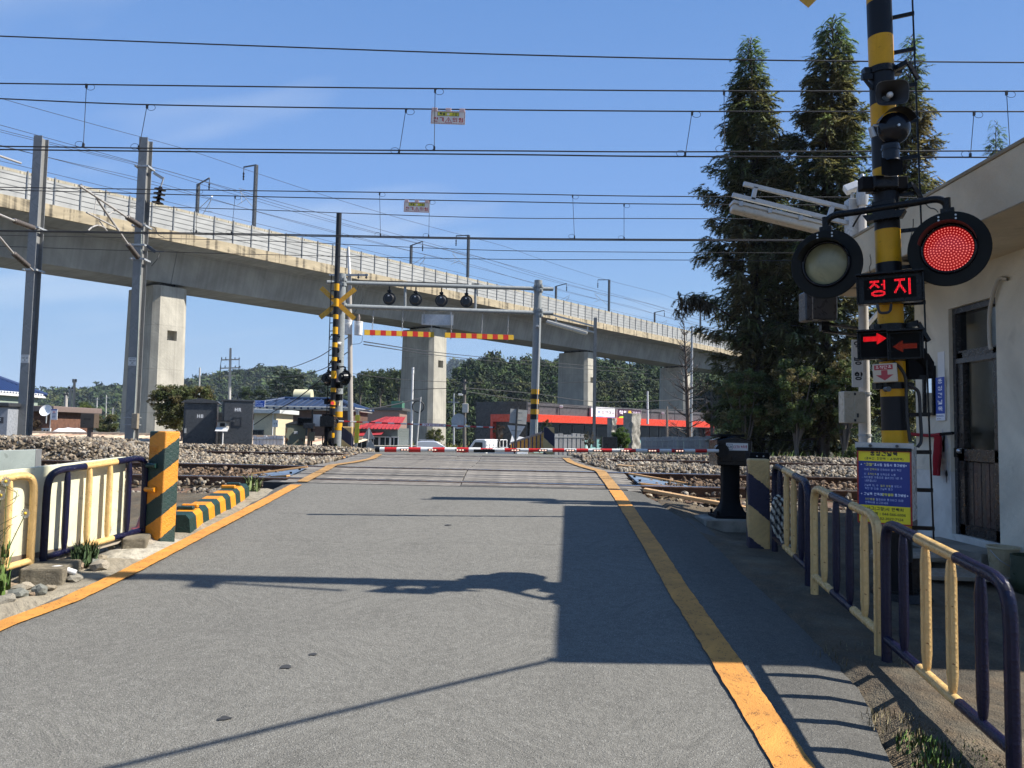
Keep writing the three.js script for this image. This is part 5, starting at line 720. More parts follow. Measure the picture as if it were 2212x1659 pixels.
{
  const p = V(-3.26, P2(-3.26, 7.25), -7.25), t = thing('striped_post', 'tall orange and dark green striped concrete post at the left road edge', 'concrete post', p, null, -0.38);
  part(t, 'shaft', perimUV(mv(rot(box(0.2, 1.1, 0.18, 0, 0.49, 0, 0.015, 2), 0, 0, -0.006), 0, 0, 0), 0.2, 0.18, 0.6, 0.41), paintOrange);
  for (const [y, c] of [[0.72, [0.016, 0.05, 0.042]], [0.5, [0.72, 0.27, 0.015]]]) part(t, 'eye_tube', [rot(cyl(0.024, 0.024, 0.12, 0, 0, 0, 12), 0, 0, Math.PI / 2).translate(-0.03, y, 0.105)], worn(c, 0.5));
  part(t, 'cast_mark', [box(0.1, 0.008, 0.006, -0.02, 0.9, 0.091), box(0.1, 0.008, 0.006, -0.02, 0.83, 0.091), box(0.008, 0.078, 0.006, -0.074, 0.865, 0.091), ...[0, 1, 2, 3].map((i) => box(0.008, 0.045, 0.006, -0.05 + i * 0.02, 0.865, 0.091))], worn([0.6, 0.22, 0.02], 0.6));
  // striped kerb block behind it
  const a = V(-3.31, P2(-3.31, 7.72), -7.72), b = V(-3.45, P2(-3.45, 9.85), -9.85), kb = thing('striped_kerb', 'long low kerb block striped orange and dark green behind the striped post', 'kerb block', a), d = b.clone().sub(a), n = 11, gs = []; const og = [[0.012, 0.04, 0.034], [0.72, 0.27, 0.015]];
  const sec = [[-0.14, -0.04], [0.14, -0.04], [0.12, 0.13], [0.085, 0.17], [-0.085, 0.17], [-0.12, 0.13]]; const yaw = Math.atan2(d.x, d.z);
  for (let i = 0; i < n; i++) { const L = Math.hypot(d.x, d.z) / n, g = poly(sec, L * 0.995); mv(g, 0, 0, i * L); const q = g.attributes.position; for (let k = 0; k < q.count; k++) q.setY(k, q.getY(k) + q.getZ(k) / (L * n) * d.y); rot(g, 0, yaw, 0); gs.push(paint(fin(g), og[i % 2])); }
  part(kb, 'body', gs, VC(0.5, { bumpMap: rep(T.soft, 6), bumpScale: 0.006 }));
  for (const [k, c] of [[0.14, 0], [0.2, 1], [0.82, 1], [0.92, 0]]) part(kb, 'lug', rot(box(0.17, 0.045, 0.06, 0, 0, 0, 0.015, 2), 0, yaw, 0).translate(d.x * k - 0.02, 0.185 + d.y * k, d.z * k), worn(og[c], 0.5));
  const s = V(2.42, P2(2.42, 7.45), -7.45), sp = thing('striped_block', 'cream and navy striped concrete block behind the last guard fence on the right', 'concrete post', s, null, -0.2); part(sp, 'shaft', perimUV(box(0.2, 0.95, 0.2, -0.03, 0.36, 0, 0.02, 2), 0.2, 0.2, -0.8, 0.6), paintCream);
  const bx = at(1650, 990, 7.45), cb = thing('junction_box', 'small black junction box behind the striped block, right of the barrier machine', 'junction box', V(bx.x + 0.02, bx.y, -7.7)); part(cb, 'body', box(0.2, 0.1, 0.14, 0, 0, 0, 0.008), m.blackmatt); part(cb, 'stem', cyl(0.02, 0.02, 0.5, 0, -0.28, 0, 8), m.black); for (const x of [-0.03, 0.035]) part(cb, 'stud', rot(cyl(0.008, 0.008, 0.01, x, 0.072, -0.015, 8), Math.PI / 2), m.galv);
}
// boards stood behind the left fences
{
  const f = (X, Z, up = 0) => V(X, P2(X, Z) + up, -Z), cream = worn([0.72, 0.70, 0.5], 0.5, 0.8);
  const lay = (name, label, a, b, h, mt, extra) => { const d = b.clone().sub(a), t = thing(name, label, 'board', a, null, Math.atan2(-d.z, d.x)), L = Math.hypot(d.x, d.z), sl = d.y / L; const g = box(L, h, 0.045, L / 2, h / 2, 0, 0.004), p = g.attributes.position; for (let i = 0; i < p.count; i++) p.setY(i, p.getY(i) + sl * p.getX(i)); part(t, 'sheet', g, mt); extra?.(t, L, sl); t.rotation.x = 0; return t; };
  lay('cream_board', 'tall cream painted board standing behind the navy left fence', f(-3.53, 7.05, 0.1), f(-3.84, 5.72, 0.13), 0.72, cream, (t, L, sl) => { part(t, 'top_moulding', [mv(box(L * 0.4, 0.014, 0.012, 0, 0, 0), L * 0.75, 0.66 + sl * L * 0.75, 0.026)], cream); part(t, 'bolt_handle', tube([V(L * 0.3, 0.42, 0.03), V(L * 0.305, 0.38, 0.045), V(L * 0.3, 0.34, 0.03)], 0.008, 12, 6), m.rust); part(t, 'timber_foot', box(L, 0.05, 0.07, L / 2, -0.03, 0.01), worn([0.2, 0.16, 0.12], 0.9)); });
  lay('grey_panel', 'grey metal panel with a bright edge at the left picture border', f(-4.12, 6.75, 0.05), f(-4.6, 5.9, 0.1), 0.86, worn([0.3, 0.34, 0.32], 0.4, 1), (t, L) => part(t, 'bright_edge', box(0.05, 0.86, 0.06, 0.02, 0.43, 0.005), m.silver));
  single('cone_base', lathe([[0.14, 0], [0.14, 0.02], [0.1, 0.03], [0.06, 0.16], [0.04, 0.2], [0, 0.2]], 18), worn([0.5, 0.1, 0.07], 0.6), 'faded red cone stump on a flat stone behind the navy left fence', 'traffic cone', null, f(-3.55, 7.6, 0.05));
  single('flat_stone', box(0.4, 0.06, 0.3, 0, 0, 0, 0.02, 2), M([0.6, 0.58, 0.52], 0.95, { map: rep(T.concrete, 2) }), 'pale flat paving slab under the faded red cone stump', 'slab', null, f(-3.5, 7.5, 0.02));
  // rubble, timber and kerb stones under the left fences
  seed = 55; const st = [1, 2, 3].map((k) => { const g = new THREE.IcosahedronGeometry(1, 1), p = g.attributes.position; for (let i = 0; i < p.count; i++) { const q = 1 + 0.45 * nz(p.getX(i) * 1.4 + k * 9, p.getY(i) * 1.4, p.getZ(i) * 1.4); p.setXYZ(i, p.getX(i) * q, p.getY(i) * q * 0.75, p.getZ(i) * q); } g.computeVertexNormals(); return fin(g); });
  const smats = [[0.5, 0.44, 0.35], [0.42, 0.4, 0.36], [0.55, 0.5, 0.43], [0.3, 0.32, 0.31], [0.52, 0.4, 0.3]].map((c) => M(c, 0.95, { map: rep(T.concrete, 2) }));
  for (let i = 0; i < 46; i++) { const k = rnd(), Z = lerp(5.2, 7.35, k), X = along(edgeL, Z) - rr(0.12, 0.5), s = rr(0.025, 0.075); const o = part(scene, 'rubble_stone', st[i % 3], pick(smats)); o.position.copy(f(X, Z, s * 0.4)); o.scale.set(s * rr(0.9, 1.5), s, s * rr(0.8, 1.2)); o.rotation.y = rr(0, 6); tag(o, 'loose rubble stone on the verge under the left guard fences', 'stone', 'rubble under the left fences'); }
  const kerb = (label, X, Z, w, d, ry) => { const o = single('kerb_stone', box(w, 0.17, d, 0, 0, 0, 0.02, 2), M([0.48, 0.43, 0.34], 0.95, { map: rep(T.concrete, 1.3), bumpMap: rep(T.dirtBump, 2), bumpScale: 0.015 }), label, 'kerb stone', null, f(X, Z, 0.03)); o.rotation.y = ry; };
  kerb('weathered concrete kerb stone under the foot between the two left fences', -3.52, 6.0, 0.3, 0.42, 0.2); kerb('broken concrete kerb stone under the right foot of the navy left fence', -3.36, 7.02, 0.2, 0.34, 0.3);
  single('timber_offcut', bar(V(0, 0, 0), V(0.24, 0.06, -1.0), 0.09, 0.05, 0.005), worn([0.42, 0.36, 0.28], 0.9, 2), 'grey weathered timber lying under the navy left fence', 'timber', null, f(-3.72, 6.1, 0.1));
  single('white_pipe', tube([V(0, 0, 0), V(0.1, 0.03, -0.06), V(0.22, -0.01, -0.1)], 0.022, 12, 8), m.white, 'short white broken pipe on the verge by the left fence foot', 'pipe', null, f(-3.52, 5.85, 0.08));
}
// ================================================================ railway masts, overhead wires, gantry, far signal
const ribbed = (a, b, r, n) => { const d = b.clone().sub(a), L = d.length(), pts = []; for (let i = 0; i <= n * 2; i++) pts.push([i % 2 ? r : r * 0.62, L * i / (n * 2)]); pts.unshift([0.001, 0]); pts.push([0.001, L]); const g = lathe(pts, 12); return g.applyQuaternion(new THREE.Quaternion().setFromUnitVectors(UP, d.normalize())).translate(a.x, a.y, a.z); };
const insM = worn([0.11, 0.095, 0.085], 0.5, 3), mastSteel = worn([0.235, 0.237, 0.23], 0.6, 0.5);
function hMast(label, u, Z, vTop, wd = 0.24) {
  const p = at(u, 950, Z), gy = B(p.x, Math.min(Z, 22)) - 0.2, t = thing('steel_mast', label, 'railway mast', V(p.x, gy, p.z), 'grey steel masts beside the tracks'), top = at(u + 38, vTop, Z).y - gy;
  part(t, 'flange', box(wd, top, 0.018, 0, top / 2, 0.15), mastSteel); part(t, 'flange', box(wd, top - 0.02, 0.018, 0, top / 2, -0.15), mastSteel); part(t, 'web', box(0.014, top - 0.03, 0.28, 0.02, top / 2, 0), mastSteel); t.updateMatrixWorld(); return t;
}
{
  const mk = (t, w) => { const g = new THREE.Group(); g.name = 'cantilever'; t.add(g); return g; };
  const d = (x, y) => [x / 4.032, 274.3 + y / 4.032];
  const m1 = hMast('leftmost grey steel railway mast with a small number plate', 52, 21.4, 297), m2 = hMast('second grey steel railway mast from the left, carrying a stack of dark insulators', 284, 21.4, 301);
  const Lz = (t, u0) => (x, y, Zo) => { const [u, v] = d(x, y); return t.worldToLocal(at(u, v, Zo ?? clamp(21.15 - (u0 - u) * 0.0222, 17.6, 21.3))); };
  const A = Lz(m1, 75), Bq = Lz(m2, 305), tubeM = worn([0.40, 0.38, 0.35], 0.55, 2);
  const fit = (t, P, ins, tubes) => { const g = mk(t); for (const [a, b] of ins) part(g, 'insulator', ribbed(P(...a), P(...b), 0.075, 12), insM); for (const [a, b, r] of tubes) part(g, 'tube', rod(P(...a), P(...b), r ?? 0.03, r ?? 0.03, 10), tubeM); };
  fit(m1, A, [[[120, 815], [295, 880]], [[115, 1100], [250, 1215]]], [[[-260, 655], [120, 815]], [[-140, 800], [115, 1100]], [[-300, 150], [180, 315]], [[295, 880], [330, 890], 0.02], [[250, 1215], [290, 1250], 0.02]]);
  fit(m2, Bq, [[[1105, 785], [1225, 862]], [[1112, 1020], [1205, 1140]]], [[[690, 510], [1105, 785]], [[840, 620], [1112, 1020]], [[755, 745], [1035, 890], 0.022], [[870, 820], [930, 905], 0.02], [[940, 765], [1000, 728], 0.02], [[840, 620], [820, 760], 0.012]]);
  { const g = m2.children.find((o) => o.name === 'cantilever'); part(g, 'steady_arm', tube([Bq(925, 900), Bq(900, 872), Bq(850, 858), Bq(800, 875), Bq(768, 902)], 0.02, 24, 7), tubeM); }
  const collars = (t, P, ys, x) => { for (const y of ys) { const q = P(x, y, 21.4); part(t, 'collar', [box(0.4, 0.05, 0.03, 0, q.y, 0.18), box(0.4, 0.05, 0.03, 0, q.y, -0.18), box(0.05, 0.05, 0.42, -0.17, q.y, 0), box(0.05, 0.05, 0.42, 0.17, q.y, 0)], m.galv); } };
  collars(m1, A, [890, 1255], 360); collars(m2, Bq, [358, 872, 1040, 1160], 1260);
  const ib = Bq(1410, 480, 21.4), i0 = Bq(1400, 520, 21.4), i1 = Bq(1372, 675, 21.4), ir = (k) => i0.clone().lerp(i1, k);
  part(m2, 'insulator_bracket', [bar(Bq(1340, 400, 21.4), Bq(1425, 452, 21.4), 0.05, 0.08), bar(Bq(1422, 452, 21.4), i0, 0.03, 0.03)], m.galv);
  for (let k = 0; k < 4; k++) { const a = ir(k * 0.25), b = ir(k * 0.25 + 0.24), dd = b.clone().sub(a), L = dd.length(); part(m2, 'insulator_disc', lathe([[0.001, 0], [0.04, 0], [0.06, L * 0.35], [0.155, L * 0.6], [0.16, L * 0.75], [0.05, L * 0.82], [0.05, L], [0.001, L]], 18).applyQuaternion(new THREE.Quaternion().setFromUnitVectors(UP, dd.normalize())).translate(a.x, a.y, a.z), M([0.01, 0.007, 0.0065], 0.25, { specularIntensity: 0.6 })); }
  part(m2, 'stay', [bar(Bq(1280, 1035, 21.2), Bq(1355, 1090, 21.2), 0.05, 0.08), bar(Bq(1355, 1085, 21.2), Bq(1430, 1085, 21.2), 0.03, 0.03)], m.darkgrey);
  part(m2, 'lead', tube([Bq(1310, 865, 21.2), Bq(1350, 880, 21.1), Bq(1380, 940, 21), Bq(1430, 962, 20.9)], 0.01, 20, 5), m.wire); part(m2, 'lead', tube([Bq(1390, 1095, 21.2), Bq(1370, 1150, 21.1), Bq(1320, 1210, 21.1)], 0.01, 20, 5), m.wire);
  const np = (t, u, v, s) => { const q = t.worldToLocal(at(u, v, 21.2)); const b = part(t, 'number_plate', box(0.225, 0.225, 0.008, 0, q.y, 0.166), m.white); part(b, 'lettering', plate(0.22, 0.22, 0, q.y, 0.1715), print(128, 128, (x) => { x.fillStyle = '#c9cac6'; x.fillRect(0, 0, 128, 128); text(x, '107-07', 64, 34, 34, { center: true, color: '#222' }); text(x, s, 64, 70, 32, { center: true, color: '#222' }); x.fillStyle = '#667'; x.fillRect(16, 14, 96, 8); x.fillRect(24, 112, 80, 6); })); };
  np(m1, 63, 775, 'D'); np(m2, 295, 781, 'aD');
  const jb = m2.worldToLocal(at(306, 910, 21.2)); part(m2, 'junction_box', box(0.16, 0.42, 0.12, 0.16, jb.y, 0.16, 0.01), worn([0.3, 0.25, 0.18], 0.6)); for (const dy of [-0.1, 0.1]) part(m2, 'strap', box(0.34, 0.02, 0.34, 0, jb.y + dy, 0.0), m.galv); part(m2, 'conduit', tube([V(0.13, 0.3, 0.17), V(0.13, jb.y, 0.17), V(0.13, 3.2, 0.17), V(0.08, 6.2, 0.17)], 0.012, 30, 6), worn([0.36, 0.4, 0.36], 0.6));
  const m3 = hMast('slim grey steel mast right of the crossing gantry, before the white shop sign', 1283, 45, 687, 0.17); m3.scale.set(1, 1, 0.7);
  const t3 = thing('rail_lamp', 'long tube lamp on a slanting rail between the gantry post and the slim mast', 'lamp', at(1230, 705, 44.6)), q3 = (u, v, z = 44.6) => t3.worldToLocal(at(u, v, z)); t3.updateMatrixWorld();
  part(t3, 'rail', bar(q3(1182, 677), q3(1284, 705), 0.08, 0.09), m.galv); part(t3, 'rail', bar(q3(1182, 692), q3(1284, 718), 0.08, 0.09), m.galv); for (const u of [1202, 1270]) part(t3, 'strut', bar(q3(u, 682 + (u - 1182) * 0.27), q3(u - 2, 698 + (u - 1182) * 0.27), 0.07, 0.07), m.galv); part(t3, 'tube_lamp', bar(q3(1180, 695), q3(1268, 721), 0.4, 0.18, 0.04), worn([0.55, 0.52, 0.45], 0.6));
}
// overhead wires: two catenaries over each track, with droppers
{
  const wz = (Z, u) => Z / (1 + SK * (u - 1106) / F);
  const wire = (o, name, Z, pts, r) => { const ps = pts.map(([u, v]) => at(u, v, wz(Z, u))); const a = ps[0].clone().lerp(ps[1], -0.35), b = ps[ps.length - 1].clone().lerp(ps[ps.length - 2], -0.35); return part(o, name, tube([a, ...ps, b], r, 90, 5), m.wire); };
  const drop = (o, Z, u1, v1, u2, v2, dash = 1) => { const a = at(u1, v1, wz(Z, u1)), b = at(u2, v2, wz(Z, u2)), lp = (p, s) => tube(Array.from({ length: 10 }, (_, i) => V(p.x + s * (0.07 + 0.07 * Math.cos(i * 0.628 + 3.14)), p.y - s * 0.05 + 0.05 * Math.sin(i * 0.628), p.z)), 0.004, 26, 4, true); part(o, 'dropper', [rod(a, b, 0.0055, 0.0055, 5), lp(a, 1), lp(b, -1), box(0.03, 0.07, 0.03, a.x, a.y - 0.03, a.z), box(0.03, 0.07, 0.03, b.x, b.y + 0.03, b.z)], m.wire); };
  const W = (label) => thing('catenary_wire', label, 'overhead wire', V(0, 0, 0), 'overhead railway wires');
  const f = W('topmost single overhead wire, sloping down across the whole sky'); wire(f, 'wire', 13, [[0, 78], [550, 99], [1106, 118], [1660, 130], [2212, 135]], 0.0125);
  const a = W('upper catenary of the near track, its carrier wire second from the top of the sky'); wire(a, 'carrier_wire', 12.1, [[0, 180], [550, 187], [1106, 193], [1566, 196.5], [2212, 197]], 0.0115); wire(a, 'contact_wire', 12.1, [[0, 316], [548, 322.6], [1106, 326], [1426, 327.9], [2129, 326]], 0.0115); [[187, 182, 180, 318], [940, 191.5, 938, 325], [1564, 196.5, 1565, 328], [2174, 197, 2182, 326]].forEach((q) => drop(a, 12.1, ...q));
  const b = W('lower catenary of the near track, carrying the larger hanging danger sign'); wire(b, 'carrier_wire', 12.3, [[0, 213], [320, 226], [878, 235], [1495, 240.5], [2212, 241]], 0.0115); wire(b, 'contact_wire', 12.3, [[0, 323], [548, 329], [1106, 334], [1426, 337.8], [2110, 339.8]], 0.0125); [[318, 226, 300, 323], [877, 235, 862, 332], [1495, 240.5, 1480, 338], [2104, 241, 2096, 340]].forEach((q) => drop(b, 12.3, ...q));
  const c = W('upper catenary of the far track, its contact wire crossing the viaduct parapet'); wire(c, 'carrier_wire', 18.2, [[0, 404.5], [548, 412], [1106, 419], [1426, 424], [2212, 428]], 0.0125); wire(c, 'contact_wire', 18.2, [[0, 497.5], [548, 505.3], [1042, 514], [1426, 517], [2212, 520]], 0.014); [[820, 416, 822, 511], [1237, 421, 1241, 515], [426, 410, 424, 503]].forEach((q) => drop(c, 18.2, ...q));
  const d = W('lower catenary of the far track, carrying the smaller hanging danger sign'); wire(d, 'carrier_wire', 18.5, [[0, 410], [548, 424.4], [1042, 434.5], [1426, 440.8], [2212, 446]], 0.0125); wire(d, 'contact_wire', 18.5, [[0, 499.5], [548, 508], [1042, 516.5], [1426, 519.5], [2212, 522]], 0.014); [[928, 433, 926, 513], [1348, 440, 1348, 518], [508, 423, 500, 506]].forEach((q) => drop(d, 18.5, ...q));
  const e = W('feeder wire ending at the stacked insulators of the second mast'); wire(e, 'wire', 21, [[345, 447], [548, 453], [1042, 470], [1426, 472], [2212, 476]], 0.011);
  const g = W('low return wire crossing the far signal pole, upper of two'); wire(g, 'wire', 21.2, [[0, 508], [548, 520], [1042, 540], [1426, 545], [2212, 549]], 0.0095);
  const h = W('low return wire crossing the far signal pole, lower of two'); wire(h, 'wire', 21.2, [[0, 532], [494, 548], [1042, 559.5], [1426, 561.5], [2212, 566]], 0.0095);
  const danger = (label, u0, u1, v0, v1, Z) => { const p = at((u0 + u1) / 2, (v0 + v1) / 2, Z), w = (u1 - u0) * pz(Z), hh = (v1 - v0) * pz(Z), t = thing('danger_sign', label, 'danger sign', p, 'high voltage danger signs'); t.rotation.z = -0.018;
    part(t, 'plate', box(w, hh, 0.012), m.white); for (const k of [-0.4, 0, 0.4]) part(t, 'hanger', box(w * 0.16, 0.06, 0.03, k * w, hh / 2 + 0.015, 0, 0.005), worn([0.7, 0.5, 0.48], 0.6));
    part(t, 'lettering', plate(w * 0.98, hh * 0.96, 0, 0, 0.0075), print(480, 210, (x) => { x.fillStyle = '#d8cfc6'; x.fillRect(0, 0, 480, 210); x.strokeStyle = '#b5443e'; x.lineWidth = 10; x.setLineDash([14, 10]); x.strokeRect(6, 6, 468, 198); x.setLineDash([]); x.fillStyle = '#2a2a14'; x.fillRect(86, 18, 308, 66); x.fillStyle = '#cfc531'; x.fillRect(92, 24, 296, 54); text(x, '특별', 112, 28, 46, { color: '#26260e', w: 0.14 }); text(x, '고압', 284, 28, 46, { color: '#26260e', w: 0.14 }); x.fillStyle = '#d8cfc6'; for (const cx of [40, 240, 440]) { x.beginPath(); x.arc(cx, 52, 20, 0, 7); x.fill(); } text(x, '전기', 26, 104, 84, { color: '#b02a2a', w: 0.13 }); text(x, '위험', 300, 104, 84, { color: '#b02a2a', w: 0.13 }); x.strokeStyle = '#b02a2a'; x.lineWidth = 7; x.beginPath(); x.moveTo(246, 106); x.lineTo(292, 188); x.lineTo(200, 188); x.closePath(); x.stroke(); x.beginPath(); x.moveTo(250, 124); x.lineTo(240, 154); x.lineTo(254, 152); x.lineTo(244, 180); x.stroke(); })); };
  danger('larger white and red danger sign hanging from the near wires', 930, 1006, 239, 269, 12.28); danger('smaller white and red danger sign hanging from the far wires', 872, 928, 436, 459, 18.45);
}
// crossing gantry: two round posts, two beams, four lamps seen from behind, hanging height bars
{
  const p = at(727, 955, 27.3), g = thing('height_gantry', 'grey tubular gantry over the far road with black round lamps and red-yellow height bars', 'gantry', V(p.x, profile(27.3), p.z)); g.updateMatrixWorld();
  const q = at(1150, 955, 30), L = (u, v) => { const k = clamp((u - 737) / (1162 - 737), -0.2, 1.2); return g.worldToLocal(at(u, v, 27.3 + 2.7 * k)); };
  const grey = worn([0.28, 0.3, 0.3], 0.5, 1), a0 = L(728, 960), a1 = L(738, 592), b0 = L(1152, 965), b1 = L(1163, 606);
  part(g, 'post', rod(V(a0.x, -0.1, a0.z), a1, 0.165, 0.16, 22), grey); const seg = []; const vb = [606, 842, 853, 863.5, 874, 885, 896, 907, 972], bc = [[0.28, 0.3, 0.3], K.yellow, K.black, K.yellow, K.black, K.yellow, K.black, [0.28, 0.3, 0.3]]; const at2 = (v) => b0.clone().lerp(b1, (965 - v) / (965 - 606));
  bc.forEach((c, i) => seg.push(paint(rod(at2(vb[i + 1]), at2(vb[i]), 0.158, 0.158, 22), c))); part(g, 'post', seg, VC(0.5)); part(g, 'cable_duct', rod(L(1158, 960).setZ(b0.z + 0.17), L(1165, 690).setZ(b1.z + 0.17), 0.018), m.galv);
  const bands = []; [[640, 662, 1], [890, 902, 1], [902, 914, 0], [914, 930, 1]].forEach(([x, y, c]) => bands.push(paint(rod(a0.clone().lerp(a1, (960 - y) / 368), a0.clone().lerp(a1, (960 - x) / 368), 0.168, 0.168, 22), c ? K.yellow : K.black))); part(g, 'painted_band', bands.slice(1), VC(0.5));
  part(g, 'beam', rod(L(706, 610), L(1194, 624.5), 0.078, 0.078, 16), grey); part(g, 'beam', rod(L(720, 661), L(1194, 677), 0.085, 0.085, 16), grey);
  for (const [u, v] of [[738, 610], [738, 663], [1163, 623.5], [1163, 676]]) { const c = L(u, v); part(g, 'bolted_collar', [cyl(0.19, 0.19, 0.09, c.x, c.y + 0.09, c.z, 18), cyl(0.19, 0.19, 0.09, c.x, c.y - 0.09, c.z, 18), ...[-0.14, -0.05, 0.04, 0.13].map((d) => cyl(0.014, 0.014, 0.36, c.x + d, c.y, c.z + 0.17, 6))], grey); }
  for (const u of [875, 1027]) part(g, 'strut', [rod(L(u, 615), L(u, 668), 0.05, 0.05, 10), box(0.3, 0.02, 0.16, L(u, 613.5).x, L(u, 613.5).y, L(u, 613.5).z)], grey);
  [[841, 645.5], [898, 647.5], [953.5, 649.5], [1007.6, 651]].forEach(([u, v]) => { const c = L(u, v), l = part(g, 'warning_lamp', [rot(cyl(0.24, 0.24, 0.02, 0, 0, 0, 36), Math.PI / 2), rot(cyl(0.15, 0.19, 0.1, 0, 0.06, 0, 28), Math.PI / 2)], M([0.01, 0.011, 0.014], 0.45)); l.position.copy(c); l.rotation.y = -0.1; part(l, 'hanger', [rod(V(0, 0.2, 0.03), V(0, 0.56, 0.0), 0.025), box(0.14, 0.08, 0.1, 0, 0.28, 0.02, 0.01)], m.black); part(l, 'tag', box(0.06, 0.05, 0.006, 0, 0.1, 0.12), m.white); });
  part(g, 'lamp_cable', tube([L(770, 610.5), L(860, 613), L(950, 616), L(1012, 618.5)].map((v) => v.setY(v.y + 0.08)), 0.025, 24, 6), m.wire);
  { const a = L(911, 680), b = L(980, 682), o = part(g, 'sign_back', box(1.18, 0.4, 0.03, (a.x + b.x) / 2, a.y - 0.16, (a.z + b.z) / 2 + 0.1), worn([0.55, 0.57, 0.58], 0.5)); for (const s of [-1, 1]) part(o, 'clip', box(0.04, 0.5, 0.05, (a.x + b.x) / 2 + s * 0.5, a.y - 0.1, (a.z + b.z) / 2 + 0.13), m.galv); }
  for (const [u0, u1, v0] of [[787, 937, 718], [961, 1109, 724]]) { const n = 13, gs = []; for (let i = 0; i < n; i++) { const a = L(lerp(u0, u1, i / n), v0 + (lerp(u0, u1, i / n) - u0) * 0.034), b = L(lerp(u0, u1, (i + 1) / n), v0 + (lerp(u0, u1, (i + 1) / n) - u0) * 0.034); gs.push(paint(bar(a, b, 0.07, 0.19), (i + (u0 > 900 ? 0 : 0)) % 2 ? [0.5, 0.02, 0.016] : [0.66, 0.4, 0.03])); } part(g, 'height_bar', gs, VC(0.55)); }
  for (const [u, v, w] of [[807, 666, 719], [871, 668, 722], [934, 670, 724], [977, 671, 726], [1043, 673, 727], [1036, 673, 727], [1099, 675, 730]].filter((_, i) => i !== 5)) { const a = L(u, v), b = L(u - 3, w), n = 9, ch = []; for (let i = 0; i < n; i++) { const c = a.clone().lerp(b, (i + 0.5) / n); ch.push(rot(fin(new THREE.TorusGeometry(0.035, 0.01, 5, 10)).scale(0.7, 1.35, 1), 0, i % 2 * 1.57, 0).translate(c.x, c.y, c.z)); } part(g, 'chain', [...ch, rod(a.clone().setY(a.y + 0.1), a, 0.02), rod(b, b.clone().setY(b.y - 0.12), 0.018)], m.galv); }
  part(g, 'camera', box(0.1, 0.09, 0.2, L(1160, 707).x, L(1160, 707).y, L(1160, 707).z + 0.22, 0.02), m.galv);
}
// far signal: the same kind of pole, seen from behind
{
  const p = at(716, 965, 26.5), f = dup(sgn, 'far yellow and black crossing signal pole seen from behind, left of the gantry', V(p.x, profile(26.5), p.z), Math.PI); f.rotation.set(0, Math.PI, 0); f.scale.setScalar(0.99); f.children.find((o) => o.name === 'crossbuck').rotation.y = 0.1;
  f.traverse((o) => { if (o.name === 'led_screen' || o.userData.label === 'lit red lens of the right lamp') o.userData = {}; });
  const t = at(905 / 4.032 + 493.8, 740.6 + 525 / 4.032, 26.2), rl = single('red_warning_lamp', rot(cyl(0.06, 0.06, 0.02, 0, 0, 0, 18), Math.PI / 2), M(0.1, 0.4, { emissive: new THREE.Color(1, 0.06, 0.05), emissiveIntensity: 0.4 }), 'small lit red lamp low on the far signal pole', 'lamp', null, t); part(rl, 'hood', rot(fin(new THREE.CylinderGeometry(0.13, 0.13, 0.2, 20, 1, true, Math.PI / 2 + 0.3, 2.5)), Math.PI / 2).translate(0, 0, 0.08), M(K.black, 0.6, { side: THREE.DoubleSide }));
}
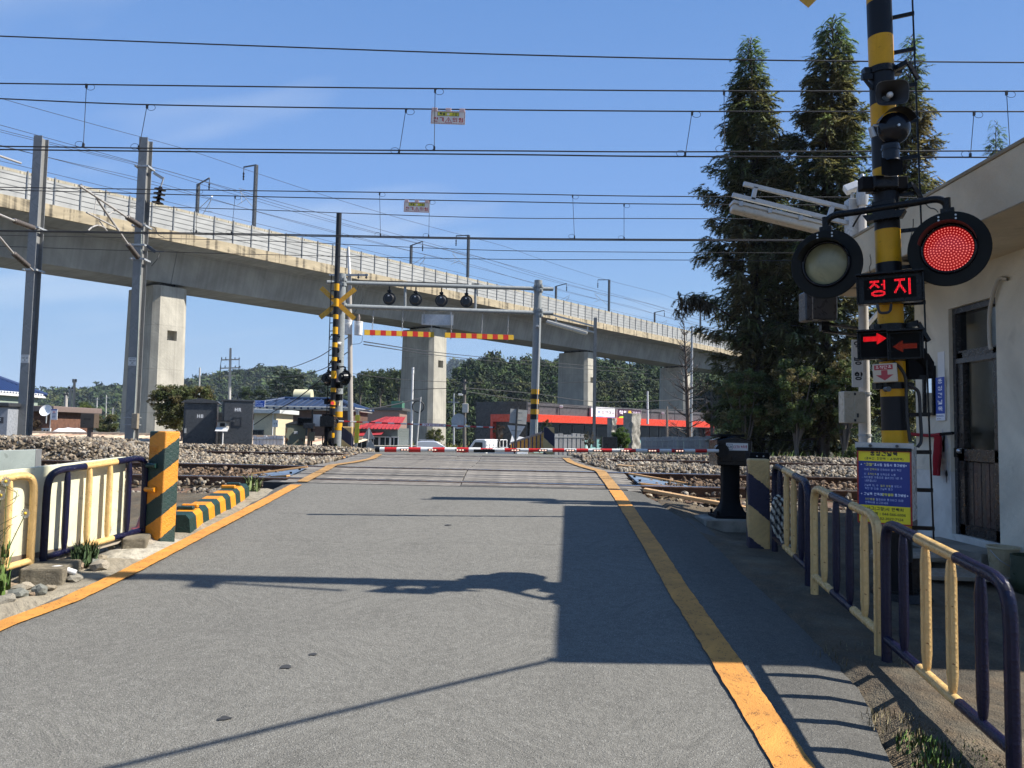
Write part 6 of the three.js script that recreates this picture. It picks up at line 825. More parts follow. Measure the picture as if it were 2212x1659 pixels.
// striped blocks, picket fence, posts and signs of the far side
{
  const D5 = (x, y) => [493.8 + x / 4.032, 740.6 + y / 4.032], D7 = (x, y) => [987.5 + x / 4.032, 768 + y / 4.032];
  const blk = (label, u, v0, v1, w, Z, k) => { const a = at(u, v1, Z), h = (v1 - v0) * pz(Z) + 0.15, t = thing('striped_post', label, 'concrete post', V(a.x, a.y - 0.15, a.z)); part(t, 'shaft', perimUV(box(w, h, 0.35, 0, h / 2, 0, 0.03, 2), w, 0.35, k, 0.85), paintCream); return t; };
  blk('cream and navy striped concrete post at the far left end of the crossing', 750, 922, 974, 0.36, 26, -0.7); blk('cream and navy striped concrete post at the far right end of the picket rail', 1185, 923, 974, 0.34, 25, -0.9);
  const pf = thing('picket_rail', 'orange and navy picket railing along the far right road edge', 'railing', V(0, 0, 0)), P0 = [1104, 966, 938, 46], P1 = [1174, 971, 937, 26]; for (let i = 0; i <= 24; i++) { const k = i / 24, Z = 1 / lerp(1 / 42, 1 / 25.4, k), u = lerp(1104, 1174, k), b = at(u, lerp(970, 976, k), Z), t = at(u + lerp(0.5, 1, k), lerp(957, 934, Math.pow(k, 0.9)), Z); part(pf, 'picket', rod(b, t, 0.045, 0.045, 7), i % 3 === 1 ? worn([0.03, 0.02, 0.09], 0.5) : worn([0.62, 0.3, 0.04], 0.5)); } part(pf, 'top_rail', rod(at(1104, 957, 42), at(1174, 934, 25.4), 0.05), worn([0.03, 0.02, 0.09], 0.5));
  const yp = at(768, 975, 27.5), ys = thing('hazard_post', 'bright yellow strip post beside the far striped block', 'marker post', yp); part(ys, 'post', box(0.1, 1.5, 0.05, 0, 0.75, 0), m.galv); part(ys, 'yellow_strip', box(0.16, 1.0, 0.02, 0.02, 0.8, 0.04), worn([0.62, 0.6, 0.05], 0.5)); ys.rotation.z = -0.02;
  const tri = (label, u, v0, v1, Z, inv, c, extra) => { const a = at(u, v1, Z), s = (v1 - v0) * pz(Z), t = thing('warning_sign', label, 'traffic sign', a), w = s * 1.12, g = poly(inv ? [[-w / 2, s], [0, 0], [w / 2, s]] : [[-w / 2, 0], [w / 2, 0], [0, s]], 0.02); part(t, 'plate', g, c); extra?.(t, s); return t; };
  const back = worn([0.38, 0.39, 0.38], 0.5, 1); tri('grey back of a triangular road sign left of the red roofed shed', 796, 923, 948, 31, false, back, (t, s) => part(t, 'post', rod(V(0, -0.9, 0.03), V(0, s * 0.8, 0.03), 0.03), m.galv)); tri('lower grey triangular plate leaning on the far verge', 800, 948, 977, 30.8, false, back);
  const sg = at(1112, 972, 31), ss = thing('road_sign', 'square and inverted triangular road sign backs on one leaning post', 'traffic sign', sg); ss.rotation.z = -0.045; part(ss, 'post', rod(V(0, -0.3, 0.05), V(0, 1.72, 0.05), 0.04), m.darkgrey); part(ss, 'square_plate', rot(box(0.7, 0.58, 0.02, 0.02, 1.35, 0), 0, 0.2, -0.03), worn([0.44, 0.45, 0.44], 0.5, 1)); part(ss, 'triangle_plate', poly([[-0.36, 0.98], [0, 0.32], [0.36, 0.98]], 0.02), worn([0.62, 0.64, 0.66], 0.5)); for (const y of [0.78, 1.2, 1.5]) part(ss, 'bracket', box(0.4, 0.04, 0.04, 0, y, 0.03), m.galv);
  // railing before the cars
  const rl = thing('road_railing', 'pale low railing along the cross road left of the silver car', 'railing', V(0, 0, 0)), Zr = 62; for (let u = 806; u <= 896; u += 6) part(rl, 'upright', rod(at(u, 982, Zr), at(u, 963, Zr), 0.04), worn([0.55, 0.5, 0.4], 0.6)); part(rl, 'rail', rod(at(800, 963, Zr), at(898, 963.5, Zr), 0.05), worn([0.55, 0.5, 0.4], 0.6)); part(rl, 'rail', rod(at(800, 978, Zr), at(898, 978.5, Zr), 0.05), worn([0.55, 0.5, 0.4], 0.6));
  // trackside cabinets
  const cab = (name, label, u0, u1, v0, v1, Z, c, fn, ry = 0, d = 0.6, cat = 'equipment cabinet', grp) => { const a = at((u0 + u1) / 2, v1, Z), w = (u1 - u0) * pz(Z) * 0.86, h = (v1 - v0) * pz(Z), t = thing(name, label, cat, V(a.x, a.y - 0.1, a.z), grp, ry); part(t, 'body', box(w, h + 0.1, d, 0, (h + 0.1) / 2, 0, 0.01), c); fn?.(t, w, h + 0.1, d); return t; };
  const dk = worn([0.05, 0.055, 0.062], 0.5, 0.8), print2 = (t, s, w, y, z, sz) => part(t, 'lettering', plate(sz, sz * 0.6, 0, y, z), M(1, 0.6, { map: canvasTex(128, 76, (x) => { x.fillStyle = '#3d4045'; x.fillRect(0, 0, 128, 76); text(x, s, 64, 8, 58, { center: true, color: '#c8ccd0' }); }) }));
  cab('equipment_cabinet', 'dark grey trackside cabinet lettered HB with a sloping lid', 394, 470, 872, 972, 23, dk, (t, w, h, d) => { part(t, 'lid', poly([[-w / 2 - 0.08, 0], [w / 2 + 0.08, 0], [w / 2, 0.07], [0, 0.14], [-w / 2, 0.07]], d + 0.16, 0.005).translate(0, h, -d / 2 - 0.08), m.darkgrey); part(t, 'door', box(w - 0.1, h - 0.12, 0.02, 0, h / 2, d / 2 + 0.01, 0.005), dk); print2(t, 'HB', w, h * 0.74, d / 2 + 0.022, 0.3); part(t, 'handle', box(0.05, 0.14, 0.05, -w / 2 + 0.07, h * 0.45, d / 2 + 0.04), m.galv); }, 0.3, 0.8);
  cab('equipment_cabinet', 'taller dark grey trackside cabinet lettered HR, right of the HB cabinet', 476, 547, 868, 974, 22.6, dk, (t, w, h, d) => { part(t, 'lid', box(w + 0.06, 0.05, d + 0.08, 0, h + 0.02, 0, 0.01), dk); part(t, 'door', box(w - 0.1, h - 0.12, 0.02, 0, h / 2, d / 2 + 0.01, 0.005), dk); print2(t, 'HR', w, h * 0.84, d / 2 + 0.022, 0.3); for (const y of [0.62, 0.14]) part(t, 'vent', [box(0.2, 0.24, 0.03, 0, h * y, d / 2 + 0.03), box(0.22, 0.02, 0.05, 0, h * y + 0.12, d / 2 + 0.03), box(0.02, 0.26, 0.05, 0.11, h * y, d / 2 + 0.03)], m.darkgrey); }, 0.3, 0.75);
  cab('equipment_cabinet', 'dark low cabinet between the HB and HR cabinets', 452, 486, 892, 972, 24, dk, null, 0.2, 0.6);
  cab('equipment_cabinet', 'pale grey cabinet with dark lid cut by the left picture edge', -16, 28, 879, 962, 21, worn([0.3, 0.32, 0.35], 0.5), (t, w, h, d) => { part(t, 'lid', box(w + 0.14, 0.12, d + 0.2, 0, h + 0.05, 0, 0.03), m.darkgrey); print2(t, 'AF', w, h * 0.68, d / 2 + 0.005, 0.28); }, 0.1, 0.6);
  cab('rusty_cabinet', 'rust-streaked pale green cabinet with an arched top beside the far signal', 613, 660, 917, 975, 26.5, m.rust, (t, w, h, d) => { const n = 9, pts = [[-w / 2, 0], ...Array.from({ length: n }, (_, i) => [lerp(-w / 2, w / 2, i / (n - 1)), 0.09 * Math.sin(i / (n - 1) * Math.PI) + 0.01]), [w / 2, 0]]; part(t, 'arched_lid', poly(pts, d + 0.08).translate(0, h, -d / 2 - 0.04), m.darkgrey); part(t, 'small_box', box(0.13, 0.1, 0.06, 0, h * 0.72, d / 2 + 0.03, 0.01), m.galv); part(t, 'side_post', box(0.1, h, 0.08, w / 2 + 0.13, h / 2, 0.1), worn([0.3, 0.22, 0.17], 0.9)); }, 0.32, 0.6);
  const wi = at(480, 972, 21.4), ws = thing('instrument_post', 'thin white post with a small roofed instrument box before the HR cabinet', 'instrument box', wi); part(ws, 'post', rod(V(0, -0.1, 0), V(0, 0.55, 0), 0.018), m.white); part(ws, 'box', box(0.26, 0.22, 0.22, 0, 0.68, 0, 0.01), worn([0.42, 0.4, 0.35], 0.6)); part(ws, 'window', box(0.13, 0.09, 0.02, 0.02, 0.7, 0.115), m.black); part(ws, 'roof', bar(V(-0.26, 0.8, 0), V(0.26, 0.81, 0), 0.34, 0.02), m.darkgrey); part(ws, 'flap', rot(box(0.34, 0.14, 0.01, 0, 0, 0), -0.7).translate(0.02, 0.57, 0.15), m.white); part(ws, 'rod', rod(V(0, 0.8, 0), V(0, 0.95, 0), 0.008), m.black);
  const bp = at(193, 962, 20.8), bs = thing('brown_box', 'dark brown box on a rusty post between the two left masts', 'electrical box', bp); part(bs, 'post', box(0.11, 0.6, 0.09, 0, 0.25, 0), worn([0.12, 0.09, 0.08], 0.8)); part(bs, 'box', box(0.37, 0.39, 0.26, -0.02, 0.66, 0, 0.01), worn([0.1, 0.075, 0.055], 0.7)); part(bs, 'lettering', plate(0.2, 0.06, -0.02, 0.7, 0.1325), M(1, 0.7, { map: canvasTex(96, 28, (x) => { x.fillStyle = '#55483d'; x.fillRect(0, 0, 96, 28); text(x, '축전지함', 4, 2, 22, { color: '#241d18', w: 0.12 }); }) }));
  const wb = at(667, 975, 26), wq = thing('relay_board', 'white notice plate and black relay box on a post left of the far barrier', 'electrical box', wb); part(wq, 'post', rod(V(0.08, -0.1, 0), V(0.08, 1.4, 0), 0.03), m.black); part(wq, 'white_plate', box(0.3, 0.4, 0.02, 0.22, 1.05, -0.1), m.white); part(wq, 'relay_box', box(0.34, 0.18, 0.2, 0.0, 0.86, 0.06, 0.01), m.darkgrey); part(wq, 'green_box', box(0.17, 0.3, 0.12, 0.1, 0.5, 0.04, 0.01), worn([0.14, 0.13, 0.08], 0.7));
  const db = at(1316, 972, 23.5), dbt = thing('monitor_box', 'dark square trackside box by the green creeper', 'trackside box', db); part(dbt, 'body', box(0.42, 0.38, 0.3, 0, 0.2, 0, 0.02), worn([0.035, 0.035, 0.033], 0.6)); part(dbt, 'rim', [box(0.44, 0.03, 0.03, 0, 0.385, 0.15), box(0.44, 0.03, 0.03, 0, 0.02, 0.15), box(0.03, 0.34, 0.03, 0.205, 0.2, 0.15), box(0.03, 0.34, 0.03, -0.205, 0.2, 0.15)], m.darkgrey);
}
// ================================================================ buildings of the village
const D5 = (x, y) => [493.8 + x / 4.032, 740.6 + y / 4.032], D7 = (x, y) => [987.5 + x / 4.032, 768 + y / 4.032], D2 = (x, y) => [x / 4.032, 685.8 + y / 4.032];
const glassTeal = M([0.17, 0.33, 0.31], 0.12, { specularIntensity: 0.6 }), glassDark = M([0.02, 0.028, 0.032], 0.12, { specularIntensity: 0.45 });
{ // grey commercial hall with its shaded end painted black and a red band, seen across the corner
  const c = at(1140, 905, 105), gy = -1.25, t = thing('commercial_hall', 'long grey clad hall, its shaded end toned black, with a red band over its shop windows', 'building', V(c.x, gy, c.z), null, Math.PI / 4); t.updateMatrixWorld();
  // local x runs along the front (away to the right), local -z... the front faces +z
  const LW = 46, DP = 10.2, H = 7.0, bandY = 4.3, bandH = 1.05, grey = worn([0.13, 0.125, 0.125], 0.6, 0.2), black = worn([0.022, 0.023, 0.028], 0.6, 0.2), red = worn([0.72, 0.06, 0.022], 0.5, 0.2);
  part(t, 'wall', box(LW, H - bandY - bandH + 0.0, 0.3, LW / 2, (H + bandY + bandH) / 2, -0.15), grey); part(t, 'wall', box(0.3, H + 0.15, DP, -0.15, (H + 0.15) / 2, -DP / 2), black); part(t, 'wall', box(LW, H, 0.3, LW / 2, H / 2, -DP), black); part(t, 'wall', box(0.3, H, DP, LW, H / 2, -DP / 2), grey); part(t, 'roof', box(LW, 0.3, DP, LW / 2, H - 0.5, -DP / 2), black);  // black on the end wall is its shade put into the colour
  for (let i = 0; i < 9; i++) part(t, 'cladding_board', box(LW - 0.02, 0.03, 0.04, LW / 2, bandY + bandH + 0.18 + i * 0.18, 0.01), worn([0.09, 0.088, 0.09], 0.6));
  for (const x of [6.5, 13, 21.5, 29, 36]) part(t, 'joint_strip', box(0.06, H - bandY - bandH, 0.05, x, (H + bandY + bandH) / 2, 0.02), black); for (let i = 0; i < 12; i++) part(t, 'cladding_board', box(0.04, 0.03, DP, -0.31, 0.5 + i * 0.56, -DP / 2), m.black);
  part(t, 'red_band', box(LW + 1.2, bandH, 1.5, LW / 2 - 0.6 + 0.5, bandY + bandH / 2, 0.6, 0.02), red); part(t, 'red_band', box(1.0, bandH, 6.2, -0.5, bandY + bandH / 2, -3.25, 0.02), red); part(t, 'red_pier', box(1.0, bandY, 0.5, -0.5, bandY / 2, -6.1, 0.02), red); part(t, 'red_pier', box(0.6, bandY, 1.5, LW + 0.2, bandY / 2, 0.6, 0.02), red);
  part(t, 'soffit', box(LW, 0.05, 1.4, LW / 2, bandY - 0.03, 0.6), worn([0.3, 0.3, 0.3], 0.7));
  const fr = worn([0.06, 0.06, 0.065], 0.5); for (let i = 0; i < 16; i++) { const x = 1.2 + i * 2.75, w = part(t, 'window', box(2.6, 2.0, 0.05, x + 1.3, 1.1, -0.05), glassTeal); part(t, 'window', box(2.6, 1.9, 0.05, x + 1.3, 3.2, -0.05), glassDark); part(w, 'frame', [box(0.09, 4.2, 0.12, x, 2.15, 0), box(2.75, 0.09, 0.12, x + 1.37, 2.15, 0), box(0.06, 2.1, 0.1, x + 1.3, 1.1, 0)], fr); if (i % 3 === 1) part(w, 'curtain', box(1.0, 1.7, 0.02, x + 0.9, 1.0, 0.0), M([0.45, 0.6, 0.58], 0.9)); }
  part(t, 'floor_wall', box(LW, 0.12, 0.3, LW / 2, 0.05, -0.1), m.concrete);
  const hit = (u, v) => { const d = ray(u, v).applyQuaternion(t.quaternion.clone().invert()), o = t.worldToLocal(camera.position.clone()), k = (0.35 - o.z) / d.z; return o.addScaledVector(d, k); };
  const sign = (label, u0, u1, v0, v1, draw, W, Hh) => { const a = hit(u0, (v0 + v1) / 2), b = hit(u1, (v0 + v1) / 2), tp = hit((u0 + u1) / 2, v0), bt = hit((u0 + u1) / 2, v1), w = b.x - a.x, h = tp.y - bt.y; const s = thing('shop_sign', label, 'shop sign', t.localToWorld(V((a.x + b.x) / 2, (tp.y + bt.y) / 2, 0.3)), null, Math.PI / 4); part(s, 'board', box(w, h, 0.3, 0, 0, 0), m.white); part(s, 'lettering', plate(w * 0.99, h * 0.98, 0, 0, 0.155), print(W, Hh, draw)); };
  sign('white shop sign with dark lettering and a blue foot strip, on the hall front', 1276, 1327, 880, 905, (x) => { x.fillStyle = '#e3e6ea'; x.fillRect(0, 0, 512, 220); x.fillStyle = '#2f9bd6'; x.fillRect(120, 172, 392, 48); text(x, '피앤에스', 222, 62, 72, { color: '#222a38', w: 0.1 }); x.fillStyle = '#8fa0c8'; x.fillRect(132, 30, 70, 10); x.fillRect(132, 70, 60, 40); text(x, 'PNS', 250, 178, 34, { color: '#cfe6f5' }); }, 512, 220);
  sign('purple shop sign with white and yellow lettering beside the white one', 1332, 1384, 884, 908, (x) => { x.fillStyle = '#3d2038'; x.fillRect(0, 0, 512, 220); text(x, '착한', 34, 30, 92, { color: '#e8e4ea', w: 0.15 }); text(x, '돈', 222, 30, 92, { color: '#e7c32c', w: 0.15 }); text(x, '가정육식당', 318, 40, 60, { color: '#d9cfdd', w: 0.12, sx: 0.6 }); x.fillStyle = '#9ad02a'; x.beginPath(); x.ellipse(110, 180, 80, 36, 0, 0, 7); x.fill(); }, 512, 220);
  for (const [u, v] of [[1210, 879], [1430, 893]]) { const p = hit(u, v), l = thing('wall_lamp', u < 1300 ? 'small white floodlight on the hall top, left of the white sign' : 'small white floodlight on the hall top, right of the signs', 'floodlight', t.localToWorld(V(p.x, p.y, 0.2))); part(l, 'arm', rod(V(0, -1, 0), V(0, 0, 0), 0.05), m.darkgrey); part(l, 'head', box(0.5, 0.35, 0.3, 0.25, 0.05, 0.1, 0.04), m.white); }
}
const gable = (w, d, h, ov = 0.4) => mg([quadFace(V(-w / 2 - ov, -0.1, d / 2 + ov), V(w / 2 + ov, -0.1, d / 2 + ov), V(w / 2 * 0.55, h, 0), V(-w / 2 * 0.55, h, 0)), quadFace(V(w / 2 + ov, -0.1, -d / 2 - ov), V(-w / 2 - ov, -0.1, -d / 2 - ov), V(-w / 2 * 0.55, h, 0), V(w / 2 * 0.55, h, 0)), quadFace(V(w / 2 + ov, -0.1, d / 2 + ov), V(w / 2 + ov, -0.1, -d / 2 - ov), V(w / 2 * 0.55, h, 0), V(w / 2 * 0.55, h, 0)), quadFace(V(-w / 2 - ov, -0.1, -d / 2 - ov), V(-w / 2 - ov, -0.1, d / 2 + ov), V(-w / 2 * 0.55, h, 0), V(-w / 2 * 0.55, h, 0))].map((g) => fin(g, true)));
function hipTiles(t, w, d, h, mat, ov = 0.4, step = 0.55) {  // hipped roof with rolled tile ridges running down each slope
  const r = part(t, 'roof', gable(w, d, h, ov), M(mat, 0.5, { side: THREE.DoubleSide })), gs = [], k = 0.55, X = w / 2 + ov, Z = d / 2 + ov;
  for (const s of [1, -1]) for (let x = -X; x <= X; x += step) { const e = clamp(Math.abs(x) - w / 2 * k, 0, 1e9) / (X - w / 2 * k), top = V(clamp(x, -w / 2 * k, w / 2 * k) + (Math.abs(x) > w / 2 * k ? Math.sign(x) * 0 : 0), 0, 0); const f = 1 - e; gs.push(rod(V(x, -0.08, s * Z), V(x, -0.08 + f * (h + 0.08), s * Z * (1 - f)), 0.1, 0.1, 5)); }
  for (const s of [1, -1]) for (let z = -Z; z <= Z; z += step) { const f = 1 - Math.abs(z) / Z; gs.push(rod(V(s * X, -0.08, z), V(s * (X - (X - w / 2 * k) * f), -0.08 + f * (h + 0.08), z), 0.1, 0.1, 5)); }
  tag(part(r, 'tile_ribs', gs, M(mat.map((q) => q * 1.25), 0.35, { clearcoat: 0.3 })), null, null, null, 'stuff'); part(r, 'ridge', [rod(V(-w / 2 * k, h + 0.05, 0), V(w / 2 * k, h + 0.05, 0), 0.16, 0.16, 8), ...[1, -1].flatMap((a) => [1, -1].map((b) => rod(V(a * w / 2 * k, h + 0.05, 0), V(a * X, 0, b * Z), 0.15, 0.15, 7)))], M(mat.map((q) => q * 1.1), 0.4)); return r;
}
function house(name, label, u0, u1, vE, vB, Z, o) {            // u0..u1 the wall, vE the eaves, vB the foot
  const a = at(u0, vB, Z), b = at(u1, vB, Z), e = at((u0 + u1) / 2, vE, Z), w = b.x - a.x, gy = Math.min(a.y, -1), h = e.y - gy, d = o.d ?? 6, t = thing(name, label, o.cat ?? 'house', V((a.x + b.x) / 2, gy, a.z - d / 2));
  part(t, 'wall', box(w, h, d, 0, h / 2, 0), o.wall); (o.wins ?? []).forEach(([x, y, ww, hh]) => { const f = part(t, 'window', box(ww, hh, 0.06, x * w, y * h, d / 2 + 0.02), glassDark); part(f, 'frame', [box(ww + 0.1, 0.08, 0.1, x * w, y * h + hh / 2, d / 2 + 0.03), box(ww + 0.1, 0.08, 0.12, x * w, y * h - hh / 2, d / 2 + 0.03), box(0.08, hh, 0.1, x * w - ww / 2, y * h, d / 2 + 0.03), box(0.08, hh, 0.1, x * w + ww / 2, y * h, d / 2 + 0.03), box(0.05, hh, 0.1, x * w, y * h, d / 2 + 0.03)], o.frame ?? m.white); });
  if (o.door) part(t, 'door', box(1, 2.1, 0.08, o.door * w, 1.05, d / 2 + 0.03), m.darkgrey); if (o.eave) part(t, 'eaves', box(w + 0.7, 0.3, d + 0.7, 0, h + 0.05, 0, 0.03), o.eave); o.more?.(t, w, h, d); return t;
}
const brick = M([0.17, 0.1, 0.075], 0.9, { map: rep(T.concrete, 0.8) });
house('brick_house', 'dark brick village house with a blue tiled roof, behind the HR cabinet', 528, 752, 883, 975, 62, { wall: brick, d: 8, eave: worn([0.55, 0.53, 0.47], 0.6), wins: [[-0.36, 0.62, 1, 1.2], [0.06, 0.55, 1.1, 1.2], [0.36, 0.6, 1, 1.2]], more: (t, w, h, d) => { const r = hipTiles(t, w, d, 0.8, [0.01, 0.026, 0.07]); r.position.y = h + 0.12; const tk = part(t, 'roof_tank', rot(cyl(0.55, 0.55, 1.5, 0, 0, 0, 16), 0, 0, Math.PI / 2).translate(-0.8, h + 1.25, -0.5), worn([0.75, 0.7, 0.45], 0.5)); } });
house('cream_annexe', 'small flat-roofed cream annexe beside the brick house', 546, 594, 890, 975, 52, { wall: worn([0.66, 0.57, 0.38], 0.8), d: 4, wins: [[-0.3, 0.5, 0.7, 1.2]], frame: m.darkgrey, eave: worn([0.62, 0.64, 0.62], 0.7), more: (t, w, h, d) => { part(t, 'lean_to', box(1.2, 1.1, 1, w / 2 + 0.3, 0.9, d / 2 - 0.3), worn([0.6, 0.62, 0.63], 0.6)); part(t, 'downpipe', rod(V(w / 2 - 0.2, 0, d / 2 + 0.06), V(w / 2 - 0.2, h, d / 2 + 0.06), 0.04), m.white); } });
house('red_roof_shed', 'low open restaurant shed with a bright red metal roof, left of the second pier', 764, 858, 924, 975, 64, { wall: worn([0.14, 0.16, 0.15], 0.7), d: 7, cat: 'shed', wins: [[-0.32, 0.5, 0.9, 1.3], [-0.05, 0.5, 0.9, 1.3], [0.22, 0.5, 0.9, 1.3], [0.42, 0.5, 0.7, 1.3]], more: (t, w, h, d) => { const red = M([0.36, 0.03, 0.035], 0.55, { side: THREE.DoubleSide }), P = (x, y, z) => V(x * w, h + y, z); part(t, 'roof', [fin(quadFace(P(-0.52, -0.1, d / 2 + 0.6), P(0.54, -0.1, d / 2 + 0.6), P(0.54, 1.0, 0), P(0.05, 1.0, 0)), true), fin(quadFace(P(-0.52, -0.1, d / 2 + 0.6), P(0.05, 1.0, 0), P(0.05, 1.0, -0.02), P(-0.52, 0.0, -d / 2)), true)], red); for (let i = 0; i < 12; i++) { const x = -0.46 + i * 0.088, k = clamp((x + 0.52) / 0.57, 0.1, 1); part(t, 'roof_rib', bar(P(x, -0.05, d / 2 + 0.6), P(x + 0.02 * k, -0.05 + 1.05 * k, (d / 2 + 0.6) * (1 - k)), 0.05, 0.06), red); } part(t, 'awning', fin(quadFace(P(-0.56, -0.75, d / 2 + 1.6), P(0.2, -0.55, d / 2 + 1.6), P(0.2, -0.3, d / 2 + 0.1), P(-0.5, -0.3, d / 2 + 0.1)), true), red); } });
house('low_block', 'low dull brick block with a flat dark roof behind the red roofed shed', 770, 862, 884, 940, 84, { wall: worn([0.3, 0.2, 0.16], 0.9), d: 6, wins: [[0.1, 0.6, 1.2, 1]], eave: worn([0.08, 0.08, 0.08], 0.7), more: (t, w, h, d) => part(t, 'green_box', box(w * 0.26, 1.2, 2, w * 0.36, h + 0.4, 0), worn([0.06, 0.2, 0.13], 0.7)) });
house('tiled_house', 'house with a deep blue tiled roof at the left edge, behind the first mast', -200, -52, 846, 960, 48, { wall: worn([0.3, 0.36, 0.3], 0.8), d: 6, eave: m.white, wins: [[0.1, 0.72, 1, 0.9], [0.36, 0.72, 0.9, 0.9]], more: (t, w, h, d) => { const r = hipTiles(t, w, d, 0.95, [0.012, 0.03, 0.095], 0.35, 0.3); r.position.y = h + 0.15; part(t, 'painted_panel', box(1.6, 1.4, 0.04, w * 0.3, h * 0.36, d / 2 + 0.03), worn([0.2, 0.5, 0.28], 0.7)); } });
house('brick_store', 'small red brick store between the two left masts', 58, 106, 885, 960, 40, { wall: M([0.25, 0.12, 0.08], 0.9, { map: rep(T.concrete, 1) }), d: 4, cat: 'store', wins: [[0.36, 0.6, 0.35, 0.7]], eave: worn([0.2, 0.15, 0.13], 0.8) });
{ // long rusted tin roof below the ballast, white sheeted heap, dish, signs
  const A = at(10, 966, 26), t = thing('tin_roof_shed', 'long low shed with a rusty corrugated roof just beyond the left ballast', 'shed', V(-15, -0.4, -30)); const ridge = [], col = [0.5, 0.38, 0.26]; const g = gridSheet(axis(0.09, -9, 8.6, 8.7), [0, 0.5, 1], (X, Z) => 0.03 * Math.sin(X * 22)); const p = g.attributes.position; for (let i = 0; i < p.count; i++) { const k = -p.getZ(i); p.setXYZ(i, p.getX(i), p.getY(i) + lerp(1.26, 1.62, k), lerp(4.2, -3.5, k)); } g.computeVertexNormals(); paint(g, (x, y, z) => { const r = fbm(x * 1.6, z * 0.5, 4) + 0.5 * fbm(x * 7, z * 0.3, 8); return r > 0.05 ? [0.33, 0.2, 0.13] : [0.55, 0.44, 0.31]; }); part(t, 'roof', g, M(1, 0.8, { vertexColors: true, side: THREE.DoubleSide })); part(t, 'wall', box(17, 1.5, 0.2, -0.2, 0.5, 4.0), worn([0.3, 0.27, 0.22], 0.9)); part(t, 'ridge_cap', box(17.6, 0.1, 0.5, -0.2, 1.66, -3.4), worn([0.5, 0.42, 0.32], 0.8));
  seed = 12; const h0 = at(150, 945, 36), hp = thing('sheeted_heap', 'white plastic-sheeted heap behind the tin roof', 'covered heap', V(h0.x, h0.y - 0.6, h0.z)); const hg = gridSheet(axis(0.12, -0.95, 0.95, 1), axis(0.2, -0.6, 0.6, 0.7), (X, Z) => 1.05 * Math.pow(Math.max(0, 1 - Math.abs(X) ** 3), 0.5) * (1 - Z * Z) + 0.08 * fbm(X * 5, Z * 3, 2)); hg.scale(0.95, 1, 1.6); part(hp, 'sheet', hg, M([0.78, 0.78, 0.78], 0.6, { side: THREE.DoubleSide }));
  const ds = at(101, 888, 38), dh = thing('satellite_dish', 'white satellite dish above the brick store', 'satellite dish', ds); part(dh, 'dish', rot(lathe([[0, 0], [0.15, 0.02], [0.28, 0.09], [0.3, 0.1]], 20), 1.2, 0.3, 0), M(0.8, 0.5, { side: THREE.DoubleSide })); part(dh, 'mast', rod(V(0, -0.6, 0), V(0, 0, 0), 0.03), m.galv);
  const bn = at(117, 895, 37), bp = thing('banner', 'small white and blue advertising banner near the satellite dish', 'banner', bn); part(bp, 'sheet', box(0.32, 0.52, 0.02), m.white); part(bp, 'lettering', plate(0.3, 0.5, 0, 0, 0.0125), print(64, 104, (x) => { x.fillStyle = '#e8e4e4'; x.fillRect(0, 0, 64, 104); x.fillStyle = '#3c4c94'; x.fillRect(0, 0, 64, 14); x.fillStyle = '#c04050'; x.fillRect(18, 24, 28, 10); x.fillStyle = '#33406a'; for (let i = 0; i < 4; i++) x.fillRect(14, 42 + i * 14, 36, 7); })); part(bp, 'pole', rod(V(-0.17, -1.2, 0), V(-0.17, 0.3, 0), 0.02), m.galv);
  const road = (label, u, v, w, h, Z, txt) => { const p = at(u, v, Z), s = thing('direction_sign', label, 'road sign', p), W = w * pz(Z), Hh = h * pz(Z); part(s, 'board', box(W, Hh, 0.04), m.white); part(s, 'lettering', plate(W * 0.98, Hh * 0.96, 0, 0, 0.0225), print(256, 164, (x) => { x.fillStyle = '#1f4fae'; x.fillRect(0, 0, 256, 164); x.strokeStyle = '#d7e0f0'; x.lineWidth = 5; x.strokeRect(5, 5, 246, 154); txt.forEach((q, i) => text(x, q, 16, 18 + i * 48, 36, { color: '#e8eefa', w: 0.11, sx: 0.9 })); })); part(s, 'pole', rod(V(-W / 2, -4, -0.06), V(-W / 2, Hh / 2, -0.06), 0.07), m.galv); };
  road('blue direction sign standing before the blue tiled roof', 562, 872, 21, 14.5, 56, ['철도공단', '경부고속철도', '고속터널시점']); road('small blue direction sign far behind the brown box', 172, 885.5, 16, 7, 110, ['소정', '전의']);
  const es = at(595, 915, 50), eb = thing('shop_board', 'white board with two dark characters on the brick house', 'sign', es); part(eb, 'board', box(0.34, 0.46, 0.04), m.white); part(eb, 'lettering', plate(0.32, 0.44, 0, 0, 0.0225), print(96, 130, (x) => { x.fillStyle = '#c9d0d0'; x.fillRect(0, 0, 96, 130); text(x, '전기', 12, 50, 36, { color: '#24302c', w: 0.13 }); }));
  const ps = vpt(36.7 - 1.9, 0, 0.9), pp = thing('pier_plate', 'small pale plate with dark characters on the second pier', 'sign', at(866, 924, 98.5), null, VA - Math.PI / 2); part(pp, 'board', box(1.0, 0.55, 0.05), worn([0.55, 0.55, 0.5], 0.7)); part(pp, 'lettering', plate(0.96, 0.52, 0, 0, 0.0275), print(128, 72, (x) => { x.fillStyle = '#b5b3a8'; x.fillRect(0, 0, 128, 72); text(x, '초정상', 10, 20, 34, { color: '#4a4a44', w: 0.12 }); }));
}
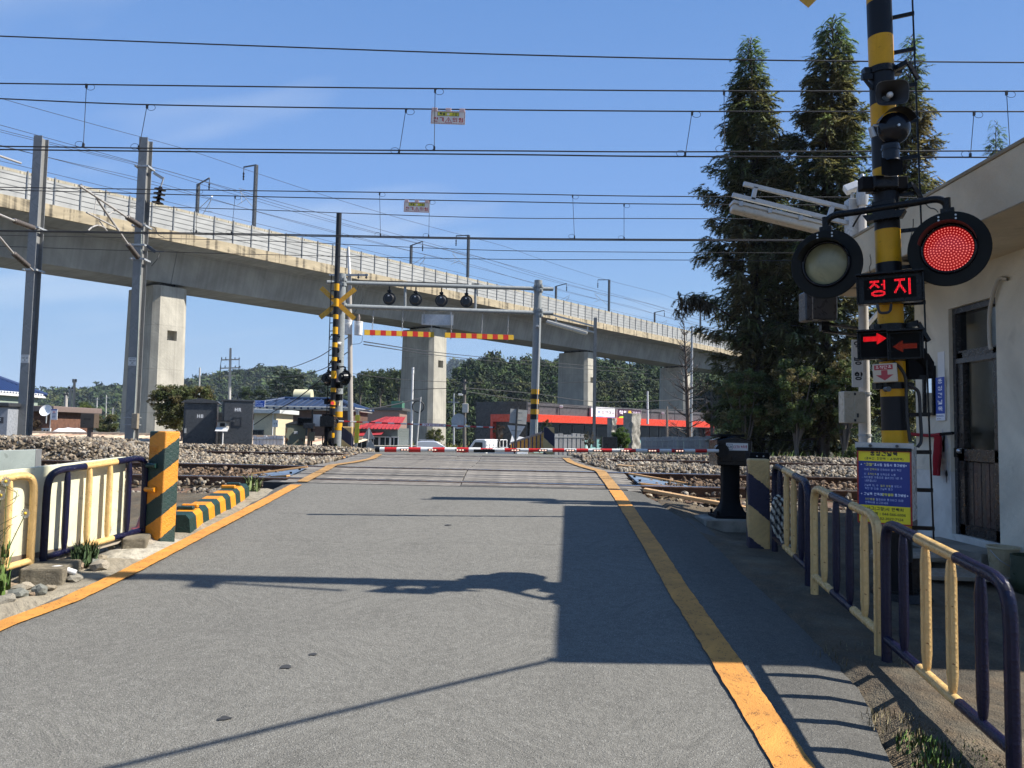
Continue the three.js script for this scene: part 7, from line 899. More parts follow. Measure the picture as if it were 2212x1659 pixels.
// sheet-pile hoardings: each panel of its own
function hoarding(label, u0, u1, v0, v1, Z0, Z1, n, c) {
  const a = at(u0, v1, Z0), b = at(u1, v1, Z1), tp = at((u0 + u1) / 2, v0, (Z0 + Z1) / 2), t = thing('site_hoarding', label, 'fence', a, null, Math.atan2(a.z - b.z, b.x - a.x)), L = Math.hypot(b.x - a.x, b.z - a.z), h = tp.y - (a.y + b.y) / 2 + 0.4; seed = Math.round(u0);
  const w = L / n, sh = box(w * 0.97, h, 0.03, w / 2, h / 2 - 0.3, 0), rib = [0.25, 0.5, 0.75].map((k) => box(0.04, h, 0.04, w * k, h / 2 - 0.3, 0.02)), g = mg([sh, ...rib]); for (let i = 0; i < n; i++) { const p = part(t, 'panel', g, pick(c)); p.position.set(i * w, (b.y - a.y) * i / n + rr(-0.03, 0.03), 0); }
  part(t, 'top_rail', bar(V(0, h - 0.42, 0.03), V(L, h - 0.42 + b.y - a.y, 0.03), 0.05, 0.05), m.galv);
}
{
  const g = [[0.38, 0.385, 0.39], [0.43, 0.435, 0.44], [0.34, 0.345, 0.35]].map((c) => worn(c, 0.5, 0.7)), bl = [[0.62, 0.66, 0.7], [0.55, 0.6, 0.65]].map((c) => worn(c, 0.5, 0.7));
  hoarding('grey steel hoarding between the far picket rail and the slim mast', 1196, 1262, 943, 978, 29, 29.5, 7, g); hoarding('long grey steel hoarding right of the stone slab, under the conifers', 1384, 1560, 949, 992, 29, 28, 15, g); hoarding('pale blue hoarding behind the trunk of the tall conifer', 1560, 1760, 953, 996, 28.5, 27, 14, bl); hoarding('pale blue-grey fence between the HR cabinet and the rusty cabinet', 546, 612, 948, 977, 28, 28, 9, bl); hoarding('strip of pale fence behind the tin roof', 20, 320, 941, 955, 42, 40, 22, bl);
  // stone slabs
  const slab = (label, u0, u1, v0, v1, Z) => { const a = at((u0 + u1) / 2, v1, Z), W = (u1 - u0) * pz(Z), w = W * 0.78, d = W * 0.72, h = (v1 - v0) * pz(Z) + 0.2, t = thing('stone_slab', label, 'standing stone', V(a.x, a.y - 0.2, a.z), null, 0.72), g = new THREE.BoxGeometry(w, h, d, 12, 24, 8), p = g.attributes.position; for (let i = 0; i < p.count; i++) { const x = p.getX(i), y = p.getY(i), z = p.getZ(i), r = sm(z / d + 0.5, 0.6, 1), q = fbm(x * 5 + 3, y * 4, z * 5, 4); p.setXYZ(i, x + r * 0.05 * q, y - (y > h * 0.4 ? 0.1 * r * Math.abs(q) : 0), z + r * 0.13 * q); } g.computeVertexNormals(); part(t, 'stone', mv(fin(g), 0, h / 2, 0), M([0.6, 0.6, 0.6], 0.9, { map: rep(T.concrete, 1.5) })); };
  slab('large pale standing stone slab with a rough split right side', 1347, 1382, 893, 970, 30); slab('smaller pale standing stone behind the green creeper', 1312, 1331, 903, 946, 33);
  const wr = at(1225, 945, 34), wt = thing('white_canopy', 'flat white canopy with a blue patch above the grey hoarding', 'canopy', wr); part(wt, 'top', box(1.25, 0.05, 0.9, 0, 0.04, 0, 0.01), m.white); part(wt, 'side', box(1.2, 0.16, 0.8, 0, -0.08, 0), worn([0.45, 0.55, 0.6], 0.6)); part(wt, 'blue_patch', box(0.3, 0.16, 0.02, 0.4, -0.1, 0.42), worn([0.08, 0.3, 0.6], 0.6)); part(wt, 'leg', rod(V(0, -0.8, 0), V(0, 0, 0), 0.04), m.galv);
  const wv = at(1127, 955, 52), wvt = thing('white_awning', 'white slanting sheet roof behind the square road sign back', 'awning', wv); part(wvt, 'sheet', rot(box(1.5, 0.75, 0.06, 0, 0, 0), -0.5, 0, -0.2), m.white); part(wvt, 'post', rod(V(-0.5, -1.4, -0.1), V(-0.5, 0, -0.1), 0.04), m.galv);
}
// ================================================================ vehicles
function wheel(parent, x, y, z, r, w) { const t = part(parent, 'wheel', rot(lathe([[r * 0.55, -w / 2], [r * 0.93, -w / 2], [r, -w * 0.32], [r, w * 0.32], [r * 0.93, w / 2], [r * 0.55, w / 2]], 26), Math.PI / 2), M(0.015, 0.9)); t.position.set(x, y, z); part(t, 'rim', rot(mg([cyl(r * 0.56, r * 0.5, w * 0.9, 0, 0, 0, 20), ...[0, 1, 2, 3, 4].map((i) => rot(box(r * 0.12, w * 0.96, r * 1.02), 0, i * 0.628, 0))]), Math.PI / 2), m.silver); }
{
  const p = at(942, 979, 77), c = thing('silver_suv', 'silver sport utility car waiting beyond the crossing, facing right', 'car', V(p.x, profile(77) + 0.06, p.z), null, 0.12), bodyM = M([0.52, 0.55, 0.59], 0.28, { metalness: 0.35, clearcoat: 1, clearcoatRoughness: 0.08 });
  const lower = [[-2.3, 0.35], [-1.75, 0.3], [1.9, 0.28], [2.28, 0.42], [2.33, 0.72], [2.2, 0.95], [1.1, 1.08], [0.6, 1.1], [-2.2, 1.16], [-2.36, 0.95]]; part(c, 'body', poly(lower, 1.84, 0.09).translate(0, 0, -0.92), bodyM);
  const cabin = [[-2.15, 1.1], [1.05, 1.06], [0.05, 1.66], [-0.3, 1.72], [-1.6, 1.7], [-1.95, 1.6]]; part(c, 'cabin', poly(cabin, 1.62, 0.1).translate(0, 0, -0.81), bodyM);
  for (const s of [1, -1]) { for (const q of [[[-1.95, 1.16], [-1.35, 1.16], [-1.4, 1.56], [-1.75, 1.53]], [[-1.28, 1.16], [-0.38, 1.14], [-0.45, 1.6], [-1.3, 1.58]], [[-0.3, 1.14], [0.62, 1.12], [0.0, 1.57], [-0.35, 1.6]]]) part(c, 'side_window', poly(q, 0.02).translate(0, 0, s * 0.815 + (s > 0 ? 0 : -0.02)), glassDark); part(c, 'mirror', box(0.12, 0.13, 0.2, 0.66, 1.18, s * 1.0, 0.04), bodyM); part(c, 'headlight', box(0.34, 0.13, 0.16, 2.05, 0.86, s * 0.74, 0.04), M(0.75, 0.1, { clearcoat: 1 })); part(c, 'door_line', box(0.012, 0.6, 0.01, -0.34, 0.76, s * 0.922), m.black); part(c, 'roof_rail', rod(V(-1.7, 1.79, s * 0.66), V(-0.2, 1.78, s * 0.66), 0.025), m.silver); part(c, 'sill', box(2.5, 0.16, 0.03, -0.1, 0.35, s * 0.925, 0.01), m.blackmatt); for (const x of [1.42, -1.42]) { part(c, 'wheel_arch', rot(cyl(0.42, 0.42, 0.04, 0, 0, 0, 24), Math.PI / 2).translate(x, 0.4, s * 0.915), m.blackmatt); wheel(c, x, 0.36, s * 0.86, 0.36, 0.22); } }
  part(c, 'windscreen', fin(quadFace(V(1.0, 1.13, 0.74), V(1.0, 1.13, -0.74), V(0.12, 1.66, -0.66), V(0.12, 1.66, 0.66)), true).translate(0.05, 0.03, 0), glassDark); part(c, 'grille', box(0.04, 0.2, 1.0, 2.42, 0.72, 0), m.black);
  const q = at(1048, 982, 60), t = thing('white_truck', 'small white flatbed truck waiting right of the silver car, facing left', 'truck', V(q.x, profile(60) + 0.06, q.z), null, -0.5), wh = M([0.74, 0.74, 0.72], 0.35, { clearcoat: 0.6 });
  part(t, 'cab', poly([[-1.15, 0.5], [0.55, 0.5], [0.6, 1.85], [0.4, 1.97], [-0.35, 1.95], [-0.55, 1.85], [-1.1, 1.15], [-1.2, 0.9]], 1.6, 0.06).translate(0, 0, -0.8), wh);
  for (const s of [1, -1]) { part(t, 'side_window', poly([[-0.78, 1.18], [0.25, 1.18], [0.25, 1.72], [-0.38, 1.72]], 0.02).translate(0, 0, s * 0.875 - 0.01), glassDark); part(t, 'mirror', [box(0.06, 0.3, 0.16, -0.95, 1.35, s * 1.0, 0.02), rod(V(-0.9, 1.3, s * 0.85), V(-0.95, 1.3, s * 1.0), 0.015)], m.black); for (const x of [-0.65, 2.1]) wheel(t, x, 0.3, s * 0.72, 0.3, 0.2); part(t, 'headlight', box(0.08, 0.16, 0.24, -1.2, 0.78, s * 0.6, 0.02), M(0.7, 0.1)); part(t, 'drop_side', box(2.6, 0.35, 0.05, 2.0, 0.9, s * 0.82, 0.01), wh); }
  part(t, 'windscreen', fin(quadFace(V(-1.16, 1.2, -0.74), V(-1.16, 1.2, 0.74), V(-0.6, 1.86, 0.68), V(-0.6, 1.86, -0.68)), true).translate(-0.06, 0.03, 0), glassDark); part(t, 'bed', box(2.6, 0.1, 1.6, 2.0, 0.74, 0), wh); for (let i = 0; i < 3; i++) { const x = 0.85 + i * 0.32; part(t, 'rack_hoop', tube([V(x, 0.8, 0.78), V(x, 1.75, 0.76), V(x + 0.1, 1.92, 0.62), V(x + 0.1, 1.94, 0), V(x + 0.1, 1.92, -0.62), V(x, 1.75, -0.76), V(x, 0.8, -0.78)], 0.03, 40, 7), wh); } part(t, 'rack_rail', [rod(V(0.75, 1.35, 0.78), V(1.6, 1.35, 0.78), 0.025), rod(V(0.75, 1.35, -0.78), V(1.6, 1.35, -0.78), 0.025)], wh);
  const r = at(1412, 950, 98), b = thing('blue_pickup', 'small dark blue pickup parked before the hall windows', 'pickup', V(r.x, -1.2, r.z), null, 0.75), bl = M([0.025, 0.05, 0.16], 0.3, { clearcoat: 1 }); part(b, 'body', poly([[-2, 0.45], [2, 0.45], [2, 1.0], [0.2, 1.05], [-1.9, 1.0]], 1.6, 0.05).translate(0, 0, -0.8), bl); part(b, 'cab', poly([[-1.7, 1.0], [0.3, 1.0], [0.2, 1.75], [-0.9, 1.75]], 1.5, 0.05).translate(0, 0, -0.75), bl); for (const s of [1, -1]) { part(b, 'side_window', poly([[-1.3, 1.1], [0.1, 1.1], [0.05, 1.6], [-0.85, 1.6]], 0.02).translate(0, 0, s * 0.81), glassDark); for (const x of [-1.2, 1.3]) wheel(b, x, 0.36, s * 0.75, 0.36, 0.2); } part(b, 'load_box', box(1.5, 0.6, 1.4, 1.2, 1.2, 0, 0.03), worn([0.2, 0.28, 0.45], 0.6));
}
// ================================================================ poles and pylons of the village
function pole(label, u, vt, vb, Z, r, o = {}) { const a = at(u + (o.lean ?? 0), vb, Z), b = at(u, vt, Z), t = thing(o.name ?? 'utility_pole', label, o.cat ?? 'utility pole', a, o.group), d = b.clone().sub(a); part(t, 'shaft', rod(V(0, -0.8, 0), d, r * 1.2, r * 0.85, 12), o.mat ?? m.concrete); t.userData.h = d.y; o.more?.(t, d); delete t.userData.h; return t; }
{
  const pin = (t, x, y, z) => part(t, 'insulator', lathe([[0.02, 0], [0.07, 0.05], [0.04, 0.12], [0.07, 0.2], [0.02, 0.28]], 8, x, y, z), m.darkgrey);
  pole('concrete utility pole with two transformers, just right of the far signal', 755, 592, 960, 40, 0.125, { lean: 4, mat: worn([0.42, 0.38, 0.33], 0.9), more: (t, d) => { part(t, 'top_spike', rod(d, V(d.x - 0.1, d.y + 1.45, d.z), 0.09, 0.05), m.white); const L = (u, v) => at(u, v, 40).sub(t.position); part(t, 'crossarm', bar(L(712, 595).setZ(0.1), L(796, 595).setZ(0.1), 0.1, 0.1), m.galv); for (const u of [735, 775, 792]) pin(t, L(u, 600).x, L(u, 603).y, 0.1); for (const [u, v0, v1, w] of [[754, 694, 724, 17], [776, 697, 725, 18]]) { const a = L(u, v1), hh = (v1 - v0) * pz(40), tr = part(t, 'transformer', [cyl(w * pz(40) / 2, w * pz(40) / 2 * 0.95, hh, a.x, a.y + hh / 2, 0.25, 18), cyl(w * pz(40) / 2 * 1.05, w * pz(40) / 2 * 1.05, 0.06, a.x, a.y + hh, 0.25, 18)], m.white); part(tr, 'bushing', lathe([[0.03, 0], [0.09, 0.06], [0.06, 0.14], [0.09, 0.22], [0.06, 0.3], [0.03, 0.42]], 10, a.x, a.y + hh, 0.25), worn([0.25, 0.2, 0.17], 0.5)); for (let i = 0; i < 4; i++) part(tr, 'cooling_rib', box(0.02, hh * 0.7, 0.04, a.x - 0.12 + i * 0.08, a.y + hh * 0.45, 0.25 + w * pz(40) / 2), m.white); } part(t, 'lead', tube([L(781, 608).setZ(0.2), L(770, 640).setZ(0.3), L(762, 672).setZ(0.25)], 0.012, 20, 5), m.wire); part(t, 'lead', tube([L(783, 608).setZ(0.2), L(787, 645).setZ(0.3), L(766, 680).setZ(0.25)], 0.012, 20, 5), m.wire); part(t, 'lead', tube([L(785, 726).setZ(0.2), L(782, 742).setZ(0.3), L(760, 745).setZ(0.2)], 0.012, 20, 5), m.wire); part(t, 'step', [0, 1, 2, 3, 4, 5].map((i) => box(0.3, 0.02, 0.02, d.x * 0.6, 2.5 + i * 0.5, 0)), m.galv); } });
  const pyl = (label, u, vt, vb, Z, arms, mat, r = 0.14) => pole(label, u, vt, vb, Z, r, { lean: -2, mat: mat ?? worn([0.5, 0.49, 0.46], 0.8), group: 'village power poles', more: (t, d) => { for (const [v, w] of arms) { const y = at(u, v, Z).y - t.position.y, x = d.x * y / d.y; part(t, 'crossarm', bar(V(x - w * pz(Z), y, 0), V(x + w * pz(Z), y + w * pz(Z) * 0.1, 0), 0.12, 0.12), m.galv); for (const k of [-0.95, -0.5, 0.5, 0.95]) { pin(t, x + k * w * pz(Z), y + 0.05, 0); if (Math.abs(k) > 0.9 && w > 12) part(t, 'jumper', tube([V(x + k * w * pz(Z), y + 0.2, 0), V(x + k * w * pz(Z) * 1.05, y - 0.8, 0.1), V(x + k * w * pz(Z) * 0.9, y - 1.6, 0.1)], 0.03, 14, 5), m.wire); } } } });
  pyl('tall pale power pole with three crossarms above the HB cabinet', 498, 752, 868, 85, [[778, 20], [796, 22], [812, 12]]); pyl('smaller power pole with one crossarm left of the tall one', 432, 794, 850, 120, [[813, 16]]); pyl('far power pole with two crossarms left of the first pier', 230, 853, 930, 170, [[860, 8], [871, 8]], null, 0.12); pyl('thin far pole right of the double-armed pole by the first pier', 244, 880, 925, 190, [[886, 5]], null, 0.12); pyl('thin far pole left of the double-armed pole', 210, 859, 915, 160, [[863, 4]], null, 0.12);
  pyl('tall grey pole near the small blue direction sign', 161, 819, 915, 75, [[826, 4]], worn([0.36, 0.33, 0.29], 0.9), 0.13); pyl('slim grey pole just left of the tall one', 153, 838, 915, 80, [[842, 5]], worn([0.4, 0.38, 0.35], 0.9), 0.12); pyl('short grey concrete pole before the two tall ones', 143, 854, 925, 58, [[858, 4]], worn([0.45, 0.42, 0.38], 0.9), 0.13);
  pole('thin white pole with insulators before the second pier', 892, 794, 953, 60, 0.09, { name: 'white_pole', mat: m.white, lean: -4, more: (t, d) => { for (const y of [0.94, 0.98]) part(t, 'insulator', cyl(0.1, 0.1, 0.25, d.x * y, d.y * y, 0, 8), m.white); part(t, 'cable_coil', fin(new THREE.TorusGeometry(0.45, 0.05, 6, 18)).translate(d.x * 0.5 + 0.5, d.y * 0.47, 0.1), m.wire); } });
  pole('thin pale pole leaning right before the second pier', 909, 857, 956, 58, 0.06, { name: 'leaning_pole', lean: -10, mat: worn([0.5, 0.5, 0.48], 0.7) });
  pole('dark utility pole with a meter box between the second and third piers', 1003.5, 820, 978, 55, 0.12, { lean: 0, mat: worn([0.16, 0.14, 0.12], 0.9), more: (t, d) => { const y = at(1003, 882, 55).y - t.position.y; part(t, 'meter_box', box(0.42, 0.65, 0.3, 0.0, y, 0.25, 0.03), worn([0.55, 0.54, 0.5], 0.6)); part(t, 'top_fittings', [box(0.4, 0.12, 0.2, d.x, d.y - 0.2, 0), box(0.3, 0.3, 0.25, d.x, d.y - 0.9, 0.1)], m.darkgrey); const q = at(1001, 910, 55).y - t.position.y; part(t, 'round_plate', rot(cyl(0.55, 0.55, 0.03, 0, 0, 0, 24), Math.PI / 2).translate(-0.45, q, 0.1), worn([0.45, 0.47, 0.5], 0.5)); } });
  pole('slim street lamp post between the second pier and the dark pole', 980.5, 850, 944, 80, 0.09, { name: 'street_lamp', cat: 'street lamp', mat: m.galv, more: (t, d) => { part(t, 'arm', bar(V(d.x - 0.6, d.y - 0.9, 0), V(d.x + 0.6, d.y - 0.9, 0), 0.08, 0.08), m.galv); part(t, 'head', box(0.5, 0.2, 0.3, d.x + 0.7, d.y - 0.1, 0, 0.05), m.white); } });
  pole('white concrete pole before the wood, right of the third pier', 1399, 845, 905, 120, 0.16, { mat: m.white, lean: 0 }); pole('thin steel lamp pole rising in front of the viaduct end, by the bare tree', 1495, 705, 960, 60, 0.1, { name: 'steel_pole', mat: m.galv, lean: -3, more: (t, d) => part(t, 'arm', [bar(V(d.x, d.y * 0.94, 0), V(d.x + 1.4, d.y * 0.99, 0), 0.07, 0.07), bar(V(d.x, d.y * 0.9, 0), V(d.x - 0.9, d.y * 0.82, 0), 0.05, 0.05)], m.galv) }); pole('brown wooden pole with a lamp before the grey hall', 1441, 878, 950, 90, 0.13, { mat: worn([0.22, 0.18, 0.14], 0.9), lean: 0 });
  const W = (label, Z0, Z1, pts, r = 0.012) => single('village_wire', tube(pts.map(([u, v], i) => at(u, v, lerp(Z0, Z1, i / (pts.length - 1)))), r, 60, 5), m.wire, label, 'wire', 'sagging village wires');
  W('sagging wires from the tall power pole to the far signal, upper', 85, 45, [[520, 800], [600, 800], [680, 775], [752, 728]], 0.03); W('sagging wire from the tall power pole to the utility pole, lower', 85, 45, [[520, 812], [610, 815], [690, 800], [752, 760]], 0.03);
  W('upper pair of sagging wires under the viaduct right of the transformers', 40, 110, [[786, 738], [950, 762], [1120, 778], [1400, 800]], 0.03); W('second of the sagging wires under the viaduct right of the transformers', 40, 110, [[786, 744], [950, 768], [1120, 785], [1400, 808]], 0.03);
  W('long pale wire crossing before the wood, upper', 60, 70, [[760, 807], [900, 822], [1150, 828], [1480, 818]], 0.02); W('long dark wire crossing above the hall roof', 60, 75, [[1004, 846], [1150, 866], [1300, 882], [1480, 885]], 0.03); W('second dark wire crossing above the hall roof', 60, 75, [[1004, 838], [1150, 850], [1300, 868], [1520, 862]], 0.03); W('dark drop wire from the thin white pole to the dark utility pole', 60, 55, [[893, 842], [930, 840], [970, 838], [1003, 830]], 0.025); W('dark bundled cable from the pale pole toward the brick house', 62, 40, [[908, 860], [860, 872], [800, 884], [757, 890]], 0.045); W('taut guy wire slanting down across the brick house', 40, 50, [[700, 815], [640, 862], [590, 890], [548, 918]], 0.03); W('pale drop wire over the brick house wall', 50, 45, [[590, 884], [640, 886], [690, 884], [712, 881]], 0.025);
}
// ================================================================ trees and plants
function branchGeo(list) { return mg(list.map(([a, b, r1, r2]) => rod(a, b, r1, r2, 5))); }
const bark = worn([0.07, 0.05, 0.04], 0.95, 1.5), barkGrey = worn([0.13, 0.11, 0.09], 0.95, 1.5);
// feathery conifer spray: a drooping twig with two ranks of narrow needles
const spray = (sd) => { seed = sd; const pos = [], nor = [], col = []; const n = 10; for (let i = 0; i < n; i++) { const s = i / (n - 1), c = V(0.03 * Math.sin(s * 5), -0.09 * s * s, s * 0.42); for (const q of [1, -1]) { const L = 0.125 * (1 - 0.5 * Math.abs(s - 0.35)) * rr(0.75, 1.25), tip = c.clone().add(V(q * L * 0.85, rr(-0.05, 0.02), L * 0.55)), w = 0.03; const nd = V(rr(-0.4, 0.4), 1, rr(-0.4, 0.4)).normalize(), k = rr(0.75, 1.25); for (const v of [c.clone().add(V(0, 0, w)), c.clone().add(V(0, 0, -w)), tip]) { pos.push(v.x, v.y, v.z); nor.push(nd.x, nd.y, nd.z); col.push(k, k, k); } } }
  const g = new THREE.BufferGeometry(); g.setAttribute('position', new THREE.Float32BufferAttribute(pos, 3)); g.setAttribute('normal', new THREE.Float32BufferAttribute(nor, 3)); g.setAttribute('color', new THREE.Float32BufferAttribute(col, 3)); return g; };
const SP = [spray(5), spray(8)];
function conifer(label, uTop, vTop, uBase, Z, prof, sd, o = {}) {     // prof: height share -> radius in metres
  seed = sd; const tp = at(uTop, vTop, Z), b0 = at(uBase, 950, Z), gy = profile(Z) - 0.1, H = tp.y - gy, t = thing('tall_conifer', label, 'conifer tree', V(b0.x, gy, b0.z), 'tall feathery conifers right of the road'), lean = V(tp.x - b0.x, H, 0);
  const rad = (k) => { let i = 0; while (i < prof.length - 2 && prof[i + 1][0] < k) i++; return lerp(prof[i][1], prof[i + 1][1], clamp((k - prof[i][0]) / (prof[i + 1][0] - prof[i][0]), 0, 1)); };
  const c = (k) => V(lean.x * k + 0.05 * Math.sin(k * 9), H * k, 0), tr = []; for (let i = 0; i < 14; i++) tr.push(rod(c(i / 14 * 0.965), c((i + 1) / 14 * 0.965), 0.19 * (1 - i / 14) + 0.015, 0.19 * (1 - (i + 1) / 14) + 0.015, 9)); part(t, 'trunk', tr, bark);
  const br = [], lists = [[], []], E = new THREE.Euler(0, 0, 0, 'YXZ'); const N = o.n ?? 150;
  for (let i = 0; i < N; i++) {
    const k = lerp(o.k0 ?? 0.08, 0.985, Math.pow(i / N, 0.9)), a = i * 2.4 + rr(-0.5, 0.5), R = rad(k) * rr(0.45, 1.25) * (0.86 + 0.3 * nz(Math.cos(a) * 1.1, Math.sin(a) * 1.1, k * 9 + sd)), up = lerp(-0.12, 0.85, Math.pow(k, 0.9)) + rr(-0.12, 0.16), o0 = c(k), dir = V(Math.cos(a) * Math.cos(up), Math.sin(up), Math.sin(a) * Math.cos(up)), mid = o0.clone().addScaledVector(dir, R * 0.6), end = o0.clone().addScaledVector(dir, R).add(V(0, R * 0.05, 0));
    br.push([o0, mid, 0.035 * (1 - k) + 0.012, 0.018], [mid, end, 0.018, 0.006]);
    const ns = Math.max(6, Math.round(R * (o.dens ?? 26) * 1.6));
    for (let j = 0; j < ns; j++) { const s = Math.pow(rr(0.06, 1), 0.75), p = s < 0.6 ? o0.clone().lerp(mid, s / 0.6) : mid.clone().lerp(end, (s - 0.6) / 0.4), sideA = a + (rnd() < 0.5 ? 1 : -1) * rr(0.2, 1.3), off = rr(0, 0.34) * (1 - s * 0.4); p.x += Math.cos(sideA) * off; p.z += Math.sin(sideA) * off; p.y += rr(-0.16, 0.1) - off * 0.25;
      const fresh = sm(k, 0.8, 0.97), brown = clamp(0.5 + 1.5 * nz(p.x * 0.9 + sd, p.y * 0.6, p.z * 0.9), 0, 1) * (1 - fresh) * (o.brown ?? 1), base = [lerp(0.165, 0.19, fresh), lerp(0.215, 0.3, fresh), lerp(0.075, 0.095, fresh)], bb = [0.31, 0.215, 0.08], v = rr(0.7, 1.35), col = base.map((q, n) => lerp(q, bb[n], brown * 0.6) * v);
      lists[j % 2].push([mat4(p, E.set(rr(-0.2, 0.9), Math.PI / 2 - sideA, rr(-0.5, 0.5)).clone(), rr(0.5, 0.95) * (o.s ?? 1) * lerp(1, 0.55, sm(k, 0.75, 1))), col]); }
  }
  part(t, 'branches', branchGeo(br), bark); baked(t, 'crown', SP, thinLeaf, lists); return t;
}
conifer('tallest-looking dark conifer in front, its bare trunk line left of the lamp rails', 1618, 68, 1640, 26, [[0, 1.2], [0.1, 1.75], [0.3, 1.9], [0.5, 1.75], [0.62, 1.7], [0.72, 1.15], [0.85, 0.72], [0.95, 0.35], [1, 0.08]], 3, { n: 260, dens: 34, k0: 0.03 });
conifer('dark conifer with a green forked top, middle of the row', 1797, 26, 1776, 24.5, [[0, 1.2], [0.15, 1.6], [0.45, 1.65], [0.65, 1.45], [0.8, 1.0], [0.9, 0.72], [1, 0.12]], 17, { n: 250, dens: 34, k0: 0.03, brown: 0.85 });
conifer('brownish conifer directly behind the striped signal pole', 1968, 62, 1925, 25.5, [[0, 1.1], [0.2, 1.5], [0.5, 1.5], [0.7, 1.1], [0.85, 0.6], [1, 0.08]], 29, { n: 190, dens: 30 });
conifer('small conifer top showing above the hut roof', 2150, 248, 2140, 40, [[0, 1.0], [0.5, 1.0], [0.8, 0.65], [0.93, 0.42], [1, 0.1]], 37, { n: 120, dens: 26, s: 1.1 });
conifer('dark low conifer filling the gap behind the pale round pole', 1700, 400, 1712, 37, [[0, 1.5], [0.3, 2.0], [0.6, 1.4], [0.85, 0.7], [1, 0.1]], 43, { n: 130, dens: 24, s: 1.15 });
{ // the lone low bough reaching left out of the first conifer
  seed = 71; const a = at(1590, 690, 25.6), b = at(1510, 642, 24.9), e = at(1466, 636, 24.7), t = thing('hanging_bough', 'single bough reaching out left from the front conifer over the viaduct end', 'bough', a), l = [[], []]; part(t, 'branch', [rod(V(0, 0, 0), b.clone().sub(a), 0.035, 0.02, 6), rod(b.clone().sub(a), e.clone().sub(a), 0.02, 0.008, 6)], bark);
  for (let i = 0; i < 150; i++) { const s = rr(0.4, 1.05), p = s < 0.6 ? V(0, 0, 0).lerp(b.clone().sub(a), s / 0.6) : b.clone().sub(a).lerp(e.clone().sub(a), (s - 0.6) / 0.4), tip = sm(s, 0.6, 1); p.add(V(rr(-0.12, 0.12), rr(-0.75, 0.12) * (0.25 + 0.75 * tip), rr(-0.25, 0.25))); const v = rr(0.7, 1.3); l[i % 2].push([mat4(p, new THREE.Euler(rr(0.4, 1.3), rr(0, 6.3), 0, 'YXZ'), rr(0.5, 0.85)), [0.13 * v, 0.1 * v, 0.05 * v]]); } baked(t, 'foliage', SP, thinLeaf, l);
}
// broadleaf trees and bushes
const CLs2 = [1, 2, 3, 4].map((k) => leafClump(230, 140 + k, { leaf: 0.15 }));
function bush(name, label, u0, u1, vTop, vBase, Z, cols, sd, o = {}) {
  seed = sd; const a = at((u0 + u1) / 2, vBase, Z), b = at((u0 + u1) / 2, vTop, Z), R = (u1 - u0) / 2 * pz(Z), H = b.y - a.y, t = thing(name, label, o.cat ?? 'tree', a, o.group), tr = [], th = o.trunk ?? 0.25; const top = V(0, H * th, 0); tr.push([V(0, -0.3, 0), top, 0.05 * H * 0.5 + 0.02, 0.04 * H * 0.4 + 0.015]); for (let i = 0; i < 9; i++) { const q = i * 2.4, e = V(Math.cos(q) * R * rr(0.3, 0.65), H * rr(0.5, 0.85), Math.sin(q) * R * rr(0.3, 0.65)); tr.push([top.clone().add(V(0, rr(-0.1, 0) * H, 0)), e, 0.025 * H * 0.4 + 0.008, 0.01]); } part(t, 'trunk', branchGeo(tr), barkGrey);
  const list = CL.map(() => []), n = o.n ?? 46; for (let i = 0; i < n; i++) { const d = V(rr(-1, 1), rr(-1, 1), rr(-1, 1)).normalize(), f = Math.pow(rnd(), 0.33) * 0.8, y = lerp(th * 0.75, 1, 0.5 + d.y * f * 0.5), w = (o.shape ?? ((k) => Math.sqrt(Math.max(0.05, 1 - (2 * k - 0.95) ** 2))))(clamp((y - th * 0.75) / (1 - th * 0.75), 0, 1)), s = R * rr(0.2, 0.38) * (o.cs ?? 1), k = rr(0.75, 1.3); list[i % 4].push([mat4(V(d.x * f * R * (0.55 + 0.5 * w), Math.min(y * H, H - s * 0.5), d.z * f * R * (0.55 + 0.5 * w)), new THREE.Euler(0, rr(0, 6.3), 0), V(s, s * (o.flat ?? 0.85), s)), pick(cols).map((q) => q * k)]); }
  baked(t, 'crown', CLs2, thinLeaf, list); return t;
}
const G1 = [[0.085, 0.1, 0.036], [0.1, 0.108, 0.044], [0.07, 0.088, 0.032], [0.115, 0.1, 0.044]], G2 = [[0.1, 0.13, 0.03], [0.075, 0.11, 0.028]], PINE = [[0.022, 0.045, 0.02], [0.03, 0.055, 0.024], [0.018, 0.038, 0.018]];
bush('leafy_tree', 'rounded olive-green tree in front of the first viaduct pier', 314, 472, 812, 965, 30, G1, 5, { n: 110, trunk: 0.2, cs: 0.72 });
bush('leafy_tree', 'yellow-green tree low behind the brown box', 150, 212, 866, 945, 60, G2, 9, { n: 50 }); bush('leafy_tree', 'bronze-green bush left of the brown box, before the brick store', 138, 200, 896, 950, 45, G1, 11, { n: 46 }); bush('leafy_tree', 'small dark tree left of the first pier', 196, 258, 890, 950, 55, G1, 13, { n: 50 }); bush('leafy_tree', 'dark red-brown shrub before the brick store', 28, 88, 900, 958, 34, [[0.05, 0.03, 0.022], [0.06, 0.04, 0.025]], 15, { n: 40 });
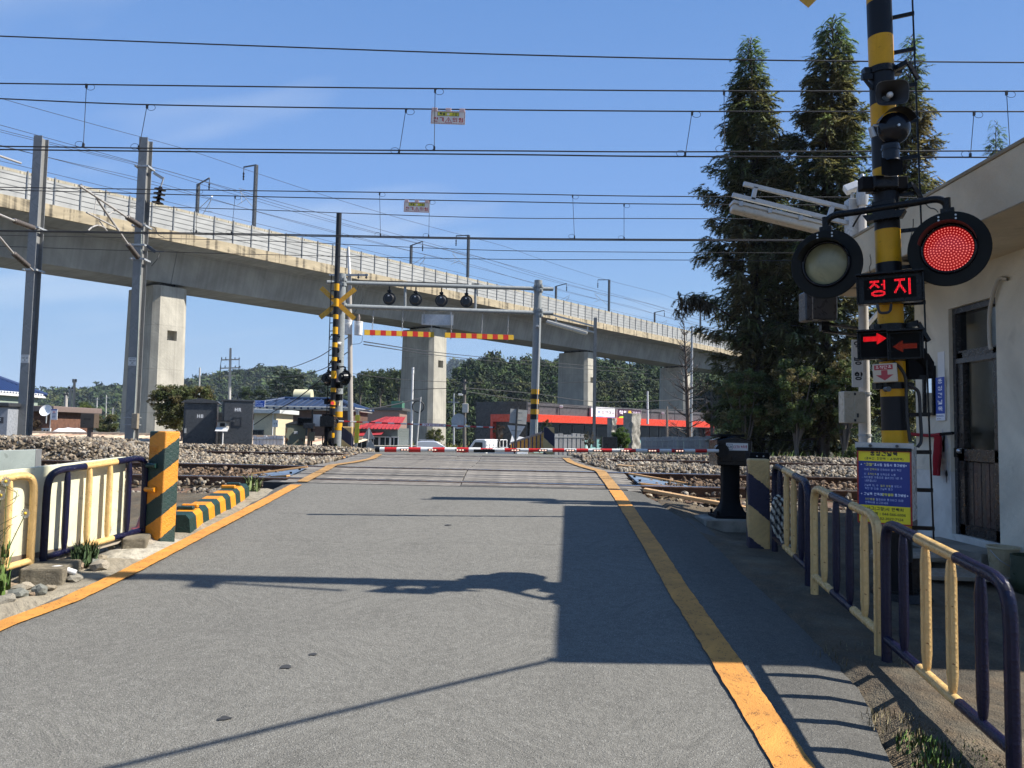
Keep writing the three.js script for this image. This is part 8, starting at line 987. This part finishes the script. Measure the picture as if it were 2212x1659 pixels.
bush('round_shrub', 'round yellow-green shrub at the foot of the second pier', 916, 962, 924, 958, 84, [[0.13, 0.14, 0.035], [0.1, 0.115, 0.03]], 21, { n: 40, trunk: 0.05, cat: 'shrub' }); bush('creeper', 'bright green creeper between the dark box and the stone slab', 1316, 1366, 917, 978, 29, [[0.09, 0.16, 0.03], [0.065, 0.12, 0.028], [0.11, 0.17, 0.04]], 23, { n: 60, trunk: 0.05, cat: 'shrub' }); bush('shrub', 'broad green shrub left of the dark trackside box', 1290, 1318, 940, 975, 28, [[0.08, 0.13, 0.03]], 25, { n: 26, trunk: 0.05, cat: 'shrub' }); bush('shrub', 'dry pinkish shrub before the grey hoarding', 1254, 1290, 925, 972, 28.5, [[0.13, 0.11, 0.075], [0.1, 0.095, 0.06]], 27, { n: 30, trunk: 0.1, cat: 'shrub', cs: 0.7 }); bush('shrub', 'loose green shrub behind the gantry post, right side', 1166, 1198, 897, 960, 40, [[0.05, 0.075, 0.03]], 31, { n: 40, trunk: 0.1, cat: 'shrub', cs: 0.8 }); bush('shrub', 'reddish shrub left of the square sign back', 1062, 1094, 912, 960, 48, [[0.09, 0.05, 0.035], [0.06, 0.05, 0.03]], 33, { n: 30, trunk: 0.15, cat: 'shrub', cs: 0.7 });
bush('leafy_tree', 'light green bush at the conifer foot, left of the notice board', 1822, 1880, 960, 1010, 22, [[0.09, 0.12, 0.035], [0.07, 0.1, 0.03]], 35, { n: 40, trunk: 0.05, cat: 'shrub' }); bush('leafy_tree', 'sparse yellowing tree between the bare tree and the front conifer', 1496, 1580, 800, 968, 38, [[0.11, 0.1, 0.03], [0.06, 0.075, 0.026]], 39, { n: 60, cs: 0.6, trunk: 0.3 });
// dense undergrowth joining the conifers at the foot
for (const [u0, u1, vt, Z, sd, lb] of [[1540, 1680, 770, 24, 51, 'dark leafy mass at the foot of the front conifer'], [1650, 1790, 750, 23.2, 53, 'dark leafy mass between the two front conifers'], [1760, 1890, 740, 23, 55, 'dark leafy mass behind the beige terminal box'], [1880, 2010, 760, 27, 57, 'dark leafy mass behind the lower signal pole']]) bush('undergrowth_tree', lb, u0, u1, vt, 985, Z, [[0.1, 0.135, 0.05], [0.12, 0.15, 0.055], [0.16, 0.135, 0.06]], sd, { n: 90, cs: 0.75, trunk: 0.08 });
// pines and crowns that stand out of the woods
[[568, 640, 784, 900, 150, 'first dark pine above the blue tiled roof'], [610, 668, 790, 900, 140, 'second dark pine above the blue tiled roof, right of the first'], [655, 720, 815, 900, 145, 'lower dark pine left of the far signal']].forEach(([u0, u1, a, b, Z, lb], i) => bush('pine_tree', lb, u0, u1, a, b, Z, PINE, 81 + i, { n: 60, flat: 0.5, cs: 0.85, trunk: 0.25, shape: (k) => 1.05 - 0.75 * k, group: 'pines above the blue tiled roof' }));
[[762, 794, 789, 880, 150, 'round crowned tree right of the concrete utility pole'], [792, 850, 791, 880, 155, 'broad crowned tree left of the second pier'], [842, 880, 786, 880, 150, 'tree crown touching the second pier'], [512, 580, 826, 905, 160, 'mid green tree behind the tall power pole']].forEach(([u0, u1, a, b, Z, lb], i) => bush('leafy_tree', lb, u0, u1, a, b, Z, [[0.035, 0.06, 0.022], [0.045, 0.07, 0.024]], 91 + i, { n: 60, cs: 0.8 }));
{ // bare tree
  seed = 201; const a = at(1490, 968, 33), b = at(1477, 690, 33), t = thing('bare_tree', 'leafless dark tree with upswept twigs before the viaduct end', 'bare tree', V(a.x, profile(33) - 0.2, a.z)), top = b.clone().sub(t.position), L = [], twig = []; for (let i = 0; i < 16; i++) L.push([top.clone().multiplyScalar(i / 16), top.clone().multiplyScalar((i + 1) / 16), 0.13 * (1 - i / 16) + 0.012, 0.13 * (1 - (i + 1) / 16) + 0.012]);
  for (let i = 0; i < 70; i++) { const k = rr(0.16, 0.97), q = i * 2.4, len = lerp(1.9, 0.35, k) * rr(0.6, 1.15), up = lerp(0.35, 0.9, k) + rr(-0.1, 0.2), o = top.clone().multiplyScalar(k), d = V(Math.cos(q) * Math.cos(up), Math.sin(up) * 0.8, Math.sin(q) * Math.cos(up)), e = o.clone().addScaledVector(d, len); const mid = o.clone().lerp(e, 0.55).add(V(0, -0.06 * len, 0)); twig.push([o, mid, 0.022, 0.014], [mid, e, 0.014, 0.005]); for (let j = 0; j < 5; j++) { const s = rr(0.3, 1), p = o.clone().lerp(e, s); twig.push([p, p.clone().add(V(rr(-0.4, 0.4), rr(0.05, 0.4), rr(-0.4, 0.4)).multiplyScalar(len * 0.5)), 0.008, 0.003]); } }
  part(t, 'trunk', branchGeo(L), bark); part(t, 'branches', branchGeo(twig), bark);
}
// ---------------------------------------------------------------- grass, weeds, wild flowers
function blades(n, fp, o = {}) { const pos = [], nor = [], col = []; for (let i = 0; i < n; i++) { const [p, s] = fp(), a = rr(0, 6.3), L = s * rr(0.5, 1.2), b = V(Math.cos(a), 0, Math.sin(a)), w = (o.w ?? 0.006) * rr(0.7, 1.4), bendv = b.clone().multiplyScalar(L * rr(0.1, 0.6)), sd = V(-b.z, 0, b.x).multiplyScalar(w), mid = p.clone().add(V(0, L * 0.6, 0)).addScaledVector(bendv, 0.35), tip = p.clone().add(V(0, L * rr(0.7, 1), 0)).add(bendv), c = pick(o.cols), k = rr(0.7, 1.3); const tri = [p.clone().add(sd), p.clone().sub(sd), mid.clone().addScaledVector(sd, 0.7), p.clone().sub(sd), mid.clone().addScaledVector(sd, -0.7), mid.clone().addScaledVector(sd, 0.7), mid.clone().addScaledVector(sd, 0.7), mid.clone().addScaledVector(sd, -0.7), tip]; for (const q of tri) { pos.push(q.x, q.y, q.z); nor.push(b.x * 0.5, 0.8, b.z * 0.5); col.push(c[0] * k, c[1] * k, c[2] * k); } }
  const g = new THREE.BufferGeometry(); g.setAttribute('position', new THREE.Float32BufferAttribute(pos, 3)); g.setAttribute('normal', new THREE.Float32BufferAttribute(nor, 3)); g.setAttribute('color', new THREE.Float32BufferAttribute(col, 3)); g.setAttribute('uv', new THREE.Float32BufferAttribute(new Float32Array(pos.length / 3 * 2), 2)); return g; }
const f0 = (X, Z, up = 0) => V(X, P2(X, Z) + up, -Z), green = [[0.07, 0.13, 0.03], [0.1, 0.16, 0.04], [0.05, 0.1, 0.025]], straw = [[0.27, 0.22, 0.12], [0.2, 0.165, 0.085], [0.24, 0.21, 0.12]];
{
  seed = 301; const g1 = (cx, cz, rx, rz, s) => () => { const a = rr(0, 6.3), r = Math.sqrt(rnd()); return [f0(cx + Math.cos(a) * rx * r, cz + Math.sin(a) * rz * r, -0.02), s]; };
  tag(single('grass_patch', blades(750, g1(1.93, 3.42, 0.2, 0.26, 0.042), { cols: [...green, ...green, straw[0], straw[2]], w: 0.0035 }), leafMat, 'green and straw grass patch on the verge at lower right', 'grass'), null, null, null, 'stuff');
  tag(single('grass_patch', blades(160, g1(1.86, 3.75, 0.15, 0.16, 0.05), { cols: straw, w: 0.002 }), leafMat, 'dry straw-coloured grass just above the green patch at lower right', 'grass'), null, null, null, 'stuff');
  tag(single('grass_patch', blades(70, g1(2.1, 4.6, 0.3, 0.2, 0.06), { cols: straw, w: 0.002 }), leafMat, 'dry grass stalks at the foot of the nearest navy fence', 'grass'), null, null, null, 'stuff');
  tag(single('grass_patch', blades(360, () => { const X = rr(-4.9, -3.7), Z = rr(13.2, 16.6); return [V(X, B(X, Z) - 0.02, -Z), 0.1]; }, { cols: [...straw, ...straw, green[0]], w: 0.006 }), leafMat, 'dry grass between the tracks left of the deck', 'grass'), null, null, null, 'stuff');
  tag(single('grass_patch', blades(340, () => { const X = rr(1.9, 3.2), Z = rr(13.6, 16.8); return [V(X, B(X, Z) - 0.02, -Z), 0.1]; }, { cols: [...straw, green[0]], w: 0.006 }), leafMat, 'dry grass between the tracks right of the deck', 'grass'), null, null, null, 'stuff');
  tag(single('grass_bank', blades(5200, () => { const u = rr(795, 1030), Z = rr(80, 88), p = at(u, 966, Z); return [V(p.x, profile(Z) + 0.15, p.z), rr(0.7, 1.5)]; }, { cols: [[0.13, 0.14, 0.035], [0.18, 0.17, 0.06], [0.09, 0.11, 0.03]], w: 0.06 }), leafMat, 'tall roadside grass behind the silver car and its railing', 'grass'), null, null, null, 'stuff');
  tag(single('grass_patch', blades(2600, () => { const X = rr(3, 14), Z = rr(21.5, 24.5); return [V(X, B(X, Z) - 0.05, -Z), rr(0.1, 0.32)]; }, { cols: [...green, green[1], straw[1]], w: 0.01 }), leafMat, 'low green weeds along the far right ballast edge', 'weeds'), null, null, null, 'stuff');
  tag(single('grass_patch', blades(160, () => { const X = rr(-7.4, -5.2), Z = rr(24.8, 25.6); return [V(X, P2(X, Z) - 0.05, -Z), rr(0.1, 0.35)]; }, { cols: [...straw, green[0]], w: 0.01 }), leafMat, 'dry weeds round the far left signal foot', 'weeds'), null, null, null, 'stuff');
  const weed = (label, p, s, n, cols, w) => single('weed', blades(n, () => [V(p.x + rr(-0.1, 0.1) * s, p.y, p.z + rr(-0.1, 0.1) * s), 0.26 * s], { cols, w }), leafMat, label, 'weed');
  weed('dark green feathery weed under the navy left fence', f0(-3.46, 6.35, 0.02), 0.75, 420, [[0.035, 0.06, 0.025], [0.05, 0.08, 0.03]], 0.006); weed('pale green seedling at the left front corner of the deck', f0(-3.42, 10.3, 0), 0.85, 60, [[0.14, 0.18, 0.07]], 0.012); weed('broad-leaved green weed at the foot of the cream left fence', f0(-3.68, 5.55, 0), 0.9, 90, [[0.1, 0.16, 0.04]], 0.013); weed('thin dry weed behind the navy left fence', f0(-3.62, 6.95, 0.1), 0.8, 120, straw, 0.003);
  // wild asters
  const p = f0(-3.6, 5.5, 0), t = thing('wild_flowers', 'spindly wild plant with four pale daisies before the cream left fence', 'wild flowers', p), st = [], hd = [[0.05, 0.82, 0.05], [0.0, 0.72, 0.02], [-0.16, 0.62, 0.06], [0.2, 0.6, 0.05]]; hd.forEach(([x, y, z], i) => { const h = V(x, y, z); st.push(tube([V(rr(-0.03, 0.03), 0, 0), V(x * 0.3 + rr(-0.03, 0.03), y * 0.5, z * 0.4), h], 0.0035, 14, 4)); const f = part(t, 'flower', Array.from({ length: 12 }, (_, k) => { const a = k / 12 * 6.283; return fin(quadFace(V(0, 0, 0), V(Math.cos(a - 0.2) * 0.03, Math.sin(a - 0.2) * 0.03, 0.004), V(Math.cos(a) * 0.036, Math.sin(a) * 0.036, 0.004), V(Math.cos(a + 0.2) * 0.03, Math.sin(a + 0.2) * 0.03, 0.004)), true); }), M([0.72, 0.66, 0.48], 0.8, { side: THREE.DoubleSide })); f.position.copy(h); part(f, 'disc', sph(0.011, 0, 0, 0.006, 8), M([0.6, 0.4, 0.04], 0.8)); });
  for (let i = 0; i < 14; i++) { const y = rr(0.2, 0.75), x = rr(-0.1, 0.1); st.push(tube([V(x, y, 0.02), V(x + rr(-0.09, 0.09), y + 0.05, 0.03), V(x + rr(-0.16, 0.16), y + 0.13, 0.04)], 0.002, 8, 4)); } part(t, 'stems', st, M([0.13, 0.15, 0.05], 0.9)); part(t, 'leaves', blades(50, () => [V(rr(-0.08, 0.08), rr(0, 0.4), rr(-0.05, 0.05)), 0.13], { cols: green, w: 0.008 }), leafMat);
}
renderer.render(scene, camera);
